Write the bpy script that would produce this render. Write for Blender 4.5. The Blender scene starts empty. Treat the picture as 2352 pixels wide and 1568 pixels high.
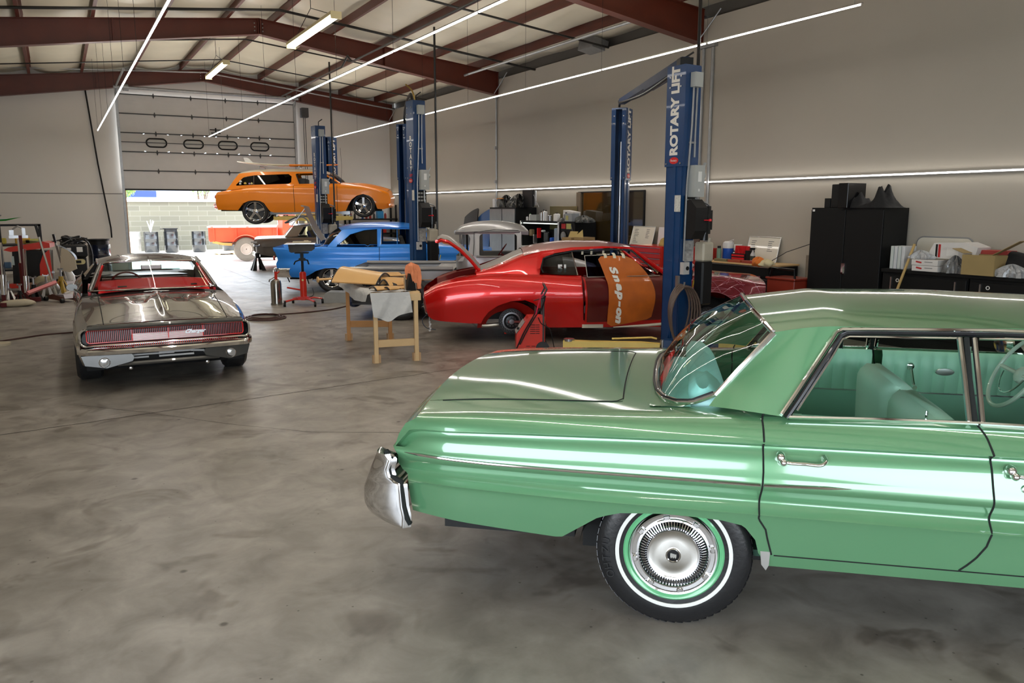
import bpy,math,random
import numpy as np
from mathutils import Matrix,Vector
random.seed(7)
PI=math.pi
scn=bpy.context.scene
COL=scn.collection
def R(a):return math.radians(a)
# ---------------------------------------------------------------- camera
cam_d=bpy.data.cameras.new('camera');cam=bpy.data.objects.new('camera',cam_d);COL.objects.link(cam)
cam_d.sensor_width=36.0;cam_d.lens=36.0*1800/2352;cam_d.clip_end=400;cam_d.clip_start=0.05
cam.location=(0,0,1.9);cam.rotation_euler=(R(90-9.68),0,R(-29.88))
scn.camera=cam
# ---------------------------------------------------------------- colour management
vs=scn.view_settings
vs.view_transform='Standard';vs.look='None';vs.gamma=1.0;vs.use_curve_mapping=False
vs.exposure=0.3
# ---------------------------------------------------------------- sky, sun, daylight openings
SKY=6.5
w=bpy.data.worlds.new('sky');scn.world=w;w.use_nodes=True
nt=w.node_tree;nt.nodes.clear()
wo=nt.nodes.new('ShaderNodeOutputWorld');bg=nt.nodes.new('ShaderNodeBackground')
bg.inputs[0].default_value=(0.82,0.91,1.0,1);bg.inputs[1].default_value=SKY
nt.links.new(bg.outputs[0],wo.inputs[0])
sd=bpy.data.lights.new('sun','SUN');sd.energy=10.0;sd.angle=R(0.6);sd.color=(1,.95,.86)
so=bpy.data.objects.new('sun',sd);COL.objects.link(so)
so.rotation_euler=Vector((0.22,0.30,1.0)).to_track_quat('Z','Y').to_euler()
def portal(loc,aim,sx,sy):
 l=bpy.data.lights.new('daylight_portal','AREA');l.shape='RECTANGLE';l.size=sx;l.size_y=sy
 l.cycles.is_portal=True
 o=bpy.data.objects.new('daylight_portal',l);COL.objects.link(o);o.location=loc
 o.rotation_euler=Vector(aim).to_track_quat('-Z','Y').to_euler()
XL,XR,YB,YF=-2.6,10.54,27.1,-5.2
XRIDGE=4.35
portal((4.5,YB+.3,1.25),(0,-1,0),5.2,2.4)
portal((XL-.2,-1.4,1.55),(1,0,0),7.2,3.1)
portal((.9,YF-.2,1.55),(0,1,0),6.6,3.1)
# hanging LED battens (each lit strip carries its own long lamp; the batten itself is built further down)
def strip_lamp(p0,p1,energy,width=.03,aim=(0,0,-1),colr=(1,.92,.82)):
 p0=Vector(p0);p1=Vector(p1)
 l=bpy.data.lights.new('strip_lamp','AREA');l.shape='RECTANGLE'
 l.size=(p1-p0).length;l.size_y=width;l.energy=energy;l.color=colr
 o=bpy.data.objects.new('strip_lamp',l);COL.objects.link(o);o.location=(p0+p1)/2
 zax=-Vector(aim).normalized();xax=(p1-p0).normalized();yax=zax.cross(xax)
 m=Matrix((xax,yax,zax)).transposed().to_4x4();m.translation=(p0+p1)/2
 o.matrix_world=m
# ---------------------------------------------------------------- mesh helpers
class M:
 def __init__(s):s.v=[];s.f=[];s.T=None
 def add(s,verts,faces):
  b=len(s.v)
  if s.T is not None:verts=[tuple(s.T @ Vector(p)) for p in verts]
  s.v+=[tuple(p) for p in verts];s.f+=[tuple(b+i for i in f) for f in faces];return s
 def box(s,c,d,rot=None,bev=0):
  hx,hy,hz=d[0]/2,d[1]/2,d[2]/2
  if bev:
   b=min(bev,hx*.9,hy*.9,hz*.9);vs_=[]
   pts=[]
   for sx in (-1,1):
    for sy in (-1,1):
     for sz in (-1,1):
      pts+=[(sx*(hx-b),sy*(hy-b),sz*hz),(sx*(hx-b),sy*hy,sz*(hz-b)),(sx*hx,sy*(hy-b),sz*(hz-b))]
   def idx(sx,sy,sz,k):return (((sx>0)*4+(sy>0)*2+(sz>0))*3)+k
   F=[]
   for z in (-1,1):F.append([idx(-1,-1,z,0),idx(1,-1,z,0),idx(1,1,z,0),idx(-1,1,z,0)][::z])
   for y in (-1,1):F.append([idx(-1,y,-1,1),idx(-1,y,1,1),idx(1,y,1,1),idx(1,y,-1,1)][::y])
   for x in (-1,1):F.append([idx(x,-1,-1,2),idx(x,1,-1,2),idx(x,1,1,2),idx(x,-1,1,2)][::x])
   for y in (-1,1):
    for z in (-1,1):F.append([idx(-1,y,z,0),idx(1,y,z,0),idx(1,y,z,1),idx(-1,y,z,1)])
   for x in (-1,1):
    for z in (-1,1):F.append([idx(x,-1,z,0),idx(x,1,z,0),idx(x,1,z,2),idx(x,-1,z,2)])
   for x in (-1,1):
    for y in (-1,1):F.append([idx(x,y,-1,1),idx(x,y,1,1),idx(x,y,1,2),idx(x,y,-1,2)])
   for x in (-1,1):
    for y in (-1,1):
     for z in (-1,1):F.append([idx(x,y,z,0),idx(x,y,z,1),idx(x,y,z,2)])
   v=pts
  else:
   v=[(x,y,z) for x in (-hx,hx) for y in (-hy,hy) for z in (-hz,hz)]
   F=[(0,1,3,2),(4,6,7,5),(0,4,5,1),(2,3,7,6),(0,2,6,4),(1,5,7,3)]
  if rot is not None:
   Rm=rot if isinstance(rot,Matrix) else (Matrix.Rotation(rot[2],3,'Z') @ Matrix.Rotation(rot[1],3,'Y') @ Matrix.Rotation(rot[0],3,'X'))
   v=[tuple(Rm @ Vector(p)) for p in v]
  return s.add([(p[0]+c[0],p[1]+c[1],p[2]+c[2]) for p in v],F)
 def cyl(s,p0,p1,r0,r1=None,n=14,caps=True):
  r1=r0 if r1 is None else r1
  p0=Vector(p0);p1=Vector(p1);d=(p1-p0).normalized()
  a=Vector((0,0,1)) if abs(d.z)<.9 else Vector((1,0,0));u=d.cross(a).normalized();w_=d.cross(u)
  v=[]
  for k in range(n):
   t=2*PI*k/n;e=u*math.cos(t)+w_*math.sin(t);v+=[tuple(p0+e*r0),tuple(p1+e*r1)]
  F=[(2*k,2*((k+1)%n),2*((k+1)%n)+1,2*k+1) for k in range(n)]
  if caps:F+=[tuple(2*k for k in range(n))[::-1],tuple(2*k+1 for k in range(n))]
  return s.add(v,F)
 def tube(s,pts,r,n=8,closed=False,flat=1.0):
  pts=[Vector(p) for p in pts];N=len(pts);v=[];prev=None
  for i,p in enumerate(pts):
   if closed:d=pts[(i+1)%N]-pts[i-1]
   else:d=pts[min(i+1,N-1)]-pts[max(i-1,0)]
   d=d.normalized() if d.length>1e-9 else Vector((1,0,0))
   if prev is None:
    a=Vector((0,0,1)) if abs(d.z)<.9 else Vector((1,0,0));u=d.cross(a).normalized()
   else:u=(prev-d*prev.dot(d)).normalized()
   prev=u;w_=d.cross(u);rr=r[i] if isinstance(r,(list,tuple)) else r
   for k in range(n):
    t=2*PI*k/n;v.append(tuple(p+u*math.cos(t)*rr+w_*math.sin(t)*rr*flat))
  F=[]
  for i in range(N if closed else N-1):
   for k in range(n):
    a=i*n+k;b=i*n+(k+1)%n;j=(i+1)%N
    F.append((a,b,j*n+(k+1)%n,j*n+k))
  if not closed:F+=[tuple(range(n))[::-1],tuple((N-1)*n+k for k in range(n))]
  return s.add(v,F)
 def lathe(s,prof,n=32,mat=None,caps=False):
  v=[]
  for r,h in prof:
   for k in range(n):t=2*PI*k/n;v.append((r*math.cos(t),r*math.sin(t),h))
  F=[]
  for i in range(len(prof)-1):
   for k in range(n):F.append((i*n+k,i*n+(k+1)%n,(i+1)*n+(k+1)%n,(i+1)*n+k))
  if caps:F+=[tuple(range(n))[::-1],tuple((len(prof)-1)*n+k for k in range(n))]
  if mat is not None:v=[tuple(mat @ Vector(p)) for p in v]
  return s.add(v,F)
 def grid(s,nu,nv,fn,cu=False):
  v=[fn(i/(nu-(0 if cu else 1)),j/(nv-1)) for i in range(nu) for j in range(nv)]
  F=[]
  for i in range(nu if cu else nu-1):
   for j in range(nv-1):
    a=i*nv+j;b=((i+1)%nu)*nv+j;F.append((a,b,b+1,a+1))
  return s.add(v,F)
 def rows(s,L):
  n=len(L[0]);v=[p for r in L for p in r]
  F=[(i*n+j,(i+1)*n+j,(i+1)*n+j+1,i*n+j+1) for i in range(len(L)-1) for j in range(n-1)]
  return s.add(v,F)
 def prism(s,pts,fn,t):
  n=len(pts);v=[fn(a,b,0) for a,b in pts]+[fn(a,b,t) for a,b in pts]
  F=[tuple(range(n)),tuple(range(n,2*n))[::-1]]+[(i,i+n,(i+1)%n+n,(i+1)%n) for i in range(n)]
  return s.add(v,F)
 def build(s,name,mat,parent=None,smooth=35,fix=True,loc=None):
  me=bpy.data.meshes.new(name);me.from_pydata(s.v,[],s.f)
  if fix:
   import bmesh
   bm=bmesh.new();bm.from_mesh(me)
   bmesh.ops.remove_doubles(bm,verts=bm.verts,dist=1e-5)
   bmesh.ops.dissolve_degenerate(bm,edges=bm.edges,dist=1e-6)
   bmesh.ops.recalc_face_normals(bm,faces=bm.faces)
   bm.to_mesh(me);bm.free()
  if smooth:
   me.polygons.foreach_set('use_smooth',[True]*len(me.polygons))
   me.set_sharp_from_angle(angle=R(smooth))
  me.materials.append(mat)
  o=bpy.data.objects.new(name,me);COL.objects.link(o)
  if parent is not None:o.parent=parent
  if loc:o.location=loc
  return o
def tag(o,label=None,cat=None,group=None,kind=None):
 if label:o['label']=label
 if cat:o['category']=cat
 if group:o['group']=group
 if kind:o['kind']=kind
 return o
def thing(name,label,cat,loc=(0,0,0),rz=0,group=None):
 o=bpy.data.objects.new(name,None);COL.objects.link(o);o.location=loc;o.rotation_euler=(0,0,rz)
 o.empty_display_size=.1
 return tag(o,label,cat,group)
def struct(o):o['kind']='structure';return o
def copy_tree(o,parent=None):
 c=o.copy();COL.objects.link(c)
 if parent is not None:c.parent=parent
 for ch in list(o.children):copy_tree(ch,c)
 return c
def text(body,size,T,mat,name,parent=None,ext=.002,align='CENTER',spacing=1.0,shear=0,bold=0,sx=1.0):
 cu=bpy.data.curves.new(name,'FONT');cu.body=body;cu.size=size;cu.extrude=ext;cu.align_x=align;cu.align_y='CENTER'
 cu.space_character=spacing;cu.shear=shear;cu.offset=bold;cu.resolution_u=3
 t=bpy.data.objects.new(name,cu);COL.objects.link(t)
 dg=bpy.context.evaluated_depsgraph_get();me=bpy.data.meshes.new_from_object(t.evaluated_get(dg))
 bpy.data.objects.remove(t);bpy.data.curves.remove(cu)
 me.transform(T @ Matrix.Diagonal((sx,1,1,1)));me.materials.clear();me.materials.append(mat)
 o=bpy.data.objects.new(name,me);COL.objects.link(o)
 if parent is not None:o.parent=parent
 return o
def frame(o,x,y):
 x=Vector(x).normalized();y=Vector(y).normalized();z=x.cross(y)
 m=Matrix((x,y,z)).transposed().to_4x4();m.translation=Vector(o);return m
def lin(P,x):
 if x<=P[0][0]:return P[0][1]
 for a,b in zip(P,P[1:]):
  if x<=b[0]:
   return a[1]+(b[1]-a[1])*((x-a[0])/(b[0]-a[0]) if b[0]>a[0] else 1)
 return P[-1][1]
def pch(P,x):
 n=len(P)
 if n==1 or x<=P[0][0]:return P[0][1]
 if x>=P[-1][0]:return P[-1][1]
 h=[P[i+1][0]-P[i][0] for i in range(n-1)];d=[(P[i+1][1]-P[i][1])/h[i] for i in range(n-1)]
 m=[d[0]]+[0 if d[i-1]*d[i]<=0 else 2*d[i-1]*d[i]/(d[i-1]+d[i]) for i in range(1,n-1)]+[d[-1]]
 for i in range(n-1):
  if x<=P[i+1][0]:
   t=(x-P[i][0])/h[i]
   return ((2*t**3-3*t*t+1)*P[i][1]+(t**3-2*t*t+t)*h[i]*m[i]+(-2*t**3+3*t*t)*P[i+1][1]+(t**3-t*t)*h[i]*m[i+1])
def spline(pts,k=6):
 out=[];n=len(pts)
 P=[Vector(p) for p in pts]
 for i in range(n-1):
  a=P[max(i-1,0)];b=P[i];c=P[i+1];d=P[min(i+2,n-1)]
  for j in range(k):
   t=j/k;out.append(tuple(.5*((2*b)+(c-a)*t+(2*a-5*b+4*c-d)*t*t+(3*b-a-3*c+d)*t**3)))
 out.append(tuple(P[-1]));return out
# ---------------------------------------------------------------- materials
MATS={}
def pm(name,col,rough=.5,metal=0.,coat=0.,var=.06,scale=6.,bump=0.,bscale=None,spec=.5,coat_rough=.03,rvar=0.,aniso=0.,coords='Object'):
 if name in MATS:return MATS[name]
 m=bpy.data.materials.new(name);m.use_nodes=True;n=m.node_tree;b=n.nodes['Principled BSDF']
 b.inputs['Roughness'].default_value=rough;b.inputs['Metallic'].default_value=metal
 b.inputs['Specular IOR Level'].default_value=spec
 if coat:b.inputs['Coat Weight'].default_value=coat;b.inputs['Coat Roughness'].default_value=coat_rough
 tc=n.nodes.new('ShaderNodeTexCoord')
 nz=n.nodes.new('ShaderNodeTexNoise');nz.inputs['Scale'].default_value=scale;nz.inputs['Detail'].default_value=5
 n.links.new(tc.outputs[coords],nz.inputs['Vector'])
 mx=n.nodes.new('ShaderNodeMix');mx.data_type='RGBA'
 mx.inputs['A'].default_value=tuple(max(0,c*(1-var)) for c in col)+(1,);mx.inputs['B'].default_value=tuple(min(1,c*(1+var)) for c in col)+(1,)
 n.links.new(nz.outputs['Fac'],mx.inputs['Factor']);n.links.new(mx.outputs['Result'],b.inputs['Base Color'])
 if rvar:
  mr=n.nodes.new('ShaderNodeMapRange');mr.inputs['To Min'].default_value=max(0,rough-rvar);mr.inputs['To Max'].default_value=min(1,rough+rvar)
  n.links.new(nz.outputs['Fac'],mr.inputs['Value']);n.links.new(mr.outputs['Result'],b.inputs['Roughness'])
 if bump:
  nb=n.nodes.new('ShaderNodeTexNoise');nb.inputs['Scale'].default_value=bscale or scale*4;nb.inputs['Detail'].default_value=6
  n.links.new(tc.outputs[coords],nb.inputs['Vector'])
  bp=n.nodes.new('ShaderNodeBump');bp.inputs['Strength'].default_value=bump;bp.inputs['Distance'].default_value=.02
  n.links.new(nb.outputs['Fac'],bp.inputs['Height']);n.links.new(bp.outputs['Normal'],b.inputs['Normal'])
 MATS[name]=m;return m
def glass(name,tint=(1,1,1),refl=1.0,rough=.0,ior=1.45):
 if name in MATS:return MATS[name]
 m=bpy.data.materials.new(name);m.use_nodes=True;n=m.node_tree;n.nodes.clear()
 o=n.nodes.new('ShaderNodeOutputMaterial');t=n.nodes.new('ShaderNodeBsdfTransparent');g=n.nodes.new('ShaderNodeBsdfGlossy')
 g.inputs['Roughness'].default_value=rough;fr=n.nodes.new('ShaderNodeFresnel');fr.inputs['IOR'].default_value=ior
 tc=n.nodes.new('ShaderNodeTexCoord');nz=n.nodes.new('ShaderNodeTexNoise');nz.inputs['Scale'].default_value=3
 n.links.new(tc.outputs['Object'],nz.inputs['Vector'])
 mc=n.nodes.new('ShaderNodeMix');mc.data_type='RGBA';mc.inputs['A'].default_value=tuple(c*.97 for c in tint)+(1,);mc.inputs['B'].default_value=tuple(tint)+(1,)
 n.links.new(nz.outputs['Fac'],mc.inputs['Factor']);n.links.new(mc.outputs['Result'],t.inputs['Color'])
 ml=n.nodes.new('ShaderNodeMath');ml.operation='MULTIPLY';ml.inputs[1].default_value=refl
 n.links.new(fr.outputs[0],ml.inputs[0])
 mx=n.nodes.new('ShaderNodeMixShader');n.links.new(ml.outputs[0],mx.inputs[0]);n.links.new(t.outputs[0],mx.inputs[1]);n.links.new(g.outputs[0],mx.inputs[2])
 n.links.new(mx.outputs[0],o.inputs[0]);MATS[name]=m;return m
def emit(name,col,st):
 if name in MATS:return MATS[name]
 m=bpy.data.materials.new(name);m.use_nodes=True;n=m.node_tree;n.nodes.clear()
 o=n.nodes.new('ShaderNodeOutputMaterial');e=n.nodes.new('ShaderNodeEmission');e.inputs[0].default_value=tuple(col)+(1,);e.inputs[1].default_value=st
 tc=n.nodes.new('ShaderNodeTexCoord');nz=n.nodes.new('ShaderNodeTexNoise');nz.inputs['Scale'].default_value=20
 n.links.new(tc.outputs['Object'],nz.inputs['Vector'])
 mr=n.nodes.new('ShaderNodeMapRange');mr.inputs['To Min'].default_value=st*.9;mr.inputs['To Max'].default_value=st*1.1
 n.links.new(nz.outputs['Fac'],mr.inputs['Value']);n.links.new(mr.outputs['Result'],e.inputs[1])
 n.links.new(e.outputs[0],o.inputs[0]);MATS[name]=m;return m
blk=pm('black_plastic',(.009,.009,.010),.45,spec=.3)
blkm=pm('black_paint',(.006,.006,.007),.25,coat=.2,spec=.3)
dark=pm('dark_void',(.006,.006,.006),.8)
rub=pm('rubber',(.018,.018,.019),.42,bump=.1,bscale=60)
chrome=pm('chrome',(.88,.88,.9),.06,1.,var=.02)
steel=pm('bare_steel',(.42,.42,.43),.3,.9,var=.15,rvar=.1)
alum=pm('brushed_aluminium',(.62,.61,.6),.28,1.,var=.05)
galv=pm('galvanised_steel',(.38,.39,.4),.42,.8,var=.2,scale=12)
redp=pm('red_enamel',(.62,.03,.015),.28,coat=.4)
white=pm('white_paint',(.78,.78,.76),.5)
whitep=pm('white_plastic',(.7,.7,.7),.35)
card=pm('cardboard',(.36,.24,.11),.8,var=.12)
wood=pm('raw_pine',(.66,.46,.24),.6,var=.16,scale=3,bump=.08)
LED=emit('led_tube',(1,.97,.95),14)
# ================================================================ the room
# --- floor
def floor_mat():
 m=bpy.data.materials.new('polished_concrete');m.use_nodes=True;n=m.node_tree;b=n.nodes['Principled BSDF'];L=n.links.new
 tc=n.nodes.new('ShaderNodeTexCoord')
 def noise(sc,det=6,dist=0.,rough=.6):
  z=n.nodes.new('ShaderNodeTexNoise');z.inputs['Scale'].default_value=sc;z.inputs['Detail'].default_value=det
  z.inputs['Distortion'].default_value=dist;z.inputs['Roughness'].default_value=rough;L(tc.outputs['Object'],z.inputs['Vector']);return z
 def ramp(src,a,b_,ca,cb):
  r=n.nodes.new('ShaderNodeValToRGB');r.color_ramp.elements[0].position=a;r.color_ramp.elements[1].position=b_
  r.color_ramp.elements[0].color=tuple(ca)+(1,);r.color_ramp.elements[1].color=tuple(cb)+(1,);L(src,r.inputs[0]);return r
 def mul(a,b_,f=1.):
  x=n.nodes.new('ShaderNodeMix');x.data_type='RGBA';x.blend_type='MULTIPLY';x.inputs['Factor'].default_value=f;L(a,x.inputs['A']);L(b_,x.inputs['B']);return x.outputs['Result']
 base=ramp(noise(.55,8,.6).outputs['Fac'],.3,.72,(.21,.19,.165),(.37,.345,.31)).outputs[0]
 mott=ramp(noise(3.2,9,.4).outputs['Fac'],.32,.68,(.62,.60,.58),(1.15,1.14,1.12)).outputs[0]
 blot=ramp(noise(1.5,3,1.2).outputs['Fac'],.56,.66,(1,1,1),(.50,.47,.44)).outputs[0]
 vo=n.nodes.new('ShaderNodeTexVoronoi');vo.inputs['Scale'].default_value=2.6;L(tc.outputs['Object'],vo.inputs['Vector'])
 nz=noise(9,3)
 ad=n.nodes.new('ShaderNodeMath');ad.operation='MULTIPLY_ADD';L(nz.outputs['Fac'],ad.inputs[0]);ad.inputs[1].default_value=.06;L(vo.outputs['Distance'],ad.inputs[2])
 spot=ramp(ad.outputs[0],.060,.095,(.22,.20,.19),(1,1,1)).outputs[0]
 vo2=n.nodes.new('ShaderNodeTexVoronoi');vo2.inputs['Scale'].default_value=9.;L(tc.outputs['Object'],vo2.inputs['Vector'])
 ad2=n.nodes.new('ShaderNodeMath');ad2.operation='MULTIPLY_ADD';L(nz.outputs['Fac'],ad2.inputs[0]);ad2.inputs[1].default_value=.10;L(vo2.outputs['Distance'],ad2.inputs[2])
 spk=ramp(ad2.outputs[0],.085,.115,(.25,.23,.21),(1,1,1)).outputs[0]
 c=mul(mul(mul(mul(base,mott),blot,.8),spot,.9),spk,.8)
 L(c,b.inputs['Base Color'])
 rr=n.nodes.new('ShaderNodeMapRange');rr.inputs['To Min'].default_value=.28;rr.inputs['To Max'].default_value=.55
 L(noise(2.1,8,.8).outputs['Fac'],rr.inputs['Value']);L(rr.outputs['Result'],b.inputs['Roughness'])
 b.inputs['Specular IOR Level'].default_value=.5
 bp=n.nodes.new('ShaderNodeBump');bp.inputs['Strength'].default_value=.06;bp.inputs['Distance'].default_value=.01
 L(noise(30,6).outputs['Fac'],bp.inputs['Height']);L(bp.outputs['Normal'],b.inputs['Normal'])
 return m
mfloor=floor_mat()
m_=M();m_.box(((XL+XR)/2,(YB+YF)/2,-.1),(XR-XL+.4,YB-YF,.2));f_=struct(m_.build('floor',mfloor,smooth=0))
# control joints and a wandering crack: dark filler strips set in the slab
mj=pm('joint_filler',(.05,.045,.04),.9)
def joint(pts,wd=.008,nm='trim_1'):
 m=M();
 for a,b in zip(pts,pts[1:]):
  d=Vector((b[0]-a[0],b[1]-a[1],0));n_=Vector((-d.y,d.x,0)).normalized()*wd/2
  m.add([(a[0]-n_.x,a[1]-n_.y,.0015),(b[0]-n_.x,b[1]-n_.y,.0015),(b[0]+n_.x,b[1]+n_.y,.0015),(a[0]+n_.x,a[1]+n_.y,.0015)],[(0,1,2,3)])
 struct(m.build(nm,mj,smooth=0,fix=False))
rnd=random.Random(3)
joint([(x,7.72+(x+.6)*.125+rnd.uniform(-.012,.012)) for x in np.linspace(XL,10.4,120)],.012,'trim_1')
joint([(4.45,y) for y in np.linspace(18,YB,30)],.008,'trim_2')
joint([(x,19.15) for x in np.linspace(XL,10.4,10)],.008,'trim_3')
joint([(0.05,8.55),(.6,7.9),(1.2,7.1),(1.75,6.5),(2.6,6.0),(3.3,5.4)],.005,'trim_4')
# --- walls
mwall=pm('painted_wall',(.43,.395,.335),.55,var=.07,scale=.7,bump=.06,bscale=3,spec=.35)
mrear=pm('painted_wall_bright',(.74,.71,.67),.6,var=.05,scale=.5,bump=.05,bscale=3,spec=.3)  # wall paint lightened to stand in for the brighter light at the back
WT=5.28
m_=M();m_.box((XR+.1,(YB+YF)/2,WT/2),(.2,YB-YF,WT));struct(m_.build('wall_right',mwall,smooth=0))
# recessed wall, coloured dark to stand in for the gap's shade, between the wall top and the roof, with the column stubs
m_=M();m_.box((XR+.32,(YB+YF)/2,3.1),(.1,YB-YF+.4,6.2));struct(m_.build('wall_right_upper',pm('dark_gap_wall',(.10,.09,.08),.7),smooth=0))
DX0,DX1,DZ1=1.88,7.12,5.25
m_=M()
m_.box(((XL-.2+DX0)/2,YB+.1,3.05),(DX0-XL+.2,.2,6.1));m_.box(((XR+.2+DX1)/2,YB+.1,3.0),(XR+.2-DX1,.2,6.0));m_.box(((DX0+DX1)/2,YB+.1,(DZ1+6.4)/2),(DX1-DX0,.2,6.4-DZ1))
struct(m_.build('wall_back',mrear,smooth=0))
joint([],0) if False else None
m_=M();m_.box(((XL+DX0)/2,YB-.003,2.32),(DX0-XL,.008,.018));m_.box(((XR+DX1)/2,YB-.003,2.32),(XR-DX1,.008,.018));struct(m_.build('trim_5',pm('panel_seam',(.12,.115,.11),.8),smooth=0))
# left and front walls: unseen openings, placed and sized for daylight reflecting on the sedan
m_=M()
m_.box((XL-.1,(2.2+YB)/2,2.85),(.2,YB-2.2,5.7));m_.box((XL-.1,(YF-5.0)/2,2.85),(.2,-5.0-YF,5.7));m_.box((XL-.1,-1.4,4.4),(.2,7.2,2.6))
struct(m_.build('wall_left',mwall,smooth=0))
m_=M()
m_.box((XL,YF-.1,3.1),(.4,.2,6.2));m_.box(((4.2+XR+.2)/2,YF-.1,3.1),(XR+.2-4.2,.2,6.2));m_.box((.9,YF-.1,4.65),(6.6,.2,3.1))
struct(m_.build('wall_front',mwall,smooth=0))
# --- roof
def zroof(x):return 6.36-abs(x-XRIDGE)*.108
red_iron=pm('red_oxide_primer',(.105,.018,.007),.45,var=.35,scale=2.5,coat=.1)
ins=pm('insulation_vinyl',(.74,.69,.55),.42,var=.12,scale=1.2,bump=.35,bscale=2.2,spec=.4)
pur_x=[-1.62,-.30,1.02,2.36,3.70,4.72,6.05,7.38,8.72,10.0]
edges_x=[XL-.25]+pur_x+[XR+.4]
m_=M();ys=np.linspace(YF-.2,YB+.2,150)
for a,b in zip(edges_x,edges_x[1:]):
 rr=random.Random(int(a*100));ph=rr.uniform(0,6)
 def fn(u,v,a=a,b=b,ph=ph):
  x=a+(b-a)*u;y=ys[int(round(v*(len(ys)-1)))]
  k=(y%1.55)/1.55;fold=-.045*math.exp(-((k-.5)/.07)**2)+.02*math.sin(y*3.1+ph)
  s=math.sin(PI*u)**.6
  return (x,y,zroof(x)-.02-s*(.12+.03*math.sin(y*1.1+ph))+fold*s*math.sin(PI*u))
 m_.grid(9,len(ys),fn)
struct(m_.build('ceiling',ins,smooth=60))
m_=M()
for sx in (-1,1):
 xe=XR+.4 if sx>0 else XL-.25
 m_.add([(XRIDGE,YF-.3,zroof(XRIDGE)+.06),(xe,YF-.3,zroof(xe)+.06),(xe,YB+.3,zroof(xe)+.06),(XRIDGE,YB+.3,zroof(XRIDGE)+.06)],[(0,1,2,3)])
struct(m_.build('roof_deck',galv,smooth=0))
# purlins: Z sections, whole length
ords=['leftmost','second','third','fourth','fifth','sixth','seventh','eighth','ninth','rightmost']
for i,x in enumerate(pur_x):
 m=M();z=zroof(x)-.03
 m.box((x,(YB+YF)/2,z-.1),(.012,YB-YF,.2));m.box((x-.03,(YB+YF)/2,z-.2),(.06,YB-YF,.012));m.box((x+.03,(YB+YF)/2,z),(.06,YB-YF,.012));m.box((x-.058,(YB+YF)/2,z-.19),(.008,YB-YF,.03))
 o=m.build('roof_purlin',red_iron,smooth=0)
 tag(o,'dark red steel roof purlin running toward the rear door, %s counted from the left'%ords[i],'purlin')
# tapered gable frames
def gable(y,label):
 root=thing('roof_frame',label,'roof beam',(0,y,0))
 for sx,xe in ((-1,XL),(1,XR)):
  m=M();N=14;dz=.34
  top=lambda x:zroof(x)-.235
  def dep(x):
   t=abs(x-XRIDGE)/(XR-XRIDGE);return .33+.25*t
  xs=np.linspace(XRIDGE,xe,N)
  for k in range(N-1):
   a,b=xs[k],xs[k+1]
   for zz,th,wd in ((0,.014,.2),(1,.014,.2)):
    pa=top(a)-zz*dep(a);pb=top(b)-zz*dep(b)
    m.add([(a,-wd/2,pa),(b,-wd/2,pb),(b,wd/2,pb),(a,wd/2,pa),(a,-wd/2,pa-th),(b,-wd/2,pb-th),(b,wd/2,pb-th),(a,wd/2,pa-th)],[(0,1,2,3),(4,5,6,7),(0,1,5,4),(3,2,6,7)])
   m.add([(a,0,top(a)),(b,0,top(b)),(b,0,top(b)-dep(b)),(a,0,top(a)-dep(a))],[(0,1,2,3)])
  for xx in (xe-sx*.02,XRIDGE+sx*.02,XRIDGE+sx*3):
   m.box((xx,0,top(xx)-dep(xx)/2),(.015,.2,dep(xx)))
  m.build('rafter',red_iron,root,smooth=0,fix=False)
  if sx>0:
   m=M();m.box((xe+.16,0,2.7),(.26,.2,5.3));m.build('column',galv,root,smooth=0)
   m=M();m.tube([(xe-.15,-.12,top(xe)-dep(xe)+.02),(xe+.05,-.45,top(xe)-.05)],.012,6);m.build('flange_brace',galv,root)
 m=M()
 for dx in (-.09,.09):
  for k in range(4):m.cyl((XRIDGE+dx,-.03,5.78+k*.08),(XRIDGE+dx,.03,5.78+k*.08),.014,n=6)
 m.build('bolt',steel,root)
gable(26.85,'dark red tapered roof frame above the rear roll-up door')
gable(19.15,'dark red tapered roof frame across the middle of the ceiling, second from the rear door')
gable(11.4,'dark red tapered roof frame nearest the camera, meeting the right wall above the front lift')
# wall box ducts at the eave beyond the wall
m_=M();m_.box((XR-.12,14.6,5.36),(.4,.55,.22),rot=(0,.2,0));tag(m_.build('duct_box',galv,smooth=0),'grey metal box tucked on top of the right wall between two roof frames','duct')
# sprinkler / gas pipes under the roof, conduits and tie rods
pipe_m=pm('dark_pipe',(.02,.018,.017),.35,.3)
def pipe(pts,r,label,mat=pipe_m,name='overhead_pipe',cat='pipe',n=8):
 m=M();m.tube(pts,r,n);return tag(m.build(name,mat),label,cat)
pipe([(XL,20.6,zroof(XL)-.42),(XRIDGE,20.6,zroof(XRIDGE)-.42),(XR,20.6,zroof(XR)-.42)],.018,'thin dark pipe crossing the roof just behind the middle roof frame')
pipe([(XL,17.2,zroof(XL)-.44),(XRIDGE,17.2,zroof(XRIDGE)-.44),(XR,17.2,zroof(XR)-.44)],.028,'dark pipe crossing the roof in front of the middle roof frame')
pipe([(XL,23.8,zroof(XL)-.4),(XRIDGE,23.8,zroof(XRIDGE)-.4),(XR,23.8,zroof(XR)-.4)],.016,'thin dark pipe crossing the roof nearest the rear door')
pipe([(XL,14.2,zroof(XL)-.42),(XRIDGE,14.2,zroof(XRIDGE)-.42),(XR,14.2,zroof(XR)-.42)],.022,'dark pipe crossing the roof above the far lifts, nearest the camera')
pipe([(5.9,23.5,5.05),(5.9,18,5.05),(5.9,17.6,5.22),(5.9,17.3,5.05),(5.9,9,5.05)],.022,'dark pipe hanging below the roof and running toward the rear door')
pipe([(XL,26.5,5.62),(XRIDGE,26.5,6.0),(XR,26.5,5.25)],.022,'pale conduit bowed along the top of the rear wall',galv)
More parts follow.
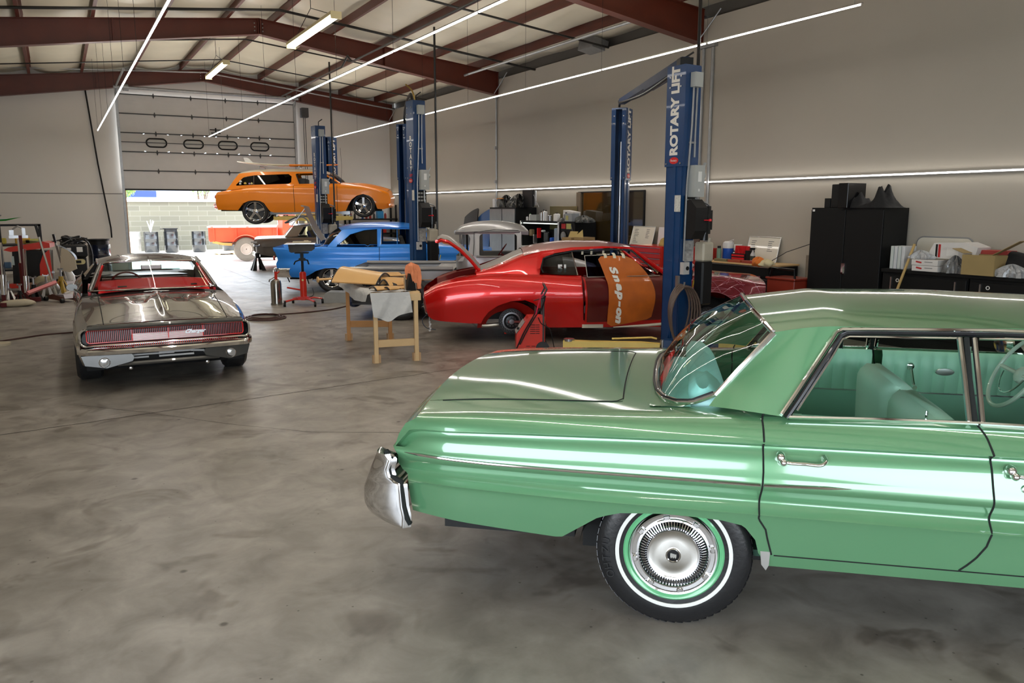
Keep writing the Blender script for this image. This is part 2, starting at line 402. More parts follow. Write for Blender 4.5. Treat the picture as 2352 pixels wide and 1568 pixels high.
pipe([(9.4,11.8,5.25),(9.4,18.8,5.25)],.03,'grey conduit pipe under the right slope of the roof',galv)
# leaning conduit pole on the left of the back wall
m_=M();m_.tube([(1.05,YB-.06,5.35),(1.22,YB-.06,3.2),(1.42,YB-.1,1.3),(1.42,YB-.1,1.0)],.022,8)
o=tag(m_.build('conduit_pole',blk),'slanting black conduit down the back wall left of the rear door','conduit')
# --- rear roll-up door (half open)
door=thing('door_1','grey sectional roll-up door half open at the back of the workshop','door',(0,YB-.12,0))
door['kind']='structure'
m_sec=pm('door_section',(.62,.61,.60),.5,var=.08,scale=3)
mdk=pm('dark_rail',(.05,.05,.052),.5,.2)
zb=2.47;hs=[.51]*6;z=zb
oval=[(2.87,3.98),(3.94,3.98),(4.97,3.98),(5.97,3.98)]
secs=[]
for i in range(5):
 z0=zb+i*.56;z1=z0+.55
 m=M()
 if i==2 or (z0<3.98<z1):
  # section with four oval windows: panel built as frame cells around each window
  xs=[DX0]
  for cx,cz in oval:xs+=[cx-.36,cx+.36]
  xs.append(DX1)
  for a,b in zip(xs[0::2],xs[1::2]):m.box(((a+b)/2,0,(z0+z1)/2),(b-a,.045,z1-z0))
  for cx,cz in oval:
   cz=(z0+z1)/2;n=32
   out=[];inn=[]
   for k in range(n):
    t=2*PI*k/n;c_,s_=math.cos(t),math.sin(t)
    q=max(abs(c_)/.36,abs(s_)/((z1-z0)/2));out.append((cx+c_/q,cz+s_/q))
    ax=.16*(1 if c_>0 else-1) if abs(c_)>1e-6 else 0
    inn.append((cx+ax+.12*c_,cz+.12*s_))
   for yy in (-.022,.022):
    m.add([(p[0],yy,p[1]) for p in out]+[(p[0],yy,p[1]) for p in inn],[(k,(k+1)%n,n+(k+1)%n,n+k) for k in range(n)])
 else:
  m.box(((DX0+DX1)/2,0,(z0+z1)/2),(DX1-DX0,.045,z1-z0))
 for k in range(1,4):m.box(((DX0+DX1)/2,-.024,z0+k*.13),(DX1-DX0-.3,.006,.012))
 p=m.build('door_section',m_sec,door,smooth=0)
 m=M();m.box(((DX0+DX1)/2,-.035,z1),(DX1-DX0,.03,.03));m.build('strut',mdk,p,smooth=0)
 for cx,cz in oval:
  m=M();zc=z1-.01
  m.prism([(cx-.035,zc),(cx,zc-.09),(cx+.035,zc),(cx,zc+.09)],lambda a,b,d:(a,-.03-d,b),.015);m.build('hinge',mdk,p,smooth=0)
for cx,cz in oval:
 m=M();zc=zb+2*.56+.275;n=32;out=[]
 for k in range(n):
  t=2*PI*k/n;c_,s_=math.cos(t),math.sin(t);ax=.16*(1 if c_>0 else-1) if abs(c_)>1e-6 else 0
  out.append((cx+ax+.125*c_,-.03,zc+.125*s_))
 m.tube(out,.022,8,closed=True);wf=m.build('window_frame',blk,door)
 m=M();m.add([(p[0],0,p[2]) for p in out],[tuple(range(n))]);m.build('pane',pm('frosted_pane',(.60,.60,.57),.4),wf,smooth=0)
m_=M();m_.box(((DX0+DX1)/2,-.05,zb+2*.56+.275),(DX1-DX0,.02,.02));m_.build('lock_bar',mdk,door,smooth=0)
m_=M();m_.box((4.62,-.07,4.33),(.36,.02,.03));m_.box((4.62,-.07,4.23),(.28,.02,.03));m_.box((4.62,-.07,4.28),(.04,.02,.22));m_.build('wall_bracket',blk,door,smooth=0)
for x in (DX0-.03,DX1+.03):
 m_=M();m_.box((x,-.04,2.65),(.07,.1,5.3));s_=1 if x<4 else-1
 m_.tube([(x,-.05,5.1)]+[(x,-.05-.35*(1-math.cos(t)),5.1+.35*math.sin(t)) for t in np.linspace(0,PI/2,8)]+[(x,-3.4,5.48)],.03,6)
 m_.build('track',galv,door)
m_=M();m_.cyl((DX0-.1,-.3,5.42),(DX1+.1,-.3,5.42),.045,n=12)
for k in range(2):m_.cyl((DX0+.15+k*(DX1-DX0-.45),-.3,5.42),(DX0+.3+k*(DX1-DX0-.45),-.3,5.42),.1,n=16)
m_.build('torsion_shaft',galv,door)
m_=M();m_.box(((DX0+DX1)/2,-.02,zb-.02),(DX1-DX0,.06,.05));m_.build('bottom_seal',blk,door,smooth=0)
m_=M();m_.box((DX0+.015,.16,1.25),(.05,.16,2.5));m_.box((DX1-.015,.16,1.25),(.05,.16,2.5));m_.build('jamb',pm('jamb_wood',(.42,.22,.09),.6),door,smooth=0)
m_=M();m_.box((7.42,-.25,5.0),(.22,.25,.3));m_.cyl((7.42,-.1,4.9),(7.42,-.1,1.2),.012,n=6);m_.cyl((7.48,-.1,4.9),(7.48,-.1,1.2),.012,n=6);m_.build('chain_hoist',mdk,door)
# --- outside: apron, block wall, bushes, building
apron=pm('sunlit_apron',(.62,.60,.56),.85,var=.06,scale=2)
m_=M();m_.box((4.5,42,-.12),(44,29.8,.2));m_.box((4.5,YF-8,-.12),(44,16,.2));m_.box((XL-8.2,10,-.12),(16,60,.2));struct(m_.build('ground_apron',apron,smooth=0))
def block_mat():
 m=bpy.data.materials.new('concrete_block');m.use_nodes=True;n=m.node_tree;b=n.nodes['Principled BSDF'];L=n.links.new
 tc=n.nodes.new('ShaderNodeTexCoord');mp=n.nodes.new('ShaderNodeMapping');mp.inputs['Rotation'].default_value=(R(90),0,0);L(tc.outputs['Object'],mp.inputs[0])
 br=n.nodes.new('ShaderNodeTexBrick');br.inputs['Scale'].default_value=1.;br.inputs['Brick Width'].default_value=.8;br.inputs['Row Height'].default_value=.22
 br.inputs['Color1'].default_value=(.12,.112,.085,1);br.inputs['Color2'].default_value=(.145,.135,.10,1);br.inputs['Mortar'].default_value=(.18,.17,.14,1);br.inputs['Mortar Size'].default_value=.012
 L(mp.outputs[0],br.inputs[0]);L(br.outputs['Color'],b.inputs['Base Color']);b.inputs['Roughness'].default_value=.9
 return m
m_=M();m_.box((6,38.5,1.08),(40,.3,2.16));tag(m_.build('block_wall',block_mat(),smooth=0),'tall grey concrete block wall outside beyond the rear door','wall')
m_=M();m_.box((6,38.48,2.22),(40,.42,.12));
tag(m_.build('wall_coping',pm('pale_coping',(.7,.69,.64),.8),smooth=0),'pale capping course on top of the outdoor block wall','coping')
leafm=pm('leaf_green',(.16,.26,.06),.6,var=.5,scale=9)
def bush(x,y,z,sc,n,label,seed):
 rr=random.Random(seed);m=M()
 for k in range(n):
  d=Vector((rr.gauss(0,1),rr.gauss(0,.6),rr.gauss(0,.7)));d=d.normalized()*rr.random()**.4
  c=Vector((d.x*sc,d.y*sc*.6,d.z*sc*.6));a=Vector((rr.uniform(-1,1),rr.uniform(-1,1),rr.uniform(-1,1))).normalized()*.12*sc;b=a.cross(Vector((rr.uniform(-1,1),rr.uniform(-1,1),rr.uniform(-1,1)))).normalized()*.05*sc
  m.add([tuple(c-a),tuple(c+b),tuple(c+a),tuple(c-b)],[(0,1,2,3)])
 root=thing('bush',label,'bush',(x,y,0))
 m2=M();m2.v=[(p[0],p[1],p[2]+z) for p in m.v];m2.f=m.f;m2.build('foliage',leafm,root,smooth=0,fix=False)
 m=M()
 for k in range(5):m.tube([(0,0,0),(rr.uniform(-.3,.3)*sc,0,z*.6),(rr.uniform(-.7,.7)*sc,0,z+.1*sc)],.03,5)
 m.build('stem',pm('bark',(.12,.08,.05),.9),root)
bush(2.9,46,2.9,.9,420,'small green bush above the block wall at the left edge of the rear door',1)
bush(8.4,44,2.75,.85,420,'green bush above the block wall just left of the orange wagon',2)
bush(7.1,47,2.9,.6,200,'sparse low bush above the block wall between the other two',3)
bl=thing('far_building','hazy pale building with a blue sign seen over the block wall','building',(6.1,80,0))
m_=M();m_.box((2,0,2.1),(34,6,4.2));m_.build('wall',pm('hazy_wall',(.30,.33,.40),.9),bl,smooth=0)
m_=M();m_.box((-.35,-3.1,3.1),(4.2,.2,.55));m_.build('awning',pm('blue_sign',(.004,.022,.11),.5),bl,smooth=0)
text('WALSH',.8,frame((0,-3.2,4.0),(1,0,0),(0,0,1)),MATS['blue_sign'],'sign',bl,.05)
# --- LED battens hung from the roof and along the right wall
def batten(x,y0,y1,z,label,seglen=2.4,E_=1.0):
 root=thing('led_strip_light',label,'strip light',(x,(y0+y1)/2,z))
 L_=y1-y0
 m=M();m.box((0,0,.025),(.03,L_,.014));m.build('rail',alum,root,smooth=0)
 m=M();n=int(L_/seglen);sl=L_/n
 for k in range(n):m.box((0,-L_/2+sl*(k+.5),.010),(.015,sl-.05,.014))
 m.build('led_tube',LED,root,smooth=0)
 for k in range(0,n+1,1):
  yy=min(L_/2-.1,max(-L_/2+.1,-L_/2+sl*k));m=M();m.cyl((0,yy,.03),(0,yy,zroof(x)-z-.12),.003,n=4)
  m.build('hanging_wire',blk,root,smooth=0,fix=False)
 strip_lamp((x,y0,z-.01),(x,y1,z-.01),LEDW*L_*E_,.05)
 strip_lamp((x,y0,z+.06),(x,y1,z+.06),LEDW*L_*1.0*E_,.05,aim=(0,0,1))
LEDW=3.4
batten(1.2,.5,25.2,4.0,'leftmost hanging LED strip light running to the rear door')
batten(4.2,.5,25.7,4.0,'middle hanging LED strip light passing over the workshop floor')
batten(7.9,6.0,25.3,4.1,'right hanging LED strip light running above the lifts near the right wall')
root=thing('led_strip_light','LED strip light fixed low along the right wall behind the lifts','strip light',(XR,0,0))
m_=M();m_.box((-.02,11.5,2.37),(.03,31,.035));m_.build('rail',alum,root,smooth=0)
m_=M();m_.box((-.040,11.5,2.37),(.010,30.9,.018));m_.build('led_tube',LED,root,smooth=0)
strip_lamp((XR-.07,-4,2.37),(XR-.07,26.9,2.37),LEDW*31*.16,.05,aim=(-.6,0,1))
strip_lamp((XR-.07,-4,2.35),(XR-.07,26.9,2.35),LEDW*31*.13,.05,aim=(-.6,0,-1))
# fluorescent fittings
flu=emit('fluorescent_tube',(1,.93,.62),14)
def fluor(x,y0,y1,z,label):
 root=thing('fluorescent_light',label,'ceiling light',(x,(y0+y1)/2,z));L_=y1-y0
 m=M();m.box((0,0,.06),(.16,L_,.05));m.box((0,-L_/2,.03),(.17,.02,.11));m.box((0,L_/2,.03),(.17,.02,.11));m.build('housing',pm('yellowed_enamel',(.6,.52,.3),.4),root,smooth=0)
 m=M()
 for dx in (-.045,.045):
  m.cyl((dx,-L_/2+.02,.015),(dx,-.03,.015),.018,n=8);m.cyl((dx,.03,.015),(dx,L_/2-.02,.015),.018,n=8)
 m.build('tube',flu,root)
 m=M();m.tube([(0,-L_/2+.2,.08),(0,0,.4),(0,L_/2-.2,.08)],.006,5);m.cyl((0,0,.4),(0,0,zroof(x)-z-.1),.006,n=5);m.build('cord',blk,root)
fluor(3.95,12.25,14.9,4.76,'larger hanging fluorescent light fitting nearer the camera, below the ridge')
fluor(3.95,21.0,23.6,5.4,'smaller hanging fluorescent light fitting near the rear door')
# wall conduit with connectors, window opening in right wall, corner post box
m_=M();m_.cyl((XR-.03,19.15,4.8),(XR-.03,19.15,1.9),.022,n=8);m_.box((XR-.04,19.15,4.82),(.06,.16,.06));m_.box((XR-.05,19.15,3.5),(.07,.07,.08));m_.box((XR-.05,19.15,2.6),(.07,.07,.08))
tag(m_.build('wall_conduit',galv),'vertical conduit on the right wall under the middle roof frame','conduit')
m_=M();m_.cyl((XR-.04,11.25,4.75),(XR-.04,11.25,.5),.028,n=8);m_.cyl((XR-.03,11.02,4.75),(XR-.03,11.02,.5),.03,n=8);m_.box((XR-.05,11.15,4.78),(.08,.45,.05))
tag(m_.build('wall_conduit',galv),'pair of vertical pipes on the right wall just behind the front lift','conduit')
# ================================================================ vehicles
def paint(name,col,metal=.35,rough=.32,coat=1.,cr=.03,flake=0):
 return pm(name,col,rough,metal,coat,var=.03,scale=2,coat_rough=cr)
class Shell:
 def __init__(s,rails,sub=3,low=None,tail=None,nose=None,warps=(),x0=-1.2,x1=4,nx=70,extra=(),flange=.035):
  s.rails,s.sub,s.low,s.tail,s.nose,s.warps,s.flange=rails,sub,low,tail,nose,warps,flange;s.tb=.05;s.nb=.05
  xs=set(np.round(np.linspace(x0,x1,nx),4));xs |=set(round(e,4) for e in extra)
  xs |=set(round(p[0],4) for p in (low or []) if x0<p[0]<x1);xs |=set(round(w_[0],4) for w_ in warps)
  s.xs=sorted(x for x in xs if x0<=x<=x1);s.x0,s.x1=x0,x1
  keep=set(round(w_[0],4) for w_ in warps) | {round(x0,4),round(x1,4)} | set(round(e,4) for e in extra)
  o=[s.xs[0]]
  for x in s.xs[1:]:
   if x-o[-1]<.012:
    if x in keep and o[-1] not in keep:o[-1]=x
    continue
   o.append(x)
  if o[-1] !=s.xs[-1]:o[-1]=s.xs[-1]
  s.xs=o
 def raw(s,x):
  out=[]
  pts=[(pch(y,x),pch(z,x),c) for z,y,c in s.rails]
  n=len(pts)
  for i in range(n-1):
   a=pts[i-1] if i>0 and not pts[i][2] else pts[i];b=pts[i];c=pts[i+1];d=pts[i+2] if i+2<n and not pts[i+1][2] else pts[i+1]
   for j in range(s.sub):
    t=j/s.sub
    if t==0:out.append((b[0],b[1]));continue
    m1=(c[0]-a[0])/2 if a is not b else (c[0]-b[0]);m2=(d[0]-b[0])/2 if d is not c else (c[0]-b[0])
    k1=(c[1]-a[1])/2 if a is not b else (c[1]-b[1]);k2=(d[1]-b[1])/2 if d is not c else (c[1]-b[1])
    h0=2*t**3-3*t*t+1;h1=t**3-2*t*t+t;h2=-2*t**3+3*t*t;h3=t**3-t*t
    out.append((h0*b[0]+h1*m1+h2*c[0]+h3*m2,h0*b[1]+h1*k1+h2*c[1]+h3*k2))
  out.append((pts[-1][0],pts[-1][1]));return out
 def prof(s,x):
  P=s.raw(x)
  if s.low:
   zl=lin(s.low,x);o=[];yc=None
   for k,(y,z) in enumerate(P):
    if z<zl:
     if yc is None:
      if k==0:yc=y
      else:
       y0,z0=P[k-1];yc=y0+(y-y0)*((z0-zl)/(z0-z) if z0>z else 0)
     o.append((yc,zl))
    else:o.append((y,z))
   P=o
  return P
 def warp(s,x0,z):
  x=x0
  if s.tail:
   k=max(0,1-(x0-s.x0)/.45);x+=k*k*(3-2*k)*(lin(s.tail,z)-s.x0)
  if s.nose:
   k=max(0,1-(s.x1-x0)/.45);x+=k*k*(3-2*k)*(lin(s.nose,z)-s.x1)
  for X,cur in s.warps:
   k=max(0,1-abs(x0-X)/.22);x+=k*(lin(cur,z)-X)
  return x
 def col(s,x0):
  P=s.prof(x0);out=[]
  for k,(y,z) in enumerate(P):
   x=s.warp(x0,z);Q=s.prof(x) if abs(x-x0)>1e-4 else P
   out.append((x,Q[k][0],Q[k][1]))
  out.append((out[-1][0],out[-1][1]-s.flange,out[-1][2]+.002))
  return out
 def cols(s):
  if not hasattr(s,'_c'):s._c=[s.col(x) for x in s.xs]
  return s._c
 def side(s,m,xa=-9,xb=9,ka=0,kb=None,sides=(-1,1),skip=None):
  C=s.cols();kb=kb or len(C[0])
  for sg in sides:
   L=[[(p[0],sg*p[1],p[2]) for p in c[ka:kb]] for x,c in zip(s.xs,C) if xa-1e-4<=x<=xb+1e-4]
   if len(L)<2:continue
   n=len(L[0]);v=[p for r in L for p in r];F=[]
   for i in range(len(L)-1):
    for j in range(n-1):
     if skip and skip(L[i][j],L[i+1][j+1],j+ka):continue
     F.append((i*n+j,(i+1)*n+j,(i+1)*n+j+1,i*n+j+1))
   m.add(v,F)
  return m
 def top(s,x):P=s.prof(x);return P[0]
 def deck(s,m,xa,xb,zc,p=2.,ys=None,ny=12,hole=None,only=None,zadd=None):
  C=s.cols();L=[]
  for x,c in zip(s.xs,C):
   if not (xa-1e-4<=x<=xb+1e-4):continue
   X,yt,zt=c[0];zcv=pch(zc,X)
   yy=sorted(set([round(v,4) for v in np.linspace(-1,1,2*ny+1)])) if ys is None else None
   row=[]
   fr=yy if yy else [v for v in ([-1]+[-q for q in ys[::-1]]+[q for q in ys]+[1])]
   for v in fr:
    y=v*yt if (yy or abs(v)==1) else v
    t=min(1,abs(y/yt));z=zt+(zcv-zt)*(1-t**p)
    if zadd:z+=zadd(X,y)
    kt=max(0,1-(x-s.x0)/.35)**2*s.tb;kn=max(0,1-(s.x1-x)/.35)**2*s.nb
    row.append((X+(kn-kt)*(1-t*t),y,z))
   L.append(row)
  n=len(L[0]);v=[q for r in L for q in r];F=[]
  for i in range(len(L)-1):
   for j in range(n-1):
    cx=(L[i][j][0]+L[i+1][j+1][0])/2;cy=(L[i][j][1]+L[i+1][j+1][1])/2
    if hole and hole(cx,cy):continue
    if only and not only(cx,cy):continue
    F.append((i*n+j,(i+1)*n+j,(i+1)*n+j+1,i*n+j+1))
  return m.add(v,F)
 def cap(s,m,end,bulge=.06,ny=12,zc=None,p=2.):
  bulge=s.tb if end<0 else s.nb
  c=s.cols()[0 if end<0 else-1];L=[];zt=c[0][2];zb_=c[-2][2]
  for (x,y,z) in c[:-1]:
   row=[]
   for v in np.linspace(-1,1,2*ny+1):
    zz=z+((pch(zc,c[0][0])-zt)*(1-abs(v)**p)*((z-zb_)/(zt-zb_)) if zc else 0)
    row.append((x+end*bulge*(1-v*v),v*y,zz))
   L.append(row)
  return m.rows(L)
def under(parent,x0,x1,w_,z0,z1,arches,r):
 m=M();m.box(((x0+x1)/2,0,(z0+z1)/2),(x1-x0,w_-.45,z1-z0))
 xs=[x0]
 for a in arches:xs+=[a-r,a+r]
 xs.append(x1)
 for a,b in zip(xs[0::2],xs[1::2]):
  if b-a>.05:m.box(((a+b)/2,0,(z0+z1)/2),(b-a,w_-.12,z1-z0))
 return m.build('underbody',dark,parent,smooth=0)
def wheel(parent,x,y,z,r,wd,rr,style,sg,n=48,tirem=None,rimm=None,yaw=0):
 T=Matrix.Translation((x,y,z)) @ Matrix.Rotation(yaw,4,'Z') @ Matrix.Rotation(-sg*PI/2,4,'X')
 h=wd/2;tm=tirem or rub
 m=M();m.T=T
 sh=min(.03,(r-rr)*.3)
 prof=[(rr,-h*.8),(rr+.01,-h*.95),((r+rr)/2,-h*1.05),(r-sh,-h*.98),(r-.006,-h*.8),(r,-h*.5),(r,h*.5),(r-.006,h*.8),(r-sh,h*.98),((r+rr)/2+.01,h*1.06),((r+rr)/2-.01,h*1.05),(rr+.012,h*.95),(rr,h*.8)]
 m.lathe(prof,n)
 m.lathe([(r+.0012,-h*.42),(r+.0012,-h*.36)],n);
 t=m.build('tire',tm,parent)
 g=M();g.T=T;N2=60
 for k in range(N2):
  a=2*PI*k/N2
  for q in (-1,0,1):
   M_=Matrix.Rotation(a+q*.03,3,'Z') @ Matrix.Rotation(q*.25,3,'X')
   c=Matrix.Rotation(a+q*.03,3,'Z') @ Vector((r-.0025,0,q*h*.54));g.box(tuple(c),(.003,2*PI*r/N2*.72,h*.5),rot=M_)
 g.build('tread',tm,t,smooth=0,fix=False)
 rm=rimm or chrome
 m=M();m.T=T
 if style=='steelwide' or style=='cap':
  m.lathe([(rr+.004,h*.86),(rr-.004,h*.9),(rr-.02,h*.8),(rr-.028,h*.55),(rr-.05,h*.4),(.02,h*.42)],n)
  ri=m.build('rim',rimm or steel,t)
 elif style=='hub':
  ri=None
 elif style=='five':
  m.lathe([(rr+.004,h*.84),(rr,h*.96),(rr-.012,h*.9),(rr-.02,h*.5),(rr-.03,-h*.6)],n)
  for k in range(5):
   a=2*PI*k/5+.3;c_,s_=math.cos(a),math.sin(a)
   def P(rad,off,hh):return (rad*c_-off*s_,rad*s_+off*c_,hh)
   w0,w1=.062,.034
   v=[P(.04,-w0*.6,h*.62),P(.04,w0*.6,h*.62),P(rr-.015,w1,h*.8),P(rr-.015,-w1,h*.8),P(rr*.5,-w1*.8,h*.66),P(rr*.5,w1*.8,h*.66)]
   vb=[(p[0],p[1],p[2]-.03) for p in v]
   m.add(v+vb,[(0,1,5,4),(4,5,2,3),(0,4,10,6),(4,3,9,10),(1,7,11,5),(5,11,8,2)])
  m.lathe([(.062,h*.5),(.06,h*.7),(.03,h*.8),(.0,h*.82)],20)
  for k in range(5):
   a=2*PI*(k+.5)/5+.3;m.cyl((.045*math.cos(a),.045*math.sin(a),h*.6),(.045*math.cos(a),.045*math.sin(a),h*.76),.008,n=6)
  ri=m.build('rim',rm,t)
  d=M();d.T=T;d.lathe([(rr-.04,h*.1),(.05,h*.12)],24);d.build('brake_disc',pm('brake_shadow',(.06,.06,.06),.4,.6),ri)
 return t
def side_window_frame(pts,y_fn,r,mat,name,parent,sides=(-1,1),closed=True):
 for sg in sides:
  m=M();m.tube([(x,sg*y_fn(x,z),z) for x,z in pts],r,6,closed=closed);m.build(name,mat,parent)
def panel_poly(pts,y_fn,t,mat,name,parent,sides=(-1,1),out=0,smooth=30):
 for sg in sides:
  m=M();m.prism(pts,lambda a,b,d:(a,sg*(y_fn(a,b)+out-d),b),t);m.build(name,mat,parent,smooth=smooth)
def loft4(m,B,T,nv=14,nu=24,bulge=.03,bx=1,pw=1):
 L=[]
 for i in range(nv+1):
  t=i/nv;row=[]
  for j in range(nu+1):
   v=-1+2*j/nu;b=Vector(B(v));u=Vector(T(v));p=b.lerp(u,t)
   p.x+=bx*bulge*math.sin(PI*t)*(1-abs(v)**4);p.z+=bulge*.6*math.sin(PI*t)*(1-abs(v)**4);row.append(tuple(p))
  L.append(row)
 return m.rows(L)
def crv(P):
 def f(v):
  a=abs(v);q=tuple(lin([(p[0],p[k]) for p in P],a) for k in (1,2,3));return (q[0],math.copysign(q[1],v) if v else 0,q[2])
 return f
def roof(m,edge,zc,x0,x1,p=2.6,nx=26,ny=12,ex0=None,ex1=None):
 L=[]
 for i in range(nx+1):
  x=x0+(x1-x0)*i/nx;row=[]
  for j in range(2*ny+1):
   v=-1+j/ny;sh=0
   if ex0:k=max(0,1-(x-x0)/.35);sh+=k*ex0(v)
   if ex1:k=max(0,1-(x1-x)/.35);sh+=k*ex1(v)
   X=x+sh;y,z=edge(X);zz=pch(zc,X);row.append((X,v*y,z+(zz-z)*(1-abs(v)**p)))
  L.append(row)
 return m.rows(L)
def strip(pts,r,mat,name,parent,flat=1.,n=8,closed=False):
 m=M();m.tube(pts,r,n,closed=closed,flat=flat);return m.build(name,mat,parent)
def seat(m,x,w_,z0,zt,rake=.15,th=.16,dx=.5,y=0):
 m.box((x+dx/2+.06,y,z0),(dx,w_,.2),bev=.05)
 n=10;L=[]
 for i in range(n+1):
  t=i/n;z=z0+(zt-z0)*t;xx=x-rake*t;tk=th*(1-.35*t)
  L.append([(xx+tk*math.cos(a)*(.5),y+w_/2*(1-.03*t)*k,z) for a,k in ((0,-.97),(0,.97),(PI/2,1),(PI,.97),(PI,-.97),(PI/2,-1),(0,-.97))])
 m.rows(L)
 xx=x-rake;tk=th*.65*.5
 m.tube([(xx,y-w_*.47,zt),(xx,y+w_*.47,zt)],tk*1.02,10)
# ---------------------------------------------------------------- the green sedan in the foreground
def green_sedan():
 a=R(-41.5);n=Vector((-math.sin(a),math.cos(a),0));o=Vector((2.307,2.542,0))+n*.91
 car=thing('sedan','metallic mint green classic four-door sedan with chrome side spear in the foreground','car',tuple(o),a)
 G=paint('mint_metallic',(.11,.285,.14),.34,.32,1.,.05);G.node_tree.nodes['Principled BSDF'].inputs['Coat IOR'].default_value=1.8
 cr=(3.0-2.0)
 WB=3.12
 f=lambda*p:list(p)
 # feature lines: (z(x), y(x), crease?)
 def yy(y,t=.05,nose=.10):return [(-1.34,y-t-.03),(-1.0,y-.02),(-.4,y),(2.6,y),(3.5,y-.02),(4.0,y-nose)]
 def zz(z,t=None):return [(-1.3,z if t is None else t),(0,z),(4.,z-.03)]
 rails=[
  ([(-1.3,.925),(-.9,.957),(-.1,.985),(.45,1.005),(1.2,1.018),(2.4,1.0),(3.2,.955),(4.0,.89)],yy(.875,.06),0),
  ([(-1.3,.922),(-.87,.948),(.08,.970),(1.2,.985),(2.4,.975),(4.0,.875)],yy(.935,.06),0),
  ([(-1.3,.905),(-1.0,.915),(-.62,.924),(.08,.936),(1.23,.942),(4.0,.86)],yy(.972,.055),0),
  ([(-1.34,.75),(-1.30,.80),(-1.26,.858),(-1.19,.874),(-1.1,.878),(-.62,.899),(.08,.911),(1.23,.916),(4.0,.84)],yy(.988,.05),1),
  ([(-1.34,.735),(-1.30,.775),(-1.25,.836),(-1.18,.853),(-1.1,.857),(-.62,.876),(.08,.888),(1.23,.893),(4.0,.82)],yy(.947,.05),0),
  ([(-1.34,.72),(-1.30,.75),(-1.24,.80),(-1.15,.82),(-.62,.835),(.08,.846),(1.23,.85),(4.0,.79)],yy(.966,.05),0),
  (zz(.785,.775),yy(.984,.05),0),
  (zz(.738,.748),yy(.998,.05),0),
  (zz(.705,.712),yy(.985,.05),0),
  (zz(.655,.668),yy(.947,.05),0),
  (zz(.626,.644),yy(.957,.05),0),
  (zz(.598,.618),yy(.990,.05),1),
  (zz(.575,.598),yy(.982,.05),0),
  (zz(.50),yy(.966,.05),0),
  (zz(.395),yy(.944,.05),0),
  (zz(.33),yy(.925,.05),0)]
 arch=[(-1.34,.462),(-1.24,.452),(-.96,.425),(-.53,.398),(-.505,.402),(-.43,.455),(-.335,.522),(-.24,.550),(-.05,.563),(.09,.559),(.20,.553),(.29,.535),(.335,.495),(.36,.44),(.372,.345),(.378,.338)]
 fa=[(x+WB+.0,z) for x,z in [(-.45,.338),(-.44,.40),(-.38,.55),(-.25,.63),(0,.655),(.25,.63),(.38,.55),(.44,.42),(.46,.36)]]
 low=arch+fa+[(4.0,.36)]
 seam1=[(.33,.43),(.397,.421),(.48,.397),(.524,.387),(.575,.354),(.787,.363),(.95,.358),(1.0,.356),(1.02,.366)]
 seam2=[(.33,1.16),(.397,1.17),(.43,1.20),(.466,1.228),(.525,1.258),(.60,1.269),(.916,1.245),(.982,1.227),(1.04,1.195)]
 seam3=[(.33,2.25),(.5,2.30),(.9,2.28),(1.04,2.2)]
 tail=[(.45,-1.243),(.525,-1.252),(.618,-1.255),(.640,-1.265),(.652,-1.30),(.676,-1.318),(.736,-1.302),(.778,-1.335),(.84,-1.30),(.88,-1.262),(.905,-1.235),(.93,-1.20)]
 S=Shell(rails,sub=3,low=low,tail=tail,nose=[(.36,3.85),(.6,3.9),(.9,3.88)],warps=[(.36,seam1),(1.25,seam2),(2.28,seam3)],x0=-1.3,x1=3.9,nx=110,extra=[-1.26,-1.22,-1.18,-.11,-.26,.45,.47,2.45])
 kb=15*3-3
 K=len(S.cols()[0])
 # body: quarters, rocker, fender
 m=M()
 S.side(m,-9,.36);S.side(m,2.28,9)
 S.side(m,.36,2.28,kb,K)
 zc=[(-1.3,.955),(-.9,.985),(-.1,1.0),(.47,1.03)]
 ysl=[.02,.1,.25,.4,.55,.655,.665,.685,.695,.735,.76,.80]
 hole=lambda x,y:(x>-.11 and abs(y)<.735)
 lidf=lambda x,y:x<-.26 and abs(y)<.675
 S.deck(m,-9,.47,zc,2.2,ys=ysl,hole=lambda x,y:hole(x,y) or lidf(x,y))
 S.deck(m,2.45,9,[(2.4,1.03),(3.2,1.0),(4.0,.93)],2.2)
 S.cap(m,1,.05)
 # tail panel: recess between bumper and deck
 S.cap(m,-1,.05,zc=[(-1.3,.955),(-1.1,.955)],p=2.2)
 body=m.build('body',G,car,smooth=32)
 m=M();S.deck(m,-9,-.26,zc,2.2,ys=ysl,only=lidf,zadd=lambda x,y:.0015)
 lid=m.build('trunk_lid',G,car,smooth=40)
 gap=pm('panel_gap',(.004,.006,.005),.9)
 # doors
 for nm,xa,xb in (('rear_door',.36,1.25),('front_door',1.25,2.28)):
  for sg in (1,-1):
   m=M();S.side(m,xa,xb,0,kb+1,sides=(sg,));d=m.build(nm,G,car,smooth=32)
  if nm=='rear_door':rdoor=d
  else:fdoor=d
 for cur,z0,z1 in ((seam1,.40,1.02),(seam2,.40,1.03),(seam3,.36,1.02)):
  for sg in (-1,1):
   pts=[]
   for z in np.linspace(z0,z1,46):
    x=lin(cur,z);P=S.raw(x);y=lin(sorted((q[1],q[0]) for q in P),z);pts.append((x,sg*(y+.0008),z))
   strip(pts,.0042,gap,'panel_gap',car,n=6)
 for sg in (-1,1):
  pts=[]
  for x in np.linspace(.43,2.25,40):
   z=.3965;y=lin(sorted((q[1],q[0]) for q in S.raw(x)),z);pts.append((x,sg*(y+.0008),z))
  strip(pts,.003,gap,'panel_gap',car,n=6)
 pts=[]
 def deckz(x,y,add=0):
  P=S.prof(x)[0];return P[1]+(pch(zc,x)-P[1])*(1-min(1,abs(y)/P[0])**2.2)+add
 for y in np.linspace(-.62,.62,40):pts.append((-.26-.012*(1-(y/.62)**2)+.0*y,y,deckz(-.27,y,.001)))
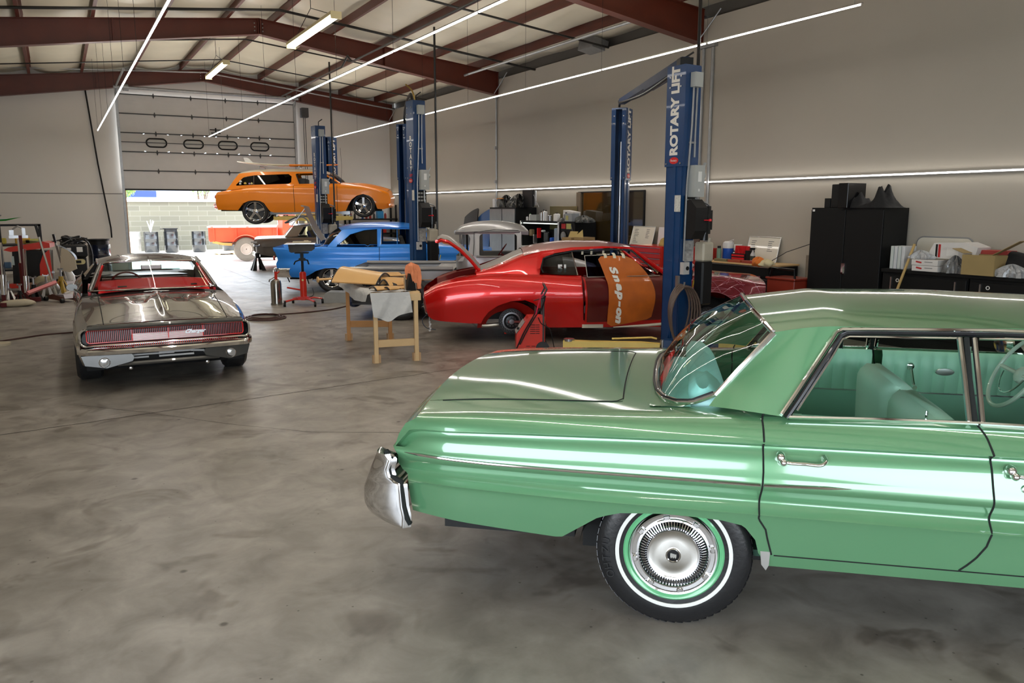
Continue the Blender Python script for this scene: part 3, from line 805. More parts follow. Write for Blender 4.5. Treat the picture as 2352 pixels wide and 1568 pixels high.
 L_=[(x,-.675,deckz(x,-.675,.001)) for x in np.linspace(-1.15,-.31,24)]+[(-.285,-.665,deckz(-.28,-.66,.001))]+pts+[(-.285,.665,deckz(-.28,.66,.001))]+[(x,.675,deckz(x,.675,.001)) for x in np.linspace(-.31,-1.15,24)]
 strip(L_,.0038,gap,'panel_gap',car,n=6)
 # chrome spear along the side
 for sg in (-1,1):
  for xa,xb in ((-1.268,.352),(.366,.716)):
   pts=[];rr=[]
   for x in np.linspace(xa,xb,40):
    z=lin([(-1.27,.755),(-.84,.743),(.35,.733),(.72,.741)],x);y=lin(sorted((q[1],q[0]) for q in S.raw(x)),z)
    pts.append((x,sg*(y+.002),z));k=min(1,(x-xa)/.08+.12) if xa<0 else min(1,(xb-x)/.1+.1);rr.append(.0075*k)
   m=M();m.tube(pts,rr,8);m.build('side_spear',chrome,car)
 # wrapped chrome bumper: convex cheek below, narrow waist above, rolled front edge
 XO=[(.395,-1.30),(.40,-1.35),(.415,-1.40),(.437,-1.443),(.478,-1.472),(.536,-1.478),(.60,-1.46),(.66,-1.435),(.715,-1.41),(.755,-1.39)]
 XG=[(.395,-1.262),(.45,-1.258),(.50,-1.268),(.568,-1.272),(.612,-1.275),(.622,-1.30),(.646,-1.328),(.68,-1.336),(.725,-1.320),(.755,-1.342)]
 m=M();L=[]
 for z in [.395,.40,.408,.42,.437,.455,.478,.505,.536,.565,.59,.606,.614,.622,.634,.646,.662,.68,.70,.715,.73,.745,.755]:
  xo,xg=pch(XO,z),lin(XG,z);row=[(-1.26,.955,z)] if False else []
  half=[]
  half.append((xg+.03,.965,z))
  for t in np.linspace(0,1,15):
   th=PI/2*(1-t);half.append((xo-.02+(xg-xo+.02)*(1-math.cos(th))**1.1,.87+.115*math.sin(th)**.85,z))
  for y in np.linspace(.80,0,12):half.append((xo-.02-.01*(1-(y/.87)**2),y,z))
  half=[(p[0],p[1],.60+(p[2]-.60)*(.25+.75*min(1,max(0,(p[1]-.62)/.25))**1.0) if p[2]>.60 else p[2]) for p in half]
  row=half+[(p[0],-p[1],p[2]) for p in half[-2::-1]]
  L.append(row)
 m.rows(L)
 bm_=m.build('rear_bumper',chrome,car,smooth=50)
 for sg in (-1,1):
  m=M();m.tube([(x-.004,sg*.982,z) for z,x in XG],.007,6);m.build('bumper_edge',chrome,car)
 m=M()
 for k in range(8):m.box((-1.27,-.62-.0*k,.70-.028*k),(.02,.20,.012))
 m.build('tail_lamp',pm('red_lens',(.4,.02,.01),.2,coat=.5),car,smooth=0)
 for sg in (-1,1):
  m=M();m.tube([(-1.352,sg*.955,.762),(-1.318,sg*.965,.735),(-1.332,sg*.968,.68),(-1.325,sg*.968,.648),(-1.30,sg*.97,.632),(-1.274,sg*.972,.622),(-1.268,sg*.972,.56),(-1.262,sg*.972,.50),(-1.248,sg*.972,.44),(-1.24,sg*.96,.41)],.015,6);m.build('bumper_gasket',gap,car)
 # roof and sail panels
 ze=[(.25,1.34),(.40,1.352),(.69,1.388),(1.4,1.398),(2.1,1.365),(2.3,1.33)]
 zr=[(.25,1.40),(.36,1.412),(.70,1.462),(1.25,1.470),(1.8,1.455),(2.3,1.40)]
 ye=[(.25,.72),(.4,.725),(.7,.725),(2.3,.70)]
 def edge(x):return (lin(ye,x),lin(ze,x))
 m=M();nx=34;L=[]
 for i in range(nx+1):
  x=[.36+(.34)*k/8 for k in range(9)][i] if i<=8 else .70+(2.18-.70)*(i-8)/(nx-8)
  row=[]
  for j in range(33):
   v=-1+j/16;k=max(0,1-(x-.36)/.34);X=x-.0+k*.045*abs(v)**3;y,z=edge(X);row.append((X,v*y,z+(lin(zr,X)-z)*(1-abs(v)**2.3)))
  row=[(row[0][0],row[0][1]-.010,row[0][2]-.028)]+row+[(row[-1][0],row[-1][1]+.010,row[-1][2]-.028)]
  L.append(row)
 m.rows(L);m.build('roof',G,car,smooth=28)
 # rear window curve
 Bc=crv([(0,-.115,0,1.0),(.25,-.112,.27,1.0),(.5,-.095,.48,1.0),(.68,-.06,.61,1.0),(.82,.0,.695,1.004),(.92,.07,.733,1.015),(1,.165,.748,1.06)])
 Tc=crv([(0,.345,0,1.408),(.4,.35,.33,1.404),(.8,.375,.60,1.382),(1,.405,.728,1.352)])
 # side edge of the glass from (.165,.748,1.06) to (.405,.728,1.352)
 m=M();vv=np.linspace(-1,1,61);m.rows([[(-.13,Bc(v)[1],1.0-.012*abs(Bc(v)[1])**2) for v in vv],[((-.13+Bc(v)[0])/2,Bc(v)[1],1.002-.006*abs(Bc(v)[1])**2) for v in vv],[(Bc(v)[0]+.012,Bc(v)[1],Bc(v)[2]-.006) for v in vv]]);m.build('tulip_panel',G,car,smooth=60)
 m=M();loft4(m,Bc,Tc,16,40,.055,bx=-1)
 GL=glass('window_glass',(.80,.93,.90),1.15)
 m.build('rear_window',GL,car,smooth=60)
 eb=[Bc(v) for v in np.linspace(-1,1,80)]
 tp=[Tc(v) for v in np.linspace(-1,1,40)]
 def bow(p0,p1,k,n_=16):
  out=[]
  for i in range(n_+1):
   t=i/n_;p=Vector(p0).lerp(Vector(p1),t);out.append(tuple(p))
  return out
 strip([(p[0],p[1],p[2]+.004) for p in eb],.013,chrome,'window_trim',car,n=8)
 for sg in (-1,1):strip([(p[0],p[1]*1.005,p[2]) for p in bow(Bc(sg),Tc(sg),0)],.013,chrome,'window_trim',car)
 strip([(p[0]-.004,p[1],p[2]+.002) for p in tp],.011,chrome,'window_trim',car)
 strip([(p[0]-.012,p[1]*1.0,p[2]+.012) for p in eb],.006,blk,'window_seal',car)
 # sail (C) panel
 P0=Vector((.437,.895,1.012));P1=Vector((.70,.725,1.388))
 for sg in (-1,1):
  m=M();L=[]
  for i in range(15):
   t=i/14
   q=Vector(Bc(1)).lerp(Vector(Tc(1)),t);p=P0.lerp(P1,t)
   row=[]
   for j in range(13):
    s_=j/12;c=q.lerp(p,s_);b=math.sin(PI*s_)
    c.y+=.035*b*(1-.55*t);c.x-=.018*b*(1-t);c.z+=.012*b
    fl=max(0,1-t/.22)**2
    c.y+=fl*.035*(1-s_);c.z-=fl*.045*(1-s_);c.x-=fl*.03*(1-s_)
    row.append((c.x,sg*c.y,c.z))
   L.append(row)
  m.rows(L);m.build('sail_panel',G,car,smooth=60)
 # bright edge of door opening and dark weatherstrip frame
 yfn=lambda x,z:.905+(.722-.905)*max(0,min(1.05,(z-1.0)/.388))
 for sg in (-1,1):
  up=[(.447,1.018),(.50,1.095),(.57,1.20),(.64,1.305),(.675,1.358),(.70,1.37),(.80,1.374),(1.3,1.383),(1.8,1.375),(2.1,1.345)]
  strip([(x-.012,sg*(yfn(x,z)+.008),z+.006) for x,z in up],.009,chrome,'window_trim',car,n=6)
  strip([(x+.008,sg*(yfn(x,z)+.002),z-.010) for x,z in up],.013,blkm,'weatherstrip',car,n=8)
  inn=[(.50,1.04),(.56,1.13),(.63,1.235),(.69,1.335),(.72,1.345),(1.16,1.352)]
  strip([(x+.0,sg*(yfn(x,z)-.004),z) for x,z in inn],.006,chrome,'window_frame',rdoor if sg<0 else car,n=6)
  strip([(x,sg*(yfn(x,z)-.004),z) for x,z in [(1.235,1.352),(1.5,1.357),(1.8,1.352),(2.02,1.33)]],.006,chrome,'window_frame',fdoor if sg<0 else car,n=6)
  # B post of the hardtop: two bright uprights
  for x0,x1 in ((1.175,1.158),(1.225,1.215)):
   m=M();m.tube([(x0,sg*.895,1.02),((x0+x1)/2,sg*(yfn(1.2,1.19)+.004),1.19),(x1,sg*(yfn(1.2,1.35)),1.355)],.012,8);m.build('door_pillar',chrome,car)
  m=M();m.tube([(1.20,sg*.885,1.02),(1.188,sg*(yfn(1.2,1.19)-.004),1.19),(1.186,sg*(yfn(1.2,1.35)-.006),1.355)],.012,6);m.build('pillar_seal',gap,car)
  # belt moulding
  strip([(x,sg*(.900),lin([(.44,1.012),(.8,1.022),(1.2,1.027),(2.3,1.015)],x)) for x in np.linspace(.455,2.25,30)],.0085,chrome,'belt_trim',car,n=6)
  # glass
  for nm,poly in (('rear_door_glass',[(.50,1.02),(.69,1.345),(1.17,1.352),(1.18,1.02)]),('front_door_glass',[(1.22,1.02),(1.22,1.352),(1.95,1.345),(2.25,1.02)])):
   m=M();m.add([(x,sg*(yfn(x,z)-.012),z) for x,z in poly],[(0,1,2,3)]);m.build(nm,glass('side_glass',(.88,.96,.92),.06),car,smooth=0)
  # inner door tops and A pillar
  m=M();m.tube([(2.38,sg*.86,1.0),(2.05,sg*.72,1.35)],.025,8);m.build('windshield_pillar',G,car)
 # windshield
 m=M();loft4(m,crv([(0,2.75,0,1.02),(.7,2.68,.62,1.02),(1,2.42,.84,1.02)]),crv([(0,2.22,0,1.40),(1,2.08,.68,1.36)]),10,24,.03,1)
 m.build('windshield',GL,car,smooth=60)
 # ---- wheels
 gw=pm('wheel_green',(.10,.36,.16),.25,coat=.8)
 tirb=pm('glossy_tire',(.012,.012,.013),.28,bump=.08,bscale=50)
 ww=pm('whitewall',(.62,.62,.58),.5)
 def hub_wheel(x,sg,first=False):
  y=sg*.81;t=wheel(car,x,y,.352,.352,.205,.19,'hub',sg,n=72,tirem=tirb)
  T=Matrix.Translation((x,y,.352)) @ Matrix.Rotation(-sg*PI/2,4,'X');h=.1025
  m=M();m.T=T;m.lathe([(.262,h*1.03),(.262,h*1.075),(.250,h*1.085),(.245,h*1.075),(.245,h*1.03)],72);m.build('whitewall_band',ww,t)
  m=M();m.T=T;m.lathe([(.222,h*.90),(.228,h*.98),(.220,h*1.03),(.206,h*.98),(.196,h*.86),(.19,h*.80),(.12,h*.78)],72);rim=m.build('rim',gw,t)
  # pressed hub cap: outer ring, slots, finned cone, brushed dish, emblem
  m=M();m.T=T
  m.lathe([(.199,h*.88),(.201,h*1.02),(.194,h*1.10),(.186,h*1.08),(.183,h*1.00),(.166,h*.98),(.163,h*1.08),(.156,h*1.10)],80)
  m.lathe([(.125,h*.92),(.122,h*1.12),(.117,h*1.19),(.110,h*1.17)],80)
  for k in range(8):
   a=2*PI*k/8+.2;M3=Matrix.Rotation(a,3,'Z');m.box(tuple(M3 @ Vector((.175,0,h*1.06))),(.022,.030,.014),rot=M3,bev=.004)
  cap=m.build('hubcap',chrome,t,smooth=40)
  m=M();m.T=T
  for k in range(72):
   a=2*PI*k/72;M3=Matrix.Rotation(a,3,'Z') @ Matrix.Rotation(.45,3,'Y');m.box(tuple(Matrix.Rotation(a,3,'Z') @ Vector((.141,0,h*1.0))),(.036,.0045,.012),rot=M3)
  m.build('hubcap_fins',chrome,t,smooth=0,fix=False)
  m=M();m.T=T;m.lathe([(.182,h*.985),(.167,h*.98)],60);m.lathe([(.158,h*.95),(.124,h*.80)],60);m.build('hubcap_recess',blkm,t)
  m=M();m.T=T;m.lathe([(.112,h*1.15),(.105,h*1.10),(.07,h*1.16),(.0,h*1.19)],64)
  b_=pm('brushed_dish',(.78,.76,.72),.24,1.,var=.03);b_.node_tree.nodes['Principled BSDF'].inputs['Anisotropic'].default_value=.75
  tg=b_.node_tree.nodes.new('ShaderNodeTangent');tg.direction_type='RADIAL';tg.axis='Y';b_.node_tree.links.new(tg.outputs[0],b_.node_tree.nodes['Principled BSDF'].inputs['Tangent'])
  m.build('hubcap_dish',b_,t,smooth=60)
  m=M();m.T=T;m.lathe([(.034,h*1.16),(.034,h*1.24),(.030,h*1.27),(.027,h*1.25)],32);m.build('emblem_ring',chrome,t)
  m=M();m.T=T;m.lathe([(.029,h*1.24),(.0,h*1.26)],32);m.build('emblem_disc',blkm,t)
  m=M();m.T=T
  for k in range(3):
   dx=-.009+k*.009;m.prism([(dx-.0045,.012-k*.002),(dx+.0045,.012-k*.002),(dx+.0045,-.006),(dx,-.013),(dx-.0045,-.006)],lambda p,q,d:(p,q*(-sg),h*1.262+d),.002)
  m.build('emblem',pm('emblem_silver',(.8,.8,.78),.2,1.),t,smooth=0)
  if sg<0:
   for ch,ang in zip('OHTZU',(3.55,3.42,3.29,3.16,3.03)):
    rr_=.305;c=T @ Vector((rr_*math.cos(ang),rr_*math.sin(ang),h*1.068));c2=T @ Vector((rr_*math.cos(ang)*1.2,rr_*math.sin(ang)*1.2,h*1.068));up=(c2-c).normalized();nrm=Vector((0,sg,0));xx=up.cross(nrm)
    text(ch,.05,frame(c,xx,up),tirb,'sidewall_letter',t,.0015)
  return t
 for x in (0,WB):
  for sg in (-1,1):hub_wheel(x,sg)
 under(car,-1.1,3.75,1.80,.36,.47,[0,WB],.46)
 for x in (0,WB):
  for sg in (-1,1):
   m=M();m.grid(18,3,lambda u,v,x=x,sg=sg:(x-.43*math.cos(PI*u),sg*(.90-.35*v),.36+.235*math.sin(PI*u)))
   m.box((x,sg*.56,.45),(.9,.02,.5));m.build('wheel_well',dark,car,smooth=0)
 for sg in (-1,1):
  m=M();m.prism([(.372,.50),(.405,.49),(.415,.43),(.412,.35),(.40,.325),(.38,.35),(.372,.42)],lambda p,q,d:(p,sg*(.944+.004-d),q),.012)
  m.build('stone_guard',alum,car,smooth=0)
 # door handles, lock, fuel
 def handle(x,z,par):
  for sg in (-1,1):
   yb_=lin(sorted((q[1],q[0]) for q in S.raw(x)),z)
   m=M()
   m.tube(spline([(x-.045,sg*(yb_-.005),z+.028),(x-.04,sg*(yb_+.02),z+.018),(x-.02,sg*(yb_+.035),z+.004),(x+.05,sg*(yb_+.04),z+.004),(x+.11,sg*(yb_+.038),z+.002),(x+.135,sg*(yb_+.02),z+.015),(x+.13,sg*(yb_-.005),z+.03)],5),.0095,8,flat=.8)
   m.lathe([(.021,0),(.02,.02),(.012,.034),(0,.036)],20,Matrix.Translation((x-.045,sg*(yb_),z+.02)) @ Matrix.Rotation(-sg*PI/2,4,'X'))
   m.lathe([(.017,0),(.016,.02),(.008,.03),(0,.032)],20,Matrix.Translation((x-.035,sg*(yb_+.02),z+.003)) @ Matrix.Rotation(-sg*PI/2,4,'X'))
   m.build('handle',chrome,par,smooth=60)
 handle(.475,.838,rdoor);handle(1.36,.838,fdoor)
 for sg in (-1,1):
  m=M();m.lathe([(.017,0),(.016,.006),(.012,.008),(.008,.005),(0,.005)],24,Matrix.Translation((1.375,sg*.985,.785)) @ Matrix.Rotation(-sg*PI/2,4,'X'));m.build('lock_cylinder',chrome,fdoor)
 # ---- interior
 vin=pm('seat_vinyl_mint',(.68,.93,.80),.42,var=.04,bump=.05,bscale=25)
 vin2=pm('door_vinyl_mint',(.34,.62,.47),.5,var=.05)
 vin3=pm('seat_back_aqua',(.52,.93,.90),.45,var=.05)
 def bench(x,tilt,zt,nm,mt,th0,cen=0):
  for k in (-1,1):
   m=M();L=[];w0,w1=(.01,.70+k*-cen)
   for i in range(13):
    u=i/12;z=.58+(zt-.58)*u;xb=x-tilt*u;th=th0*(1-.25*u)*math.sqrt(max(.0,1-(max(0,u-.8)/.2)**2*.85));row=[]
    for j in range(17):
     q=2*PI*j/16;cy=(w0+w1)/2;hy=(w1-w0)/2*(1-.10*max(0,u-.7)/.3)
     e=.28;cs,sn=math.cos(q),math.sin(q)
     row.append((xb+th*math.copysign(abs(cs)**.8,cs),cen+k*(cy+hy*math.copysign(abs(sn)**e,sn)),z+.02*u*(1-abs(sn)**3)))
    L.append(row)
   m.rows(L);m.add([L[-1][j] for j in range(16)],[tuple(range(16))]);m.build(nm,mt,car,smooth=60)
  m=M();m.box((x+.28,0,.55),(.55,1.4,.18),bev=.06);m.build('seat_cushion',vin,car)
 bench(.27,.16,1.07,'rear_seat_back',vin3,.115,-.27)
 bench(1.19,.04,.965,'front_seat_back',vin,.125)
 # parcel shelf, floor, far door trim
 m=M();m.box((.05,0,.965),(.26,1.30,.01));m.build('parcel_shelf',vin3,car,smooth=0)
 m=M();m.box((1.35,0,.36),(2.5,1.7,.03));m.build('cabin_floor',pm('carpet_green',(.04,.10,.07),.95),car,smooth=0)
 pad=lambda x0,x1,z0,z1,n_:None
 for sg in (-1,1):
  for x0,x1 in ((.52,1.20),(1.26,2.24)):
   m=M();nn=int((x1-x0)/.075)
   for k in range(nn):
    a_=x0+(x1-x0)*k/nn;b_=x0+(x1-x0)*(k+1)/nn
    L=[]
    for u in np.linspace(0,1,6):
     xx=a_+(b_-a_)*u;bu=.014*math.sin(PI*u)**.6;L.append([(xx,sg*(.875-bu),.76),(xx,sg*(.86-bu),.90),(xx,sg*(.855-bu),.99),(xx,sg*.875,1.02)])
    m.rows(L)
   p_=m.build('door_trim_pleats',pm('pleat_vinyl',(.45,.76,.58),.4,var=.04),car,smooth=50)
   m=M();m.box(((x0+x1)/2,sg*.872,.66),(x1-x0,.012,.19));m.box(((x0+x1)/2,sg*.88,.48),(x1-x0,.012,.17));m.build('door_trim_panel',vin2,car,smooth=0)
   m=M();m.box(((x0+x1)/2,sg*.864,.757),(x1-x0,.006,.008));m.box(((x0+x1)/2,sg*.864,.56),(x1-x0,.006,.005));m.build('trim_strip',alum,car,smooth=0)
   m=M();cx=x0+.16
   m.lathe([(.028,0),(.022,.02),(0,.03)],16,Matrix.Translation((cx,sg*.85,.93)) @ Matrix.Rotation(sg*PI/2,4,'X'));m.tube([(cx,sg*.825,.93),(cx+.01,sg*.80,.85),(cx+.015,sg*.79,.82)],.009,6);m.cyl((cx+.015,sg*.80,.815),(cx+.015,sg*.76,.81),.014,n=10)
   m.lathe([(.02,0),(.016,.02),(0,.03)],16,Matrix.Translation((cx-.05,sg*.86,.69)) @ Matrix.Rotation(sg*PI/2,4,'X'));m.tube([(cx-.05,sg*.835,.69),(cx+.07,sg*.83,.675),(cx+.10,sg*.83,.675)],.010,6)
   m.cyl((x0+.5,sg*.86,1.02),(x0+.5,sg*.86,1.06),.005,n=6)
   m.build('window_crank',chrome,car)
 for sg in (-1,1):
  m=M();m.lathe([(.055,0),(.05,.004),(0,.006)],24,Matrix.Translation((1.62,sg*.838,.90)) @ Matrix.Rotation(sg*PI/2,4,'X') @ Matrix.Diagonal((1,.42,1,1)));m.build('door_badge',alum,car)
 # headliner, inner sail
 m=M();m.grid(12,9,lambda u,v:(.42+1.6*u,(-1+2*v)*.69,1.355+.055*(1-abs(-1+2*v)**2)*(1-.3*u)));m.build('headliner',vin2,car)
 # dashboard, steering wheel, mirror
 m=M();m.box((2.42,0,.92),(.28,1.6,.22),bev=.06);m.build('dashboard',vin2,car)
 T=Matrix.Translation((2.02,.42,.98)) @ Matrix.Rotation(R(-68),4,'Y')
 T2=Matrix.Translation((1.84,.40,1.0)) @ Matrix.Rotation(R(-62),4,'Y')
 wh=pm('ivory_plastic',(.62,.70,.60),.3,coat=.5)
 m=M();m.T=T2;m.tube([(.215*math.cos(t),.215*math.sin(t),0) for t in np.linspace(0,2*PI,49)[:-1]],.0115,8,closed=True);m.tube([(0,-.21,0),(0,-.1,-.02),(0,0,-.03),(0,.1,-.02),(0,.21,0)],.012,6,flat=.7)
 m.lathe([(.05,-.04),(.045,-.02),(.03,-.008),(0,-.005)],20);sw=m.build('steering_wheel',wh,car)
 m=M();m.T=T2;m.tube([(.13*math.cos(t),.13*math.sin(t),.0) for t in np.linspace(PI*.55,PI*1.45,20)],.004,6);m.cyl((0,0,-.05),(0,0,-.6),.02,n=10);m.build('horn_ring',chrome,sw)
 m=M();m.box((2.15,0,1.28),(.02,.24,.065),bev=.01);m.cyl((2.15,0,1.30),(2.12,0,1.38),.008,n=6);m.build('rear_view_mirror',blkm,car)
 for sg in (-1,1):
  if sg>0:m=M();m.tube([(.98,sg*.72,1.05),(.98,sg*.70,1.32)],.014,6);m.build('center_post',blk,car)
  m=M();m.lathe([(.0,0),(.12,.0),(.125,.012),(.10,.04),(0,.045)],24,Matrix.Translation((2.02,sg*1.02,1.06)) @ Matrix.Rotation(R(-90),4,'Y') @ Matrix.Diagonal((.6,1.,1,1)));
  m.tube([(2.1,sg*1.02,1.06),(2.12,sg*.93,1.0)],.012,6);m.build('door_mirror',chrome,car)
 # front end (headlights, grille, bumper) for completeness from other views
 m=M()
 for k in range(12):m.box((3.955,0,.50+k*.028),(.02,1.1,.008))
 m.build('grille',chrome,car,smooth=0)
 for sg in (-1,1):
  for dy in (.64,.80):
   m=M();m.lathe([(.08,0),(.075,.02),(0,.035)],24,Matrix.Translation((3.93,sg*dy,.66)) @ Matrix.Rotation(R(90),4,'Y'));m.build('headlight',alum,car)
 m=M();L=[]
 for v in np.linspace(-1,1,41):L.append([(3.95+dx+.06*(1-v*v)-.25*max(0,abs(v)-.9)*4,v*.96,z) for z,dx in ((.50,0),(.47,.06),(.41,.08),(.37,.05),(.36,0))])
 m.rows(L);m.build('front_bumper',chrome,car)
 return car
GS=green_sedan()
# ---------------------------------------------------------------- generic closed car used for the cars further back
def simple_rails(W,top,belt_y,mids,bottom=.22,crease=None):
 x0,x1=top[0][0],top[-1][0]
 def tp(y):return [(x0,y-.09),(x0+.35,y-.02),(x0+1.1,y),(x1-1.0,y),(x1-.35,y-.03),(x1,y-.12)]
 rails=[(top,tp(belt_y),0)]
 for fr,y,c in mids:
  rails.append(([(x,z-(z-bottom)*fr) for x,z in top],tp(y),c))
 return rails
def add_gaps(S,car,curves,zs,mat,sides=(-1,)):
 for cur in curves:
  for sg in sides:
   pts=[]
   for z in np.linspace(zs[0],zs[1],24):
    x=lin(cur,z);y=lin(sorted((q[1],q[0]) for q in S.raw(x)),z);pts.append((x,sg*(y+.001),z))
   strip(pts,.006,mat,'panel_gap',car,n=5)
gapm=pm('panel_gap_dark',(.006,.006,.007),.9)
tint=glass('tinted_glass',(.10,.10,.11),1.1)
clear=glass('clear_glass',(.8,.86,.86),1.0)
def arc(x,r,zc,z0,n=14):
 a0=math.asin(max(-1,min(1,(z0-zc)/r)))
 return [(x-r*math.cos(a0+(PI-2*a0)*k/n)*1.0,zc+r*math.sin(a0+(PI-2*a0)*k/n)) for k in range(n+1)]
def wells(car,xs,r,y,zc):
 for x in xs:
  for sg in (-1,1):
   m=M();m.grid(14,3,lambda u,v,x=x,sg=sg:(x-r*math.cos(PI*u),sg*(y-.3*v),zc+r*.8*math.sin(PI*u)))
   m.box((x,sg*(y-.32),zc+r*.35),(2*r,.02,r*.7));m.build('wheel_well',dark,car,smooth=0)
# ================================================================ red fastback coupe on the front lift
def red_coupe():
 a=R(-26.57);n=Vector((-math.sin(a),math.cos(a),0));d=Vector((math.cos(a),math.sin(a),0))
 o=Vector((7.22,8.55,0))-d*2.0+n*.95
 car=thing('coupe','candy red fastback coupe without wheels, trunk lid raised, between the front lift posts','car',tuple(o),a)
 P=paint('candy_red',(.72,.004,.004),.35,.26,1.,.02)
 top=[(-1.24,.72),(-1.0,.855),(-.62,.95),(-.2,.985),(.3,.975),(1.0,.955),(2.2,.955),(3.0,.93),(3.7,.84)]
 rails=simple_rails(1.9,top,.84,[(.07,.90,0),(.20,.935,0),(.36,.955,0),(.50,.95,0),(.68,.915,0),(.85,.885,0),(1.0,.86,0)],.215)
 rails[0]=(top,[(-1.24,.70),(-.9,.76),(-.4,.80),(.3,.84),(2.2,.84),(3.0,.80),(3.7,.70)],0)
 rear=[(-.437,.29),(-.40,.37),(-.33,.46),(-.20,.55),(-.02,.612),(.18,.625),(.30,.58),(.40,.49),(.46,.38),(.50,.225)]
 low=[(-1.3,.42),(-1.18,.40),(-1.10,.335),(-.60,.292),(-.437,.29)]+rear[1:]+[(.505,.222)]+arc(2.84,.44,.28,.22)+[(3.8,.3)]
 tail=[(.30,-1.08),(.42,-1.19),(.60,-1.215),(.72,-1.24),(.80,-1.18),(.86,-1.12)]
 seam1=[(.2,1.02),(.95,.98)];seam2=[(.2,2.12),(.95,2.16)]
 S=Shell(rails,3,low,tail,[(.3,3.6),(.9,3.68)],[(1.0,seam1),(2.14,seam2)],-1.24,3.7,80,extra=[-.45,.2,2.3])
 S.tb=.03;S.nb=.04
 m=M();S.side(m,-9,1.0);S.side(m,1.0,2.14,sides=(1,));kb=18;S.side(m,1.0,2.14,kb,sides=(-1,))
 S.side(m,2.14,9,sides=(1,))
 zc=[(-1.24,.80),(-.9,.93),(-.45,1.0),(.2,1.05)]
 S.deck(m,-9,-.2,zc,2.4,ny=16,hole=lambda x,y:x<-.45 and abs(y)<.70)
 S.cap(m,-1,.03);m.build('body',P,car,smooth=40)
 # front fenders and hood, loosely wrapped in red film
 W_=pm('wrapped_burgundy',(.22,.008,.022),.22,.35,1.,var=.3,scale=14,bump=.5,bscale=9,coat_rough=.05)
 m=M();S.side(m,2.14,9,sides=(-1,));S.deck(m,2.3,9,[(2.3,1.0),(3.7,.90)],2.2);S.cap(m,1,.04);fe=m.build('front_fender',W_,car,smooth=40)
 rr_=random.Random(5)
 film=glass('plastic_film',(.95,.8,.84),1.6,.12)
 m=M()
 for k in range(60):
  x=rr_.uniform(2.3,3.5);x2=x+rr_.uniform(-.5,.5);z=rr_.uniform(.45,.93);z2=z+rr_.uniform(-.3,.2);pts=[]
  for t in np.linspace(0,1,8):
   X=min(3.6,max(2.2,x+(x2-x)*t));Z=min(.93,max(.4,z+(z2-z)*t+.03*math.sin(t*3)));Z=max(Z,lin(low,X)+.01);Y=lin(sorted((q[1],q[0]) for q in S.raw(X)),Z);pts.append((X,-(Y+.004),Z))
  m.tube(pts,.003,4)
 m.build('film_creases',pm('film_highlight',(.55,.18,.25),.15,.2,1.),fe)
 # roof: long fastback, side lines and sail panels
 ze=[(-.45,1.005),(-.1,1.12),(.2,1.235),(.5,1.30),(.9,1.335),(1.4,1.345),(1.75,1.31)]
 zr=[(-.45,1.03),(-.1,1.18),(.2,1.31),(.5,1.375),(.9,1.415),(1.3,1.415),(1.75,1.36)]
 ye=[(-.45,.70),(.2,.67),(.9,.655),(1.75,.63)]
 edge=lambda x:(pch(ye,x),pch(ze,x))
 prim=pm('dull_primer_grey',(.34,.31,.29),.5,.1,.3,var=.08)
 m=M();roof(m,edge,zr,.18,1.75,2.3,24,10);m.build('roof',paint('dusty_red',(.36,.14,.12),.3,.38,.7,.1),car)
 # backlight filler panel (primed) and sails
 m=M();L=[]
 for i in range(12):
  x=-.45+.63*i/11;y,z=edge(x);zz=pch(zr,x);L.append([(x,v*y*.86,z+(zz-z)*(1-abs(v)**2.3)-.012) for v in np.linspace(-1,1,17)])
 m.rows(L);m.build('rear_window',prim,car)
 for sg in (-1,1):
  m=M();L=[]
  for i in range(22):
   x=-.50+(.60+.50)*i/21 if True else 0
   ya,za=edge(max(x,-.45));
   P0=S.prof(x)[0];yb_,zb_=P0
   if x>.40:zb_=lin([(.40,1.06),(.45,1.21),(.60,1.25)],x);yb_=.86+(ya-.86)*((zb_-.97)/(za-.97))
   row=[]
   for j in range(9):
    t=j/8;b=math.sin(PI*t);row.append((x,sg*(ya*.86+(ya-ya*.86)*min(1,t*6) if t<1/6 else ya+(yb_-ya)*((t-1/6)/(5/6))+.02*b),(za+(pch(zr,max(x,-.45))-za)*(1-.86**2.3)*(1-min(1,t*6)) if t<1/6 else za+(zb_-za)*((t-1/6)/(5/6))+.012*b)))
   L.append(row)
  m.rows(L);m.build('sail_panel',P,car,smooth=50)
 gy=lambda x,z:.86+(.66-.86)*max(0,(z-.97)/.375)
 panel_poly([(.40,1.06),(.45,1.215),(.62,1.265),(.9,1.31),(1.4,1.335),(1.72,1.32),(1.72,1.345),(1.3,1.36),(.85,1.345),(.5,1.30),(.37,1.23),(.36,1.05)],gy,.03,P,'roof_rail',car,out=.004)
 for sg in (-1,1):
  strip([(x,sg*(gy(x,z)+.006),z) for x,z in [(.44,1.0),(.415,1.06),(.45,1.19),(.62,1.245),(.9,1.295),(1.4,1.315),(1.72,1.30),(2.05,1.0)]],.011,blk,'weatherstrip',car)
  m=M();m.tube([(1.72,sg*.655,1.325),(2.2,sg*.80,.965)],.03,8);m.build('windshield_pillar',P,car)
  m=M();m.prism([(.43,1.0),(.43,1.18),(.62,1.24),(.86,1.29),(.92,.965),(.6,.975)],lambda p,q,d:(p,sg*(gy(p,q)-.01-d),q),.005);m.build('quarter_glass',glass('dusty_glass',(.45,.47,.48),1.0,.05),car,smooth=0)
  strip([(.86,sg*gy(.86,1.29),1.29),(.93,sg*gy(.92,.97),.965)],.009,chrome,'window_frame',car)
 m=M();m.tube([(.45,-.865,1.17),(.6,-.865,1.13),(.92,-.868,1.0)],.004,5);m.build('glass_reflection_seal',chrome,car) if False else None
 pb=pm('number_sticker',(.75,.75,.74),.5)
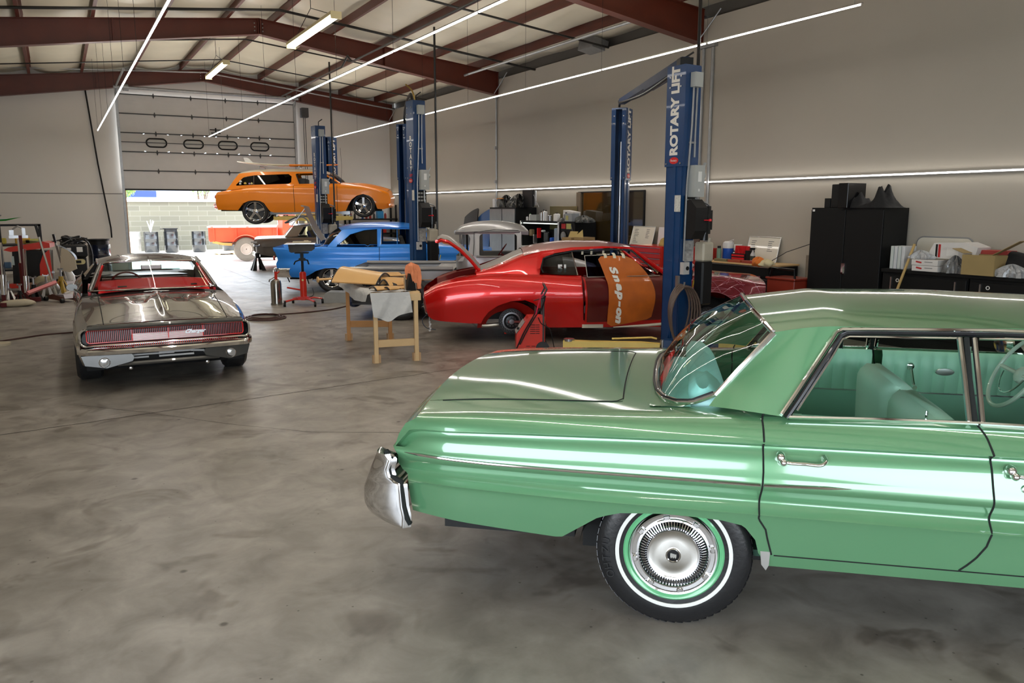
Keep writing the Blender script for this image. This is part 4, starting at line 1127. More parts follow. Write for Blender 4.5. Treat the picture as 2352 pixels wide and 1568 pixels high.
 text('51',.14,frame((.72,-.80,1.05),(1,0,0),(0,.2,1)),pb,'number',car,.002,bold=.008)
 # windshield bare frame, tan inner edge
 strip([(2.06,v*.72,.99-.0*v) for v in (-1,-.5,0,.5,1)],.02,P,'cowl',car)
 tan=pm('tan_filler',(.62,.36,.15),.6)
 for sg in (-1,1):strip([(1.74,sg*.60,1.29),(2.1,sg*.74,.98)],.012,tan,'pillar_inner',car)
 # trunk opening, gutter and the raised lid
 m=M()
 for k,(y0,dz) in enumerate(((.70,0),(.66,-.02),(.60,-.10))):
  pass
 gut=[(-1.10,-.66,.82),(-.8,-.69,.925),(-.47,-.69,.985)]
 m.rows([[(p[0],p[1]*k,p[2]-dz) for p in gut] for k,dz in ((1.02,.0),(.94,.03),(.90,.10))]);m.rows([[(p[0],-p[1]*k,p[2]-dz) for p in gut] for k,dz in ((1.02,.0),(.94,.03),(.90,.10))])
 m.rows([[(-1.12-.02*k,y,.82-.05*k) for y in np.linspace(-.66,.66,9)] for k in (0,1)])
 m.build('trunk_gutter',paint('dark_candy_red',(.22,.004,.006),.3,.3,1.),car)
 m=M();m.box((-.8,0,.60),(.62,1.2,.02));m.rows([[(p[0]+.02,p[1]*.93,p[2]-.02) for p in gut],[(p[0]+.02,p[1]*.88,p[2]-.20) for p in gut]]);m.build('trunk_liner',tan,car,smooth=0)
 piv=Vector((-.43,0,1.01));ang=R(44)
 lid=M();L1=[];prof=[(0,0),(.2,.008),(.42,.0),(.60,-.035),(.70,-.09),(.73,-.14)]
 for v in np.linspace(-1,1,15):
  L1.append([(piv.x-(q*math.cos(ang)+h*-math.sin(ang)*-1*-1)*1.0+h*math.sin(ang)*0,v*.68*(1-.04*q),piv.z+q*math.sin(ang)*1.15+h+.03*(1-v*v)) for q,h in prof])
 lid.rows(L1);LD=lid.build('trunk_lid',prim,car,smooth=50)
 mo=M();
 for sg in (-1,1):
  mo.tube([(p[0]+.006,sg*abs(p[1])*.97,p[2]-.03) for p in L1[0]],.026,6,flat=1.)
 mo.tube([(L1[0][-1][0],y,L1[0][-1][2]-.02) for y in np.linspace(-.66,.66,5)],.025,6)
 mo.build('lid_edge',P,LD)
 mo=M()
 for sg in (-1,1):mo.tube([(p[0]+.03,sg*abs(p[1])*.90,p[2]-.062) for p in L1[0][:-1]],.02,6)
 mo.build('lid_inner_edge',tan,LD)
 m=M()
 for sg in (-1,1):m.tube(spline([(-.48,sg*.62,.92),(-.50,sg*.62,1.0),(-.44,sg*.62,1.04)],4),.018,6)
 m.cyl((-.38,-.66,.99),(-.38,-.60,.99),.05,n=12);m.build('lid_hinge',P,car)
 # tail lamps, bumper mount, dangling wires
 for sg in (-1,1):
  m=M();m.prism([(-1.245,.68),(-1.215,.69),(-1.18,.46),(-1.21,.45)],lambda p,q,d:(p-.004,sg*(.80-d),q),.16);m.build('tail_lamp',pm('red_lens',(.4,.02,.01),.2,coat=.5),car,smooth=0)
  m=M();m.tube([(-1.25,sg*.82,.68),(-1.215,sg*.83,.44),(-1.18,sg*.84,.43)],.008,6);m.build('lamp_trim',chrome,car)
 m=M();m.tube(spline([(-1.18,-.7,.42),(-1.27,-.72,.33),(-1.22,-.74,.22),(-1.08,-.76,.19)],6),.006,6);m.build('loose_wire',pm('blue_grey_wire',(.05,.07,.10),.4),car)
 m=M();m.tube([(-1.17,-.74,.38),(-1.165,-.76,.22)],.006,5)
 for k in range(5):m.box((-1.165+.012*(k%2),-.76,.30-.03*k),(.022,.02,.026),rot=(0,.3*k,0))
 m.build('wire_plug',whitep,car,smooth=0)
 # open wheel arch: inner tub, brake disc, axle
 tub=paint('red_inner',(.45,.015,.01),.1,.35,.5)
 under_s=pm('wheelhouse_black',(.03,.032,.035),.6)
 for sg in (-1,1):
  m=M();m.grid(18,2,lambda u,v:(.03-.47*math.cos(PI*(.0+u)),sg*(.86-.16*v),.22+.40*math.sin(PI*u)));m.build('wheelhouse_outer',under_s,car)
  m=M();m.grid(18,4,lambda u,v:(-.03-(.46-.12*v)*math.cos(PI*u),sg*(.70-.10*v),.20+(.38-.14*v)*math.sin(PI*u)));m.build('wheelhouse_inner',tub,car)
 bd=pm('drilled_disc',(.015,.015,.017),.3,.5,.3)
 for x in (0,2.84):
  for sg in (-1,1):
   T=Matrix.Translation((x,sg*.74,.30)) @ Matrix.Rotation(-sg*PI/2,4,'X')
   m=M();m.T=T;m.lathe([(.0,-.02),(.185,-.02),(.185,.01),(.10,.012),(.095,.03),(.085,.045),(.04,.05),(0,.05)],40);b_=m.build('brake_disc',bd,car)
   m=M();m.T=T;m.lathe([(.128,.0125),(.130,.018),(.112,.02),(.110,.0125)],40)
   for k in range(10):m.cyl((.065*math.cos(k*PI/5),.065*math.sin(k*PI/5),.045),(.065*math.cos(k*PI/5),.065*math.sin(k*PI/5),.053),.006,n=6)
   m.lathe([(.036,.05),(.036,.062),(0,.064)],20)
   m.build('hub_ring',pm('machined_ring',(.20,.20,.21),.3,.8),b_)
   m=M();m.T=T
   for rr2 in (.122+.02,.155):
    for k in range(24):m.cyl((rr2*math.cos(k*PI/12+rr2*9),rr2*math.sin(k*PI/12+rr2*9),.0105),(rr2*math.cos(k*PI/12+rr2*9),rr2*math.sin(k*PI/12+rr2*9),.0125),.0035,n=5)
   m.build('drilled_holes',pm('hole_rim',(.3,.3,.3),.3,1.),b_,smooth=0,fix=False)
 m=M();m.cyl((0,-.7,.30),(0,.7,.30),.04,n=10);m.lathe([(.0,-.12),(.1,-.08),(.13,0),(.1,.08),(0,.12)],14,Matrix.Translation((0,0,.3)) @ Matrix.Rotation(PI/2,4,'X'));m.build('rear_axle',bd,car)
 m=M();m.tube(spline([(-.55,-.6,.27),(-.42,-.62,.22),(-.1,-.6,.24)],5),.03,8);m.build('exhaust_pipe',alum,car)
 m=M();m.box((-.01,-.62,.16),(.12,.08,.05));m.cyl((-.08,-.62,.1),(-.08,-.62,.24),.018,n=8);m.build('lower_bracket',redp,car)
 under(car,-.9,3.5,1.6,.31,.40,[0,2.84],.5)
 wells(car,[2.84],.44,.84,.28)
 # cabin: bare dark red shell seen through the door gap
 inn=pm('bare_cabin_oxide',(.16,.02,.012),.45,.1,.3)
 m=M();m.box((1.1,0,.30),(2.3,1.6,.03));m.box((.35,0,.62),(.04,1.5,.6));m.box((2.15,0,.62),(.04,1.6,.6));m.build('cabin_shell',inn,car,smooth=0)
 m=M();m.rows([[(x,sg_*.62,pch(ze,x)-.01) for sg_ in np.linspace(-1,1,7)] for x in np.linspace(.2,1.7,8)]);m.build('headliner',inn,car)
 m=M();m.box((.99,-.84,.60),(.06,.05,.68));m.box((1.04,-.83,.93),(.05,.03,.06));m.build('door_jamb',inn,car,smooth=0)
 m=M();m.box((1.15,-.83,.24),(.30,.10,.05));m.build('sill',pm('cream_sill',(.7,.64,.5),.5),car,smooth=0)
 pap=pm('paper_white',(.72,.70,.72),.7)
 m=M();m.prism([(1.03,.50),(1.12,.60),(1.24,.50),(1.24,.34),(1.16,.31),(1.07,.33),(1.03,.38)],lambda p,q,d:(p+.02,-.70+d,q),.004);m.build('paper_sheet',pap,car,smooth=0)
 # door ajar: hinged at the front edge
 dd=bpy.data.objects.new('door',None);COL.objects.link(dd)
 bpy.data.objects.remove(dd)
 hy=-.90;hx=2.14;ang2=R(11)
 Td=Matrix.Translation((hx,hy,0)) @ Matrix.Rotation(ang2,4,'Z') @ Matrix.Translation((-hx,-hy,0))
 m=M();m.T=Td;S.side(m,1.0,2.14,0,kb+1,sides=(-1,))
 C=[(p[0],-p[1],p[2]) for p in S.col(1.0)[:kb+1]]
 m.rows([C,[(p[0]+.005,p[1]+.11,p[2]) for p in C]])
 door=m.build('door',paint('dark_maroon_red',(.13,.006,.006),.4,.28,1.),car,smooth=40)
 m=M();m.T=Td;m.rows([[(p[0]-.002,p[1]+.01,p[2]) for p in C[2:]],[(p[0]-.002,p[1]+.045,p[2]) for p in C[2:]]]);m.build('door_edge',redp,door)
 m=M();m.T=Td;m.prism([(1.03,.96),(1.03,1.24),(1.62,1.26),(2.02,.98)],lambda p,q,d:(p,-(gy(p,q)-.01-d),q),.006);m.build('door_glass',glass('blue_dusty_glass',(.22,.24,.32),.8,.03),door,smooth=0)
 strip([tuple(Td @ Vector((p,-(gy(p,q)),q))) for p,q in ((1.02,.96),(1.025,1.24),(1.40,1.25))],.006,alum,'window_frame',door)
 strip([tuple(Td @ Vector((p,-.865,.955))) for p in (1.02,1.3,1.7,2.1)],.007,alum,'belt_trim',door)
 # orange fender cover over the door with white lettering
 orm=pm('orange_cover',(.50,.115,.008),.5,var=.35,scale=6,coat=.2)
 m=M();m.T=Td;L=[]
 nn=26
 def cov(u,v):
  x0=pch([(0,1.20),(.25,1.26),(.45,1.30),(1,1.31)],v);x1=pch([(0,1.68),(.15,1.82),(.35,1.94),(.6,1.99),(1,1.97)],v)
  c=.05;uu=u
  if v<c:k=1-math.sqrt(1-(1-v/c)**2);uu=u*(1-2*k*.12)+k*.12
  if v>1-c:k=1-math.sqrt(1-(1-(1-v)/c)**2);uu=u*(1-2*k*.10)+k*.10
  x=x0+(x1-x0)*uu;z=1.24-.98*v+.08*u*v+.04*(1-u)*(1-v)*0-.02*abs(u-.5)*(v<.1)
  yb_=gy(x,z) if z>.95 else lin(sorted((q[1],q[0]) for q in S.raw(min(2.1,x))),max(.23,z))
  return (x,-(yb_+.018+.012*math.sin(v*7+u*3)),z)
 m.grid(16,26,cov);m.grid(16,26,lambda u,v:(cov(u,v)[0],cov(u,v)[1]+.006,cov(u,v)[2]))
 cv=m.build('fender_cover',orm,None,smooth=60)
 cv.location=car.location;cv.rotation_euler=car.rotation_euler
 tag(cv,'worn orange fender cover with white Snap-on lettering draped over the red coupe door','cover')
 xa=Vector(cov(.16,.80));xb=Vector(cov(.26,.2))
 pa=Td @ Vector(cov(.22,.50));pu=Td.to_3x3() @ Vector((.10,0,-.98));pr_=Td.to_3x3() @ Vector((.98,-.05,.10))
 for k,chh in enumerate('Snap-on'):
  v=.20+.118*k;c=Td @ Vector(cov(.24,v));c2=Td @ Vector(cov(.25,v+.04));dn=(c2-Td @ Vector(cov(.25,v-.04))).normalized();rt=(Td @ Vector(cov(.45,v))-c).normalized()
  nrm=dn.cross(rt).normalized();rt=nrm.cross(dn)
  text(chh,.135,frame(c-nrm*-.012,dn,rt),pm('lettering_white',(.78,.76,.70),.5),'lettering',cv,.003,bold=.008,shear=.25,sx=1.55)
 tape=pm('masking_tape',(.72,.66,.50),.6)
 for u in (.16,.52,.9):
  m=M();m.T=Td;c=cov(u,.0)
  m.rows([[(c[0]-.02,c[1]+.05,c[2]+.035),(c[0]+.025,c[1]+.05,c[2]+.035)],[(c[0]-.02,c[1]-.005,c[2]+.012),(c[0]+.025,c[1]-.005,c[2]+.012)],[(c[0]-.01,c[1]-.035,c[2]-.09),(c[0]+.035,c[1]-.035,c[2]-.09)]]);m.build('tape_strip',tape,cv,smooth=0,fix=False)
 m=M()
 for x in (1.02,1.15,1.32):m.box((x,-.652,1.27),(.03,.004,.06),rot=(.3,0,0))
 m.build('headliner_tape',tape,car,smooth=0)
 m=M();m.tube([(1.42,-1.02,.245),(1.9,-.99,.262),(2.12,-.95,.272)],[.010,.028,.03],8,flat=.7);m.build('trim_moulding',pm('cream_trim',(.66,.63,.52),.4),car)
red_coupe()
# ================================================================ orange two-door wagon raised on the far lift
def orange_wagon():
 a=R(-21);n=Vector((-math.sin(a),math.cos(a),0));o=Vector((4.7,22.2,0))+n*.9
 car=thing('wagon','bright orange two-door station wagon with cream roof raised on the far lift','car',(o.x,o.y,1.47),a)
 P=paint('bright_orange',(1.0,.27,.0),.0,.35,.7,.06)
 top=[(-1.05,.84),(-.7,.90),(-.28,.965),(.5,1.02),(1.06,1.05),(2.2,1.08),(2.8,1.06),(3.3,.99),(3.66,.86)]
 rails=simple_rails(1.8,top,.80,[(.08,.85,0),(.25,.875,0),(.45,.885,0),(.62,.89,0),(.8,.875,0),(1.0,.85,0)],.30)
 rails[0]=(top,[(-1.05,.62),(-.6,.70),(.5,.74),(2.2,.74),(2.8,.68),(3.3,.60),(3.66,.5)],0)
 low=[(-1.1,.42),(-1.0,.375),(-.445,.36),(-.40,.42),(-.305,.545),(-.16,.61),(0,.628),(.15,.61),(.25,.55),(.34,.40),(.40,.33),(.5,.30),(2.30,.33),(2.42,.35),(2.5,.52),(2.59,.656),(2.73,.76),(2.9,.806),(3.06,.765),(3.165,.685),(3.24,.52),(3.28,.40),(3.45,.39),(3.7,.45)]
 tail=[(.36,-.96),(.44,-1.0),(.60,-1.03),(.75,-1.02),(.86,-.99)]
 s1=[(.3,1.05),(1.05,1.035)];s2=[(.3,2.19),(1.08,2.20)]
 S=Shell(rails,3,low,tail,[(.45,3.62),(.70,3.66),(.86,3.56)],[(1.04,s1),(2.2,s2)],-1.05,3.66,80,extra=[-.7,2.3])
 S.tb=.05;S.nb=.12
 m=M();S.side(m);S.deck(m,2.3,9,[(2.2,1.14),(2.8,1.13),(3.3,1.06),(3.66,.90)],2.3);S.cap(m,1,.12,zc=[(3.6,.92),(3.7,.92)]);S.cap(m,-1,.05);S.deck(m,-9,-.65,[(-1.05,.86),(-.6,.93)],2.)
 b_=m.build('body',P,car,smooth=40)
 add_gaps(S,car,[s1,s2],(.32,1.04),gapm)
 crm=paint('cream_paint',(.66,.60,.46),0,.35,.6)
 gy=lambda x,z:.80+(.64-.80)*max(0,(z-1.0)/.40)
 ze=[(-.50,1.30),(-.39,1.345),(0,1.385),(.7,1.405),(1.7,1.395),(2.0,1.34)]
 zr=[(-.50,1.37),(-.35,1.42),(0,1.475),(.7,1.505),(1.7,1.50),(2.02,1.40)]
 m=M();roof(m,lambda x:(.645 if x>-.3 else .645-.2*(-.3-x),pch(ze,x)),zr,-.46,2.0,2.3,24,10);m.build('roof',crm,car)
 # body side with window cut outs: frame polygons
 for nm,pts in (('window_pillar',[(-.72,.90),(-.40,1.345),(0,1.395),(1.04,1.41),(1.04,1.03),(.99,1.10),(.968,1.09),(.989,1.27),(.95,1.335),(.887,1.342),(0,1.29),(-.25,1.255),(-.29,1.245),(-.48,1.036),(-.44,1.02),(1.04,1.06),(1.04,1.0),(-.3,.95)]),):
  pass
 up=[(-.74,.885),(-.60,1.06),(-.40,1.34),(0,1.39),(1.04,1.41)]
 P1=[(-.74,.885),(-.40,1.345),(0,1.395),(.5,1.405),(1.045,1.41),(1.045,1.35),(.887,1.342),(0,1.30),(-.22,1.265),(-.30,1.23),(-.48,1.04),(-.46,1.02),(-.30,.95)]
 panel_poly(P1,gy,.03,P,'window_surround',car)
 panel_poly([(-.46,1.02),(-.30,.94),(1.045,1.03),(1.045,1.08),(.90,1.075),(0,1.045)],gy,.03,P,'window_surround',car)
 panel_poly([(.90,1.075),(1.05,1.08),(1.05,1.37),(.90,1.345),(.985,1.28),(.975,1.12)],gy,.03,P,'window_surround',car)
 panel_poly([(1.05,1.04),(1.05,1.41),(1.75,1.41),(1.75,1.375),(1.12,1.355),(1.10,1.34),(1.19,1.075),(2.2,1.09),(2.2,1.04)],gy,.03,P,'door_frame',car)
 panel_poly([(-.48,1.04),(-.30,1.235),(0,1.30),(.9,1.345),(.98,1.28),(.97,1.08),(0,1.045),(-.46,1.02)],lambda x,z:gy(x,z)-.012,.004,tint,'quarter_glass',car,smooth=0)
 for sg in (-1,1):
  strip([(-.01,sg*gy(0,1.29),1.29),(-.01,sg*gy(0,1.05),1.05)],.008,chrome,'window_bar',car)
  strip([(1.72,sg*.655,1.39),(2.03,sg*.70,1.25),(2.28,sg*.74,1.09)],.022,P,'windshield_pillar',car)
 m=M();m.tube([(1.11,-.70,1.33),(1.2,-.78,1.08)],.02,6);m.build('door_post',blk,car)
 loft=M();loft4(loft,crv([(0,2.42,0,1.12),(1,2.25,.72,1.10)]),crv([(0,2.05,0,1.42),(1,1.95,.63,1.36)]),8,16,.02);loft.build('windshield',clear,car)
 m=M();loft4(m,crv([(0,-.80,0,.93),(1,-.70,.66,.93)]),crv([(0,-.50,0,1.38),(1,-.44,.60,1.32)]),8,16,.03,-1);m.build('tailgate',P,car)
 # surf board rack and board
 m=M()
 for x in (.12,1.18):m.tube([(x,-.55,1.48),(x,-.55,1.555),(x,.55,1.555),(x,.55,1.48)],.018,6)
 m.build('roof_rack',steel,car)
 # lights, bumpers, grille
 for sg in (-1,1):
  m=M();m.lathe([(.095,0),(.09,.03),(.0,.05)],24,Matrix.Translation((3.50,sg*.62,.80)) @ Matrix.Rotation(R(80),4,'Y'));m.build('headlight',alum,car)
  m=M();m.lathe([(.05,0),(.045,.03),(.0,.05)],16,Matrix.Translation((-1.02,sg*.72,.72)) @ Matrix.Rotation(R(-90),4,'Y'));m.build('tail_lamp',pm('red_lens',(.4,.02,.01),.2,coat=.5),car)
 m=M();L=[[(3.60+dx+.10*(1-v*v)-.10*max(0,abs(v)-.85)*4,v*.86,z) for z,dx in ((.56,0),(.54,.06),(.48,.07),(.43,.03))] for v in np.linspace(-1,1,25)];m.rows(L);m.build('front_bumper',P,car)
 m=M()
 for k in range(5):m.tube([(3.66+.10*(1-v*v),v*.5,.62+.045*k) for v in np.linspace(-1,1,9)],.012,6)
 m.build('grille',chrome,car)
 m=M();L=[[(-1.02-dx-.05*(1-v*v),v*.84,z) for z,dx in ((.56,.0),(.54,.05),(.45,.06),(.40,.02))] for v in np.linspace(-1,1,25)];m.rows(L);m.build('rear_bumper',P,car)
 strip([(2.30,-.72,1.09),(2.34,-.72,1.5),(2.32,-.72,2.05)],.004,blk,'antenna',car,n=5)
 for sg in (-1,1):
  wheel(car,0,sg*.76,.33,.345,.23,.255,'five',sg)
  wheel(car,2.91,sg*.76,.49,.325,.20,.235,'five',sg,yaw=R(-8))
 under(car,-.9,3.4,1.7,.34,.5,[0,2.9],.42);wells(car,[0],.36,.80,.32);wells(car,[2.9],.38,.80,.50)
 m=M();m.cyl((0,-.6,.33),(0,.6,.33),.045);m.box((1.4,0,.30),(2.2,.6,.12));m.build('axle',steel,car)
 m=M();m.box((1.3,0,.9),(1.5,1.3,.3));m.box((1.25,.0,1.08),(.15,1.3,.3));m.build('seats',pm('dark_leather',(.02,.018,.016),.5),car,smooth=0)
 st=bpy.data.materials
 for k,(x,z,r_,c_) in enumerate(((-.36,1.13,.035,(.8,.8,.8)),(-.37,1.07,.03,(.75,.72,.6)),(-.24,1.08,.035,(.8,.55,.1)),(-.13,1.075,.025,(.4,.3,.6)),(-.07,1.08,.03,(.75,.7,.3)))):
  m=M();m.cyl((x,-(gy(x,z)-.005),z),(x,-(gy(x,z)-.009),z),r_,n=12);m.build('sticker',pm('sticker_%s'%('white','cream','orange','violet','yellow')[k],c_,.5),car,smooth=0)
 # the surfboard is lashed on top: its own thing
 m=M();L=[]
 for i in range(31):
  t=i/30;x=-.55+2.75*t;w_=.27*math.sin(PI*min(1,.06+.94*t))**.55*(1 if t>.02 else .3);h=.035*math.sin(PI*(.04+.92*t))**.5;zz=1.60+.10*(2*t-1)**2*(1 if t<.5 else .35)-.05*(t>1)
  L.append([(x,w_*math.cos(q),zz+h*math.sin(q)) for q in np.linspace(0,2*PI,17)])
 m.rows(L);sb=m.build('surfboard',pm('board_white',(.72,.68,.58),.3,coat=.6),None)
 sb.location=(o.x,o.y,1.47);sb.rotation_euler=(0,0,a);tag(sb,'white and orange surfboard lashed on the roof of the orange wagon','surfboard')
 m=M();L=[]
 for i in range(17):
  t=.52+.48*i/16;x=-.55+2.75*t;w_=.272*math.sin(PI*min(1,.06+.94*t))**.55;h=.038*math.sin(PI*(.04+.92*t))**.5;zz=1.60+.10*(2*t-1)**2*.35
  L.append([(x,w_*math.cos(q),zz+h*math.sin(q)) for q in np.linspace(0,2*PI,17)])
 m.rows(L);m.build('painted_nose',P,sb)
 m=M()
 for y in (-.12,0,.12):m.prism([(-.30,1.66),(-.12,1.66),(-.26,1.80),(-.36,1.80)],lambda p,q,d:(p,y-d,q),.01)
 m.build('fin',whitep,sb,smooth=0)
orange_wagon()
# ================================================================ blue two-door sedan with tail fins
def blue_sedan():
 a=R(-22);n=Vector((-math.sin(a),math.cos(a),0));o=Vector((5.288,17.484,0))+n*.86
 car=thing('finned_sedan','bright blue two-door sedan with tail fins standing behind the second lift','car',tuple(o),a)
 P=paint('satin_blue',(.02,.26,.90),.3,.36,.6,.12)
 top=[(-1.25,1.02),(-.9,1.02),(-.2,1.03),(.8,1.02),(1.8,1.04),(2.8,1.02),(3.7,.92)]
 rails=simple_rails(1.9,top,.86,[(.05,.885,0),(.2,.90,0),(.38,.90,0),(.55,.93,0),(.72,.94,0),(.88,.915,0),(1.0,.89,0)],.28)
 low=[(-1.2,.56),(-1.04,.53),(-.87,.36),(-.60,.345),(-.47,.40),(-.30,.50),(-.1,.555),(.12,.56),(.28,.50),(.36,.36),(.40,.29)]+arc(2.92,.42,.30,.29)+[(3.8,.36)]
 tail=[(.35,-.86),(.55,-1.16),(.67,-1.19),(.735,-1.14),(.90,-1.19),(1.02,-1.25)]
 s1=[(.3,1.10),(1.02,1.115)];s2=[(.3,2.25),(1.03,2.25)]
 S=Shell(rails,3,low,tail,[(.4,3.6),(.9,3.7)],[(1.1,s1),(2.25,s2)],-1.25,3.7,76,extra=[-.2,2.3])
 S.tb=0;S.nb=.06
 m=M();S.side(m);S.cap(m,-1,.0,10);S.cap(m,1,.06)
 zc=[(-1.25,.93),(-.7,.98),(-.1,1.05)]
 S.deck(m,-9,-.05,zc,6.,ny=16,zadd=lambda x,y:-.05*max(0,1-abs(abs(y)-.66)/.12)*(1 if x<-.3 else 0),hole=lambda x,y:-1.1<x<-.25 and abs(y)<.58)
 S.deck(m,2.3,9,[(2.3,1.08),(3.7,.96)],2.2)
 m.build('body',P,car,smooth=40);add_gaps(S,car,[s1,s2],(.32,1.02),gapm)
 gy=lambda x,z:.84+(.66-.84)*max(0,(z-1.04)/.40)
 ze=[(.14,1.36),(.30,1.405),(.7,1.45),(1.3,1.46),(1.9,1.44),(2.2,1.38)]
 zr=[(.10,1.42),(.30,1.50),(.7,1.56),(1.3,1.575),(1.9,1.54),(2.2,1.44)]
 m=M();roof(m,lambda x:(.68-.0*x,pch(ze,x)),zr,.16,2.2,2.4,24,10,ex0=lambda v:.10*v*v);m.build('roof',P,car)
 panel_poly([(-.05,1.03),(.28,1.40),(.62,1.455),(1.12,1.47),(1.12,1.03),(1.07,1.03),(1.07,1.415),(.78,1.395),(.46,1.30),(.22,1.11),(.19,1.09),(.16,1.03)],gy,.03,P,'window_surround',car,out=.005)
 panel_poly([(1.12,1.03),(1.12,1.47),(2.1,1.44),(2.1,1.41),(1.165,1.42),(1.155,1.08),(2.2,1.08),(2.2,1.03)],gy,.03,P,'door_frame',car,out=.005)
 panel_poly([(.19,1.09),(.46,1.30),(.78,1.395),(1.07,1.415),(1.07,1.07)],lambda x,z:gy(x,z)-.008,.004,tint,'quarter_glass',car,smooth=0)
 for sg in (-1,1):
  strip([(x,sg*(gy(x,z)+.008),z) for x,z in [(.20,1.085),(.33,1.19),(.46,1.305),(.78,1.40),(1.075,1.42),(1.075,1.07),(.9,1.07),(.86,1.04),(.80,1.07),(.20,1.08)]],.008,P,'window_trim',car,n=6)
  strip([(1.17,sg*gy(1.2,1.42),1.42),(1.16,sg*gy(1.2,1.08),1.08)],.006,chrome,'window_bar',car)
  strip([(1.52,sg*(gy(1.2,1.42)-.01),1.42),(1.52,sg*(gy(1.2,1.08)-.01),1.08)],.006,P,'vent_window_bar',car)
 m=M();loft4(m,crv([(0,-.20,0,1.05),(.7,-.16,.52,1.05),(1,.02,.75,1.06)]),crv([(0,.16,0,1.44),(1,.26,.64,1.375)]),10,20,.05,-1);m.build('rear_window',glass('smoked_glass',(.05,.05,.06),1.3),car)
 strip([crv([(0,-.20,0,1.055),(.7,-.16,.52,1.055),(1,.02,.75,1.065)])(v) for v in np.linspace(-1,1,24)],.012,P,'rear_window_trim',car)
 m=M();loft4(m,crv([(0,2.5,0,1.06),(1,2.3,.78,1.06)]),crv([(0,2.25,0,1.45),(1,2.1,.66,1.4)]),8,16,.02);m.build('windshield',clear,car)
 m=M();m.tube([(2.3,-.80,1.05),(2.12,-.68,1.42)],.03,6);m.tube([(2.3,.80,1.05),(2.12,.68,1.42)],.03,6);m.build('windshield_pillar',P,car)
 strip([(x,-(lin(sorted((q[1],q[0]) for q in S.raw(x)),z)+.002),z) for x,z in [(-.75,.97),(-.2,.90),(.4,.84),(1.0,.815),(1.75,.79)]],.005,P,'side_crease',car,n=5)
 # raised bare metal trunk lid
 bare=pm('brushed_bare_panel',(.40,.41,.43),.33,.85,var=.2,rvar=.08)
 m=M();rows=[]
 for t,x,z in ((0,-.20,1.13),(.2,-.30,1.32),(.45,-.42,1.55),(.7,-.52,1.78),(.88,-.56,1.92),(1,-.62,1.93)):
  rows.append([(x-.05*(1-v*v)*t,v*(.58-.05*t),z+.03*(1-v*v)) for v in np.linspace(-1,1,13)])
 m.rows(rows);lid=m.build('trunk_lid',bare,car,smooth=60)
 m=M();m.rows([[(p[0]-dx,p[1],p[2]-.02) for p in r_] for r_,dx in ((rows[0],.0),)]+[[(-.36,v*.6,1.56) for v in np.linspace(-1,1,13)]]) if False else None
 m.tube(spline([(-.20,-.55,1.14),(-.34,-.56,1.34),(-.50,-.52,1.62),(-.70,-.40,1.70),(-1.02,-.3,1.56)],6),.028,6,flat=.6);m.tube(spline([(-.20,.55,1.14),(-.34,.56,1.34),(-.50,.52,1.62),(-.70,.40,1.70),(-1.02,.3,1.56)],6),.028,6,flat=.6)
 m.tube([(-1.02,y,1.56) for y in np.linspace(-.3,.3,5)],.02,6);m.build('lid_frame',bare,lid)
 m=M();m.tube([(-.55,-.45,1.88),(-.98,-.45,1.34)],.010,5);m.build('prop_rod',alum,car)
 # bumper end, wheels
 m=M();L=[]
 for v in np.linspace(-1,1,41):
  t=max(0,(abs(v)-.86)/.14);L.append([(-1.18+dx*(1-.4*t)+.34*t*t,math.copysign(.78+.15*math.sin(t*PI/2),v) if t>0 else v/.86*.78,z) for z,dx in ((.565,0),(.56,-.06),(.50,-.09),(.42,-.08),(.36,-.02),(.355,.02))])
 m.rows(L);m.build('rear_bumper',chrome,car,smooth=50)
 m=M();m.lathe([(.05,0),(.048,.03),(0,.05)],16,Matrix.Translation((-1.20,-.86,.79)) @ Matrix.Rotation(R(-90),4,'Y'));m.build('tail_lamp',pm('red_lens',(.4,.02,.01),.2,coat=.5),car)
 m=M()
 for k,x in enumerate((-1.0,-.75,-.62)):m.cyl((x,-.6+.2*k,.38),(x+.06,-.6+.2*k,.22-.04*k),.014,n=6)
 m.build('hanging_bracket',blk,car)
 for sg in (-1,1):
  wheel(car,.03,sg*.74,.325,.33,.27,.205,'five',sg);wheel(car,2.92,sg*.76,.31,.31,.2,.19,'five',sg)
 under(car,-.9,3.5,1.7,.30,.5,[0,2.92],.45);wells(car,[0,2.92],.40,.84,.28)
 m=M();seat(m,.95,1.2,.75,1.2);seat(m,1.75,1.2,.75,1.22);m.build('bench_seats',pm('dark_leather',(.02,.018,.016),.5),car)
 text('Spinal',.07,frame((.33,-.835,1.10),(1,0,0),(0,.3,1)),whitep,'window_lettering',car,.001,shear=.3)
blue_sedan()
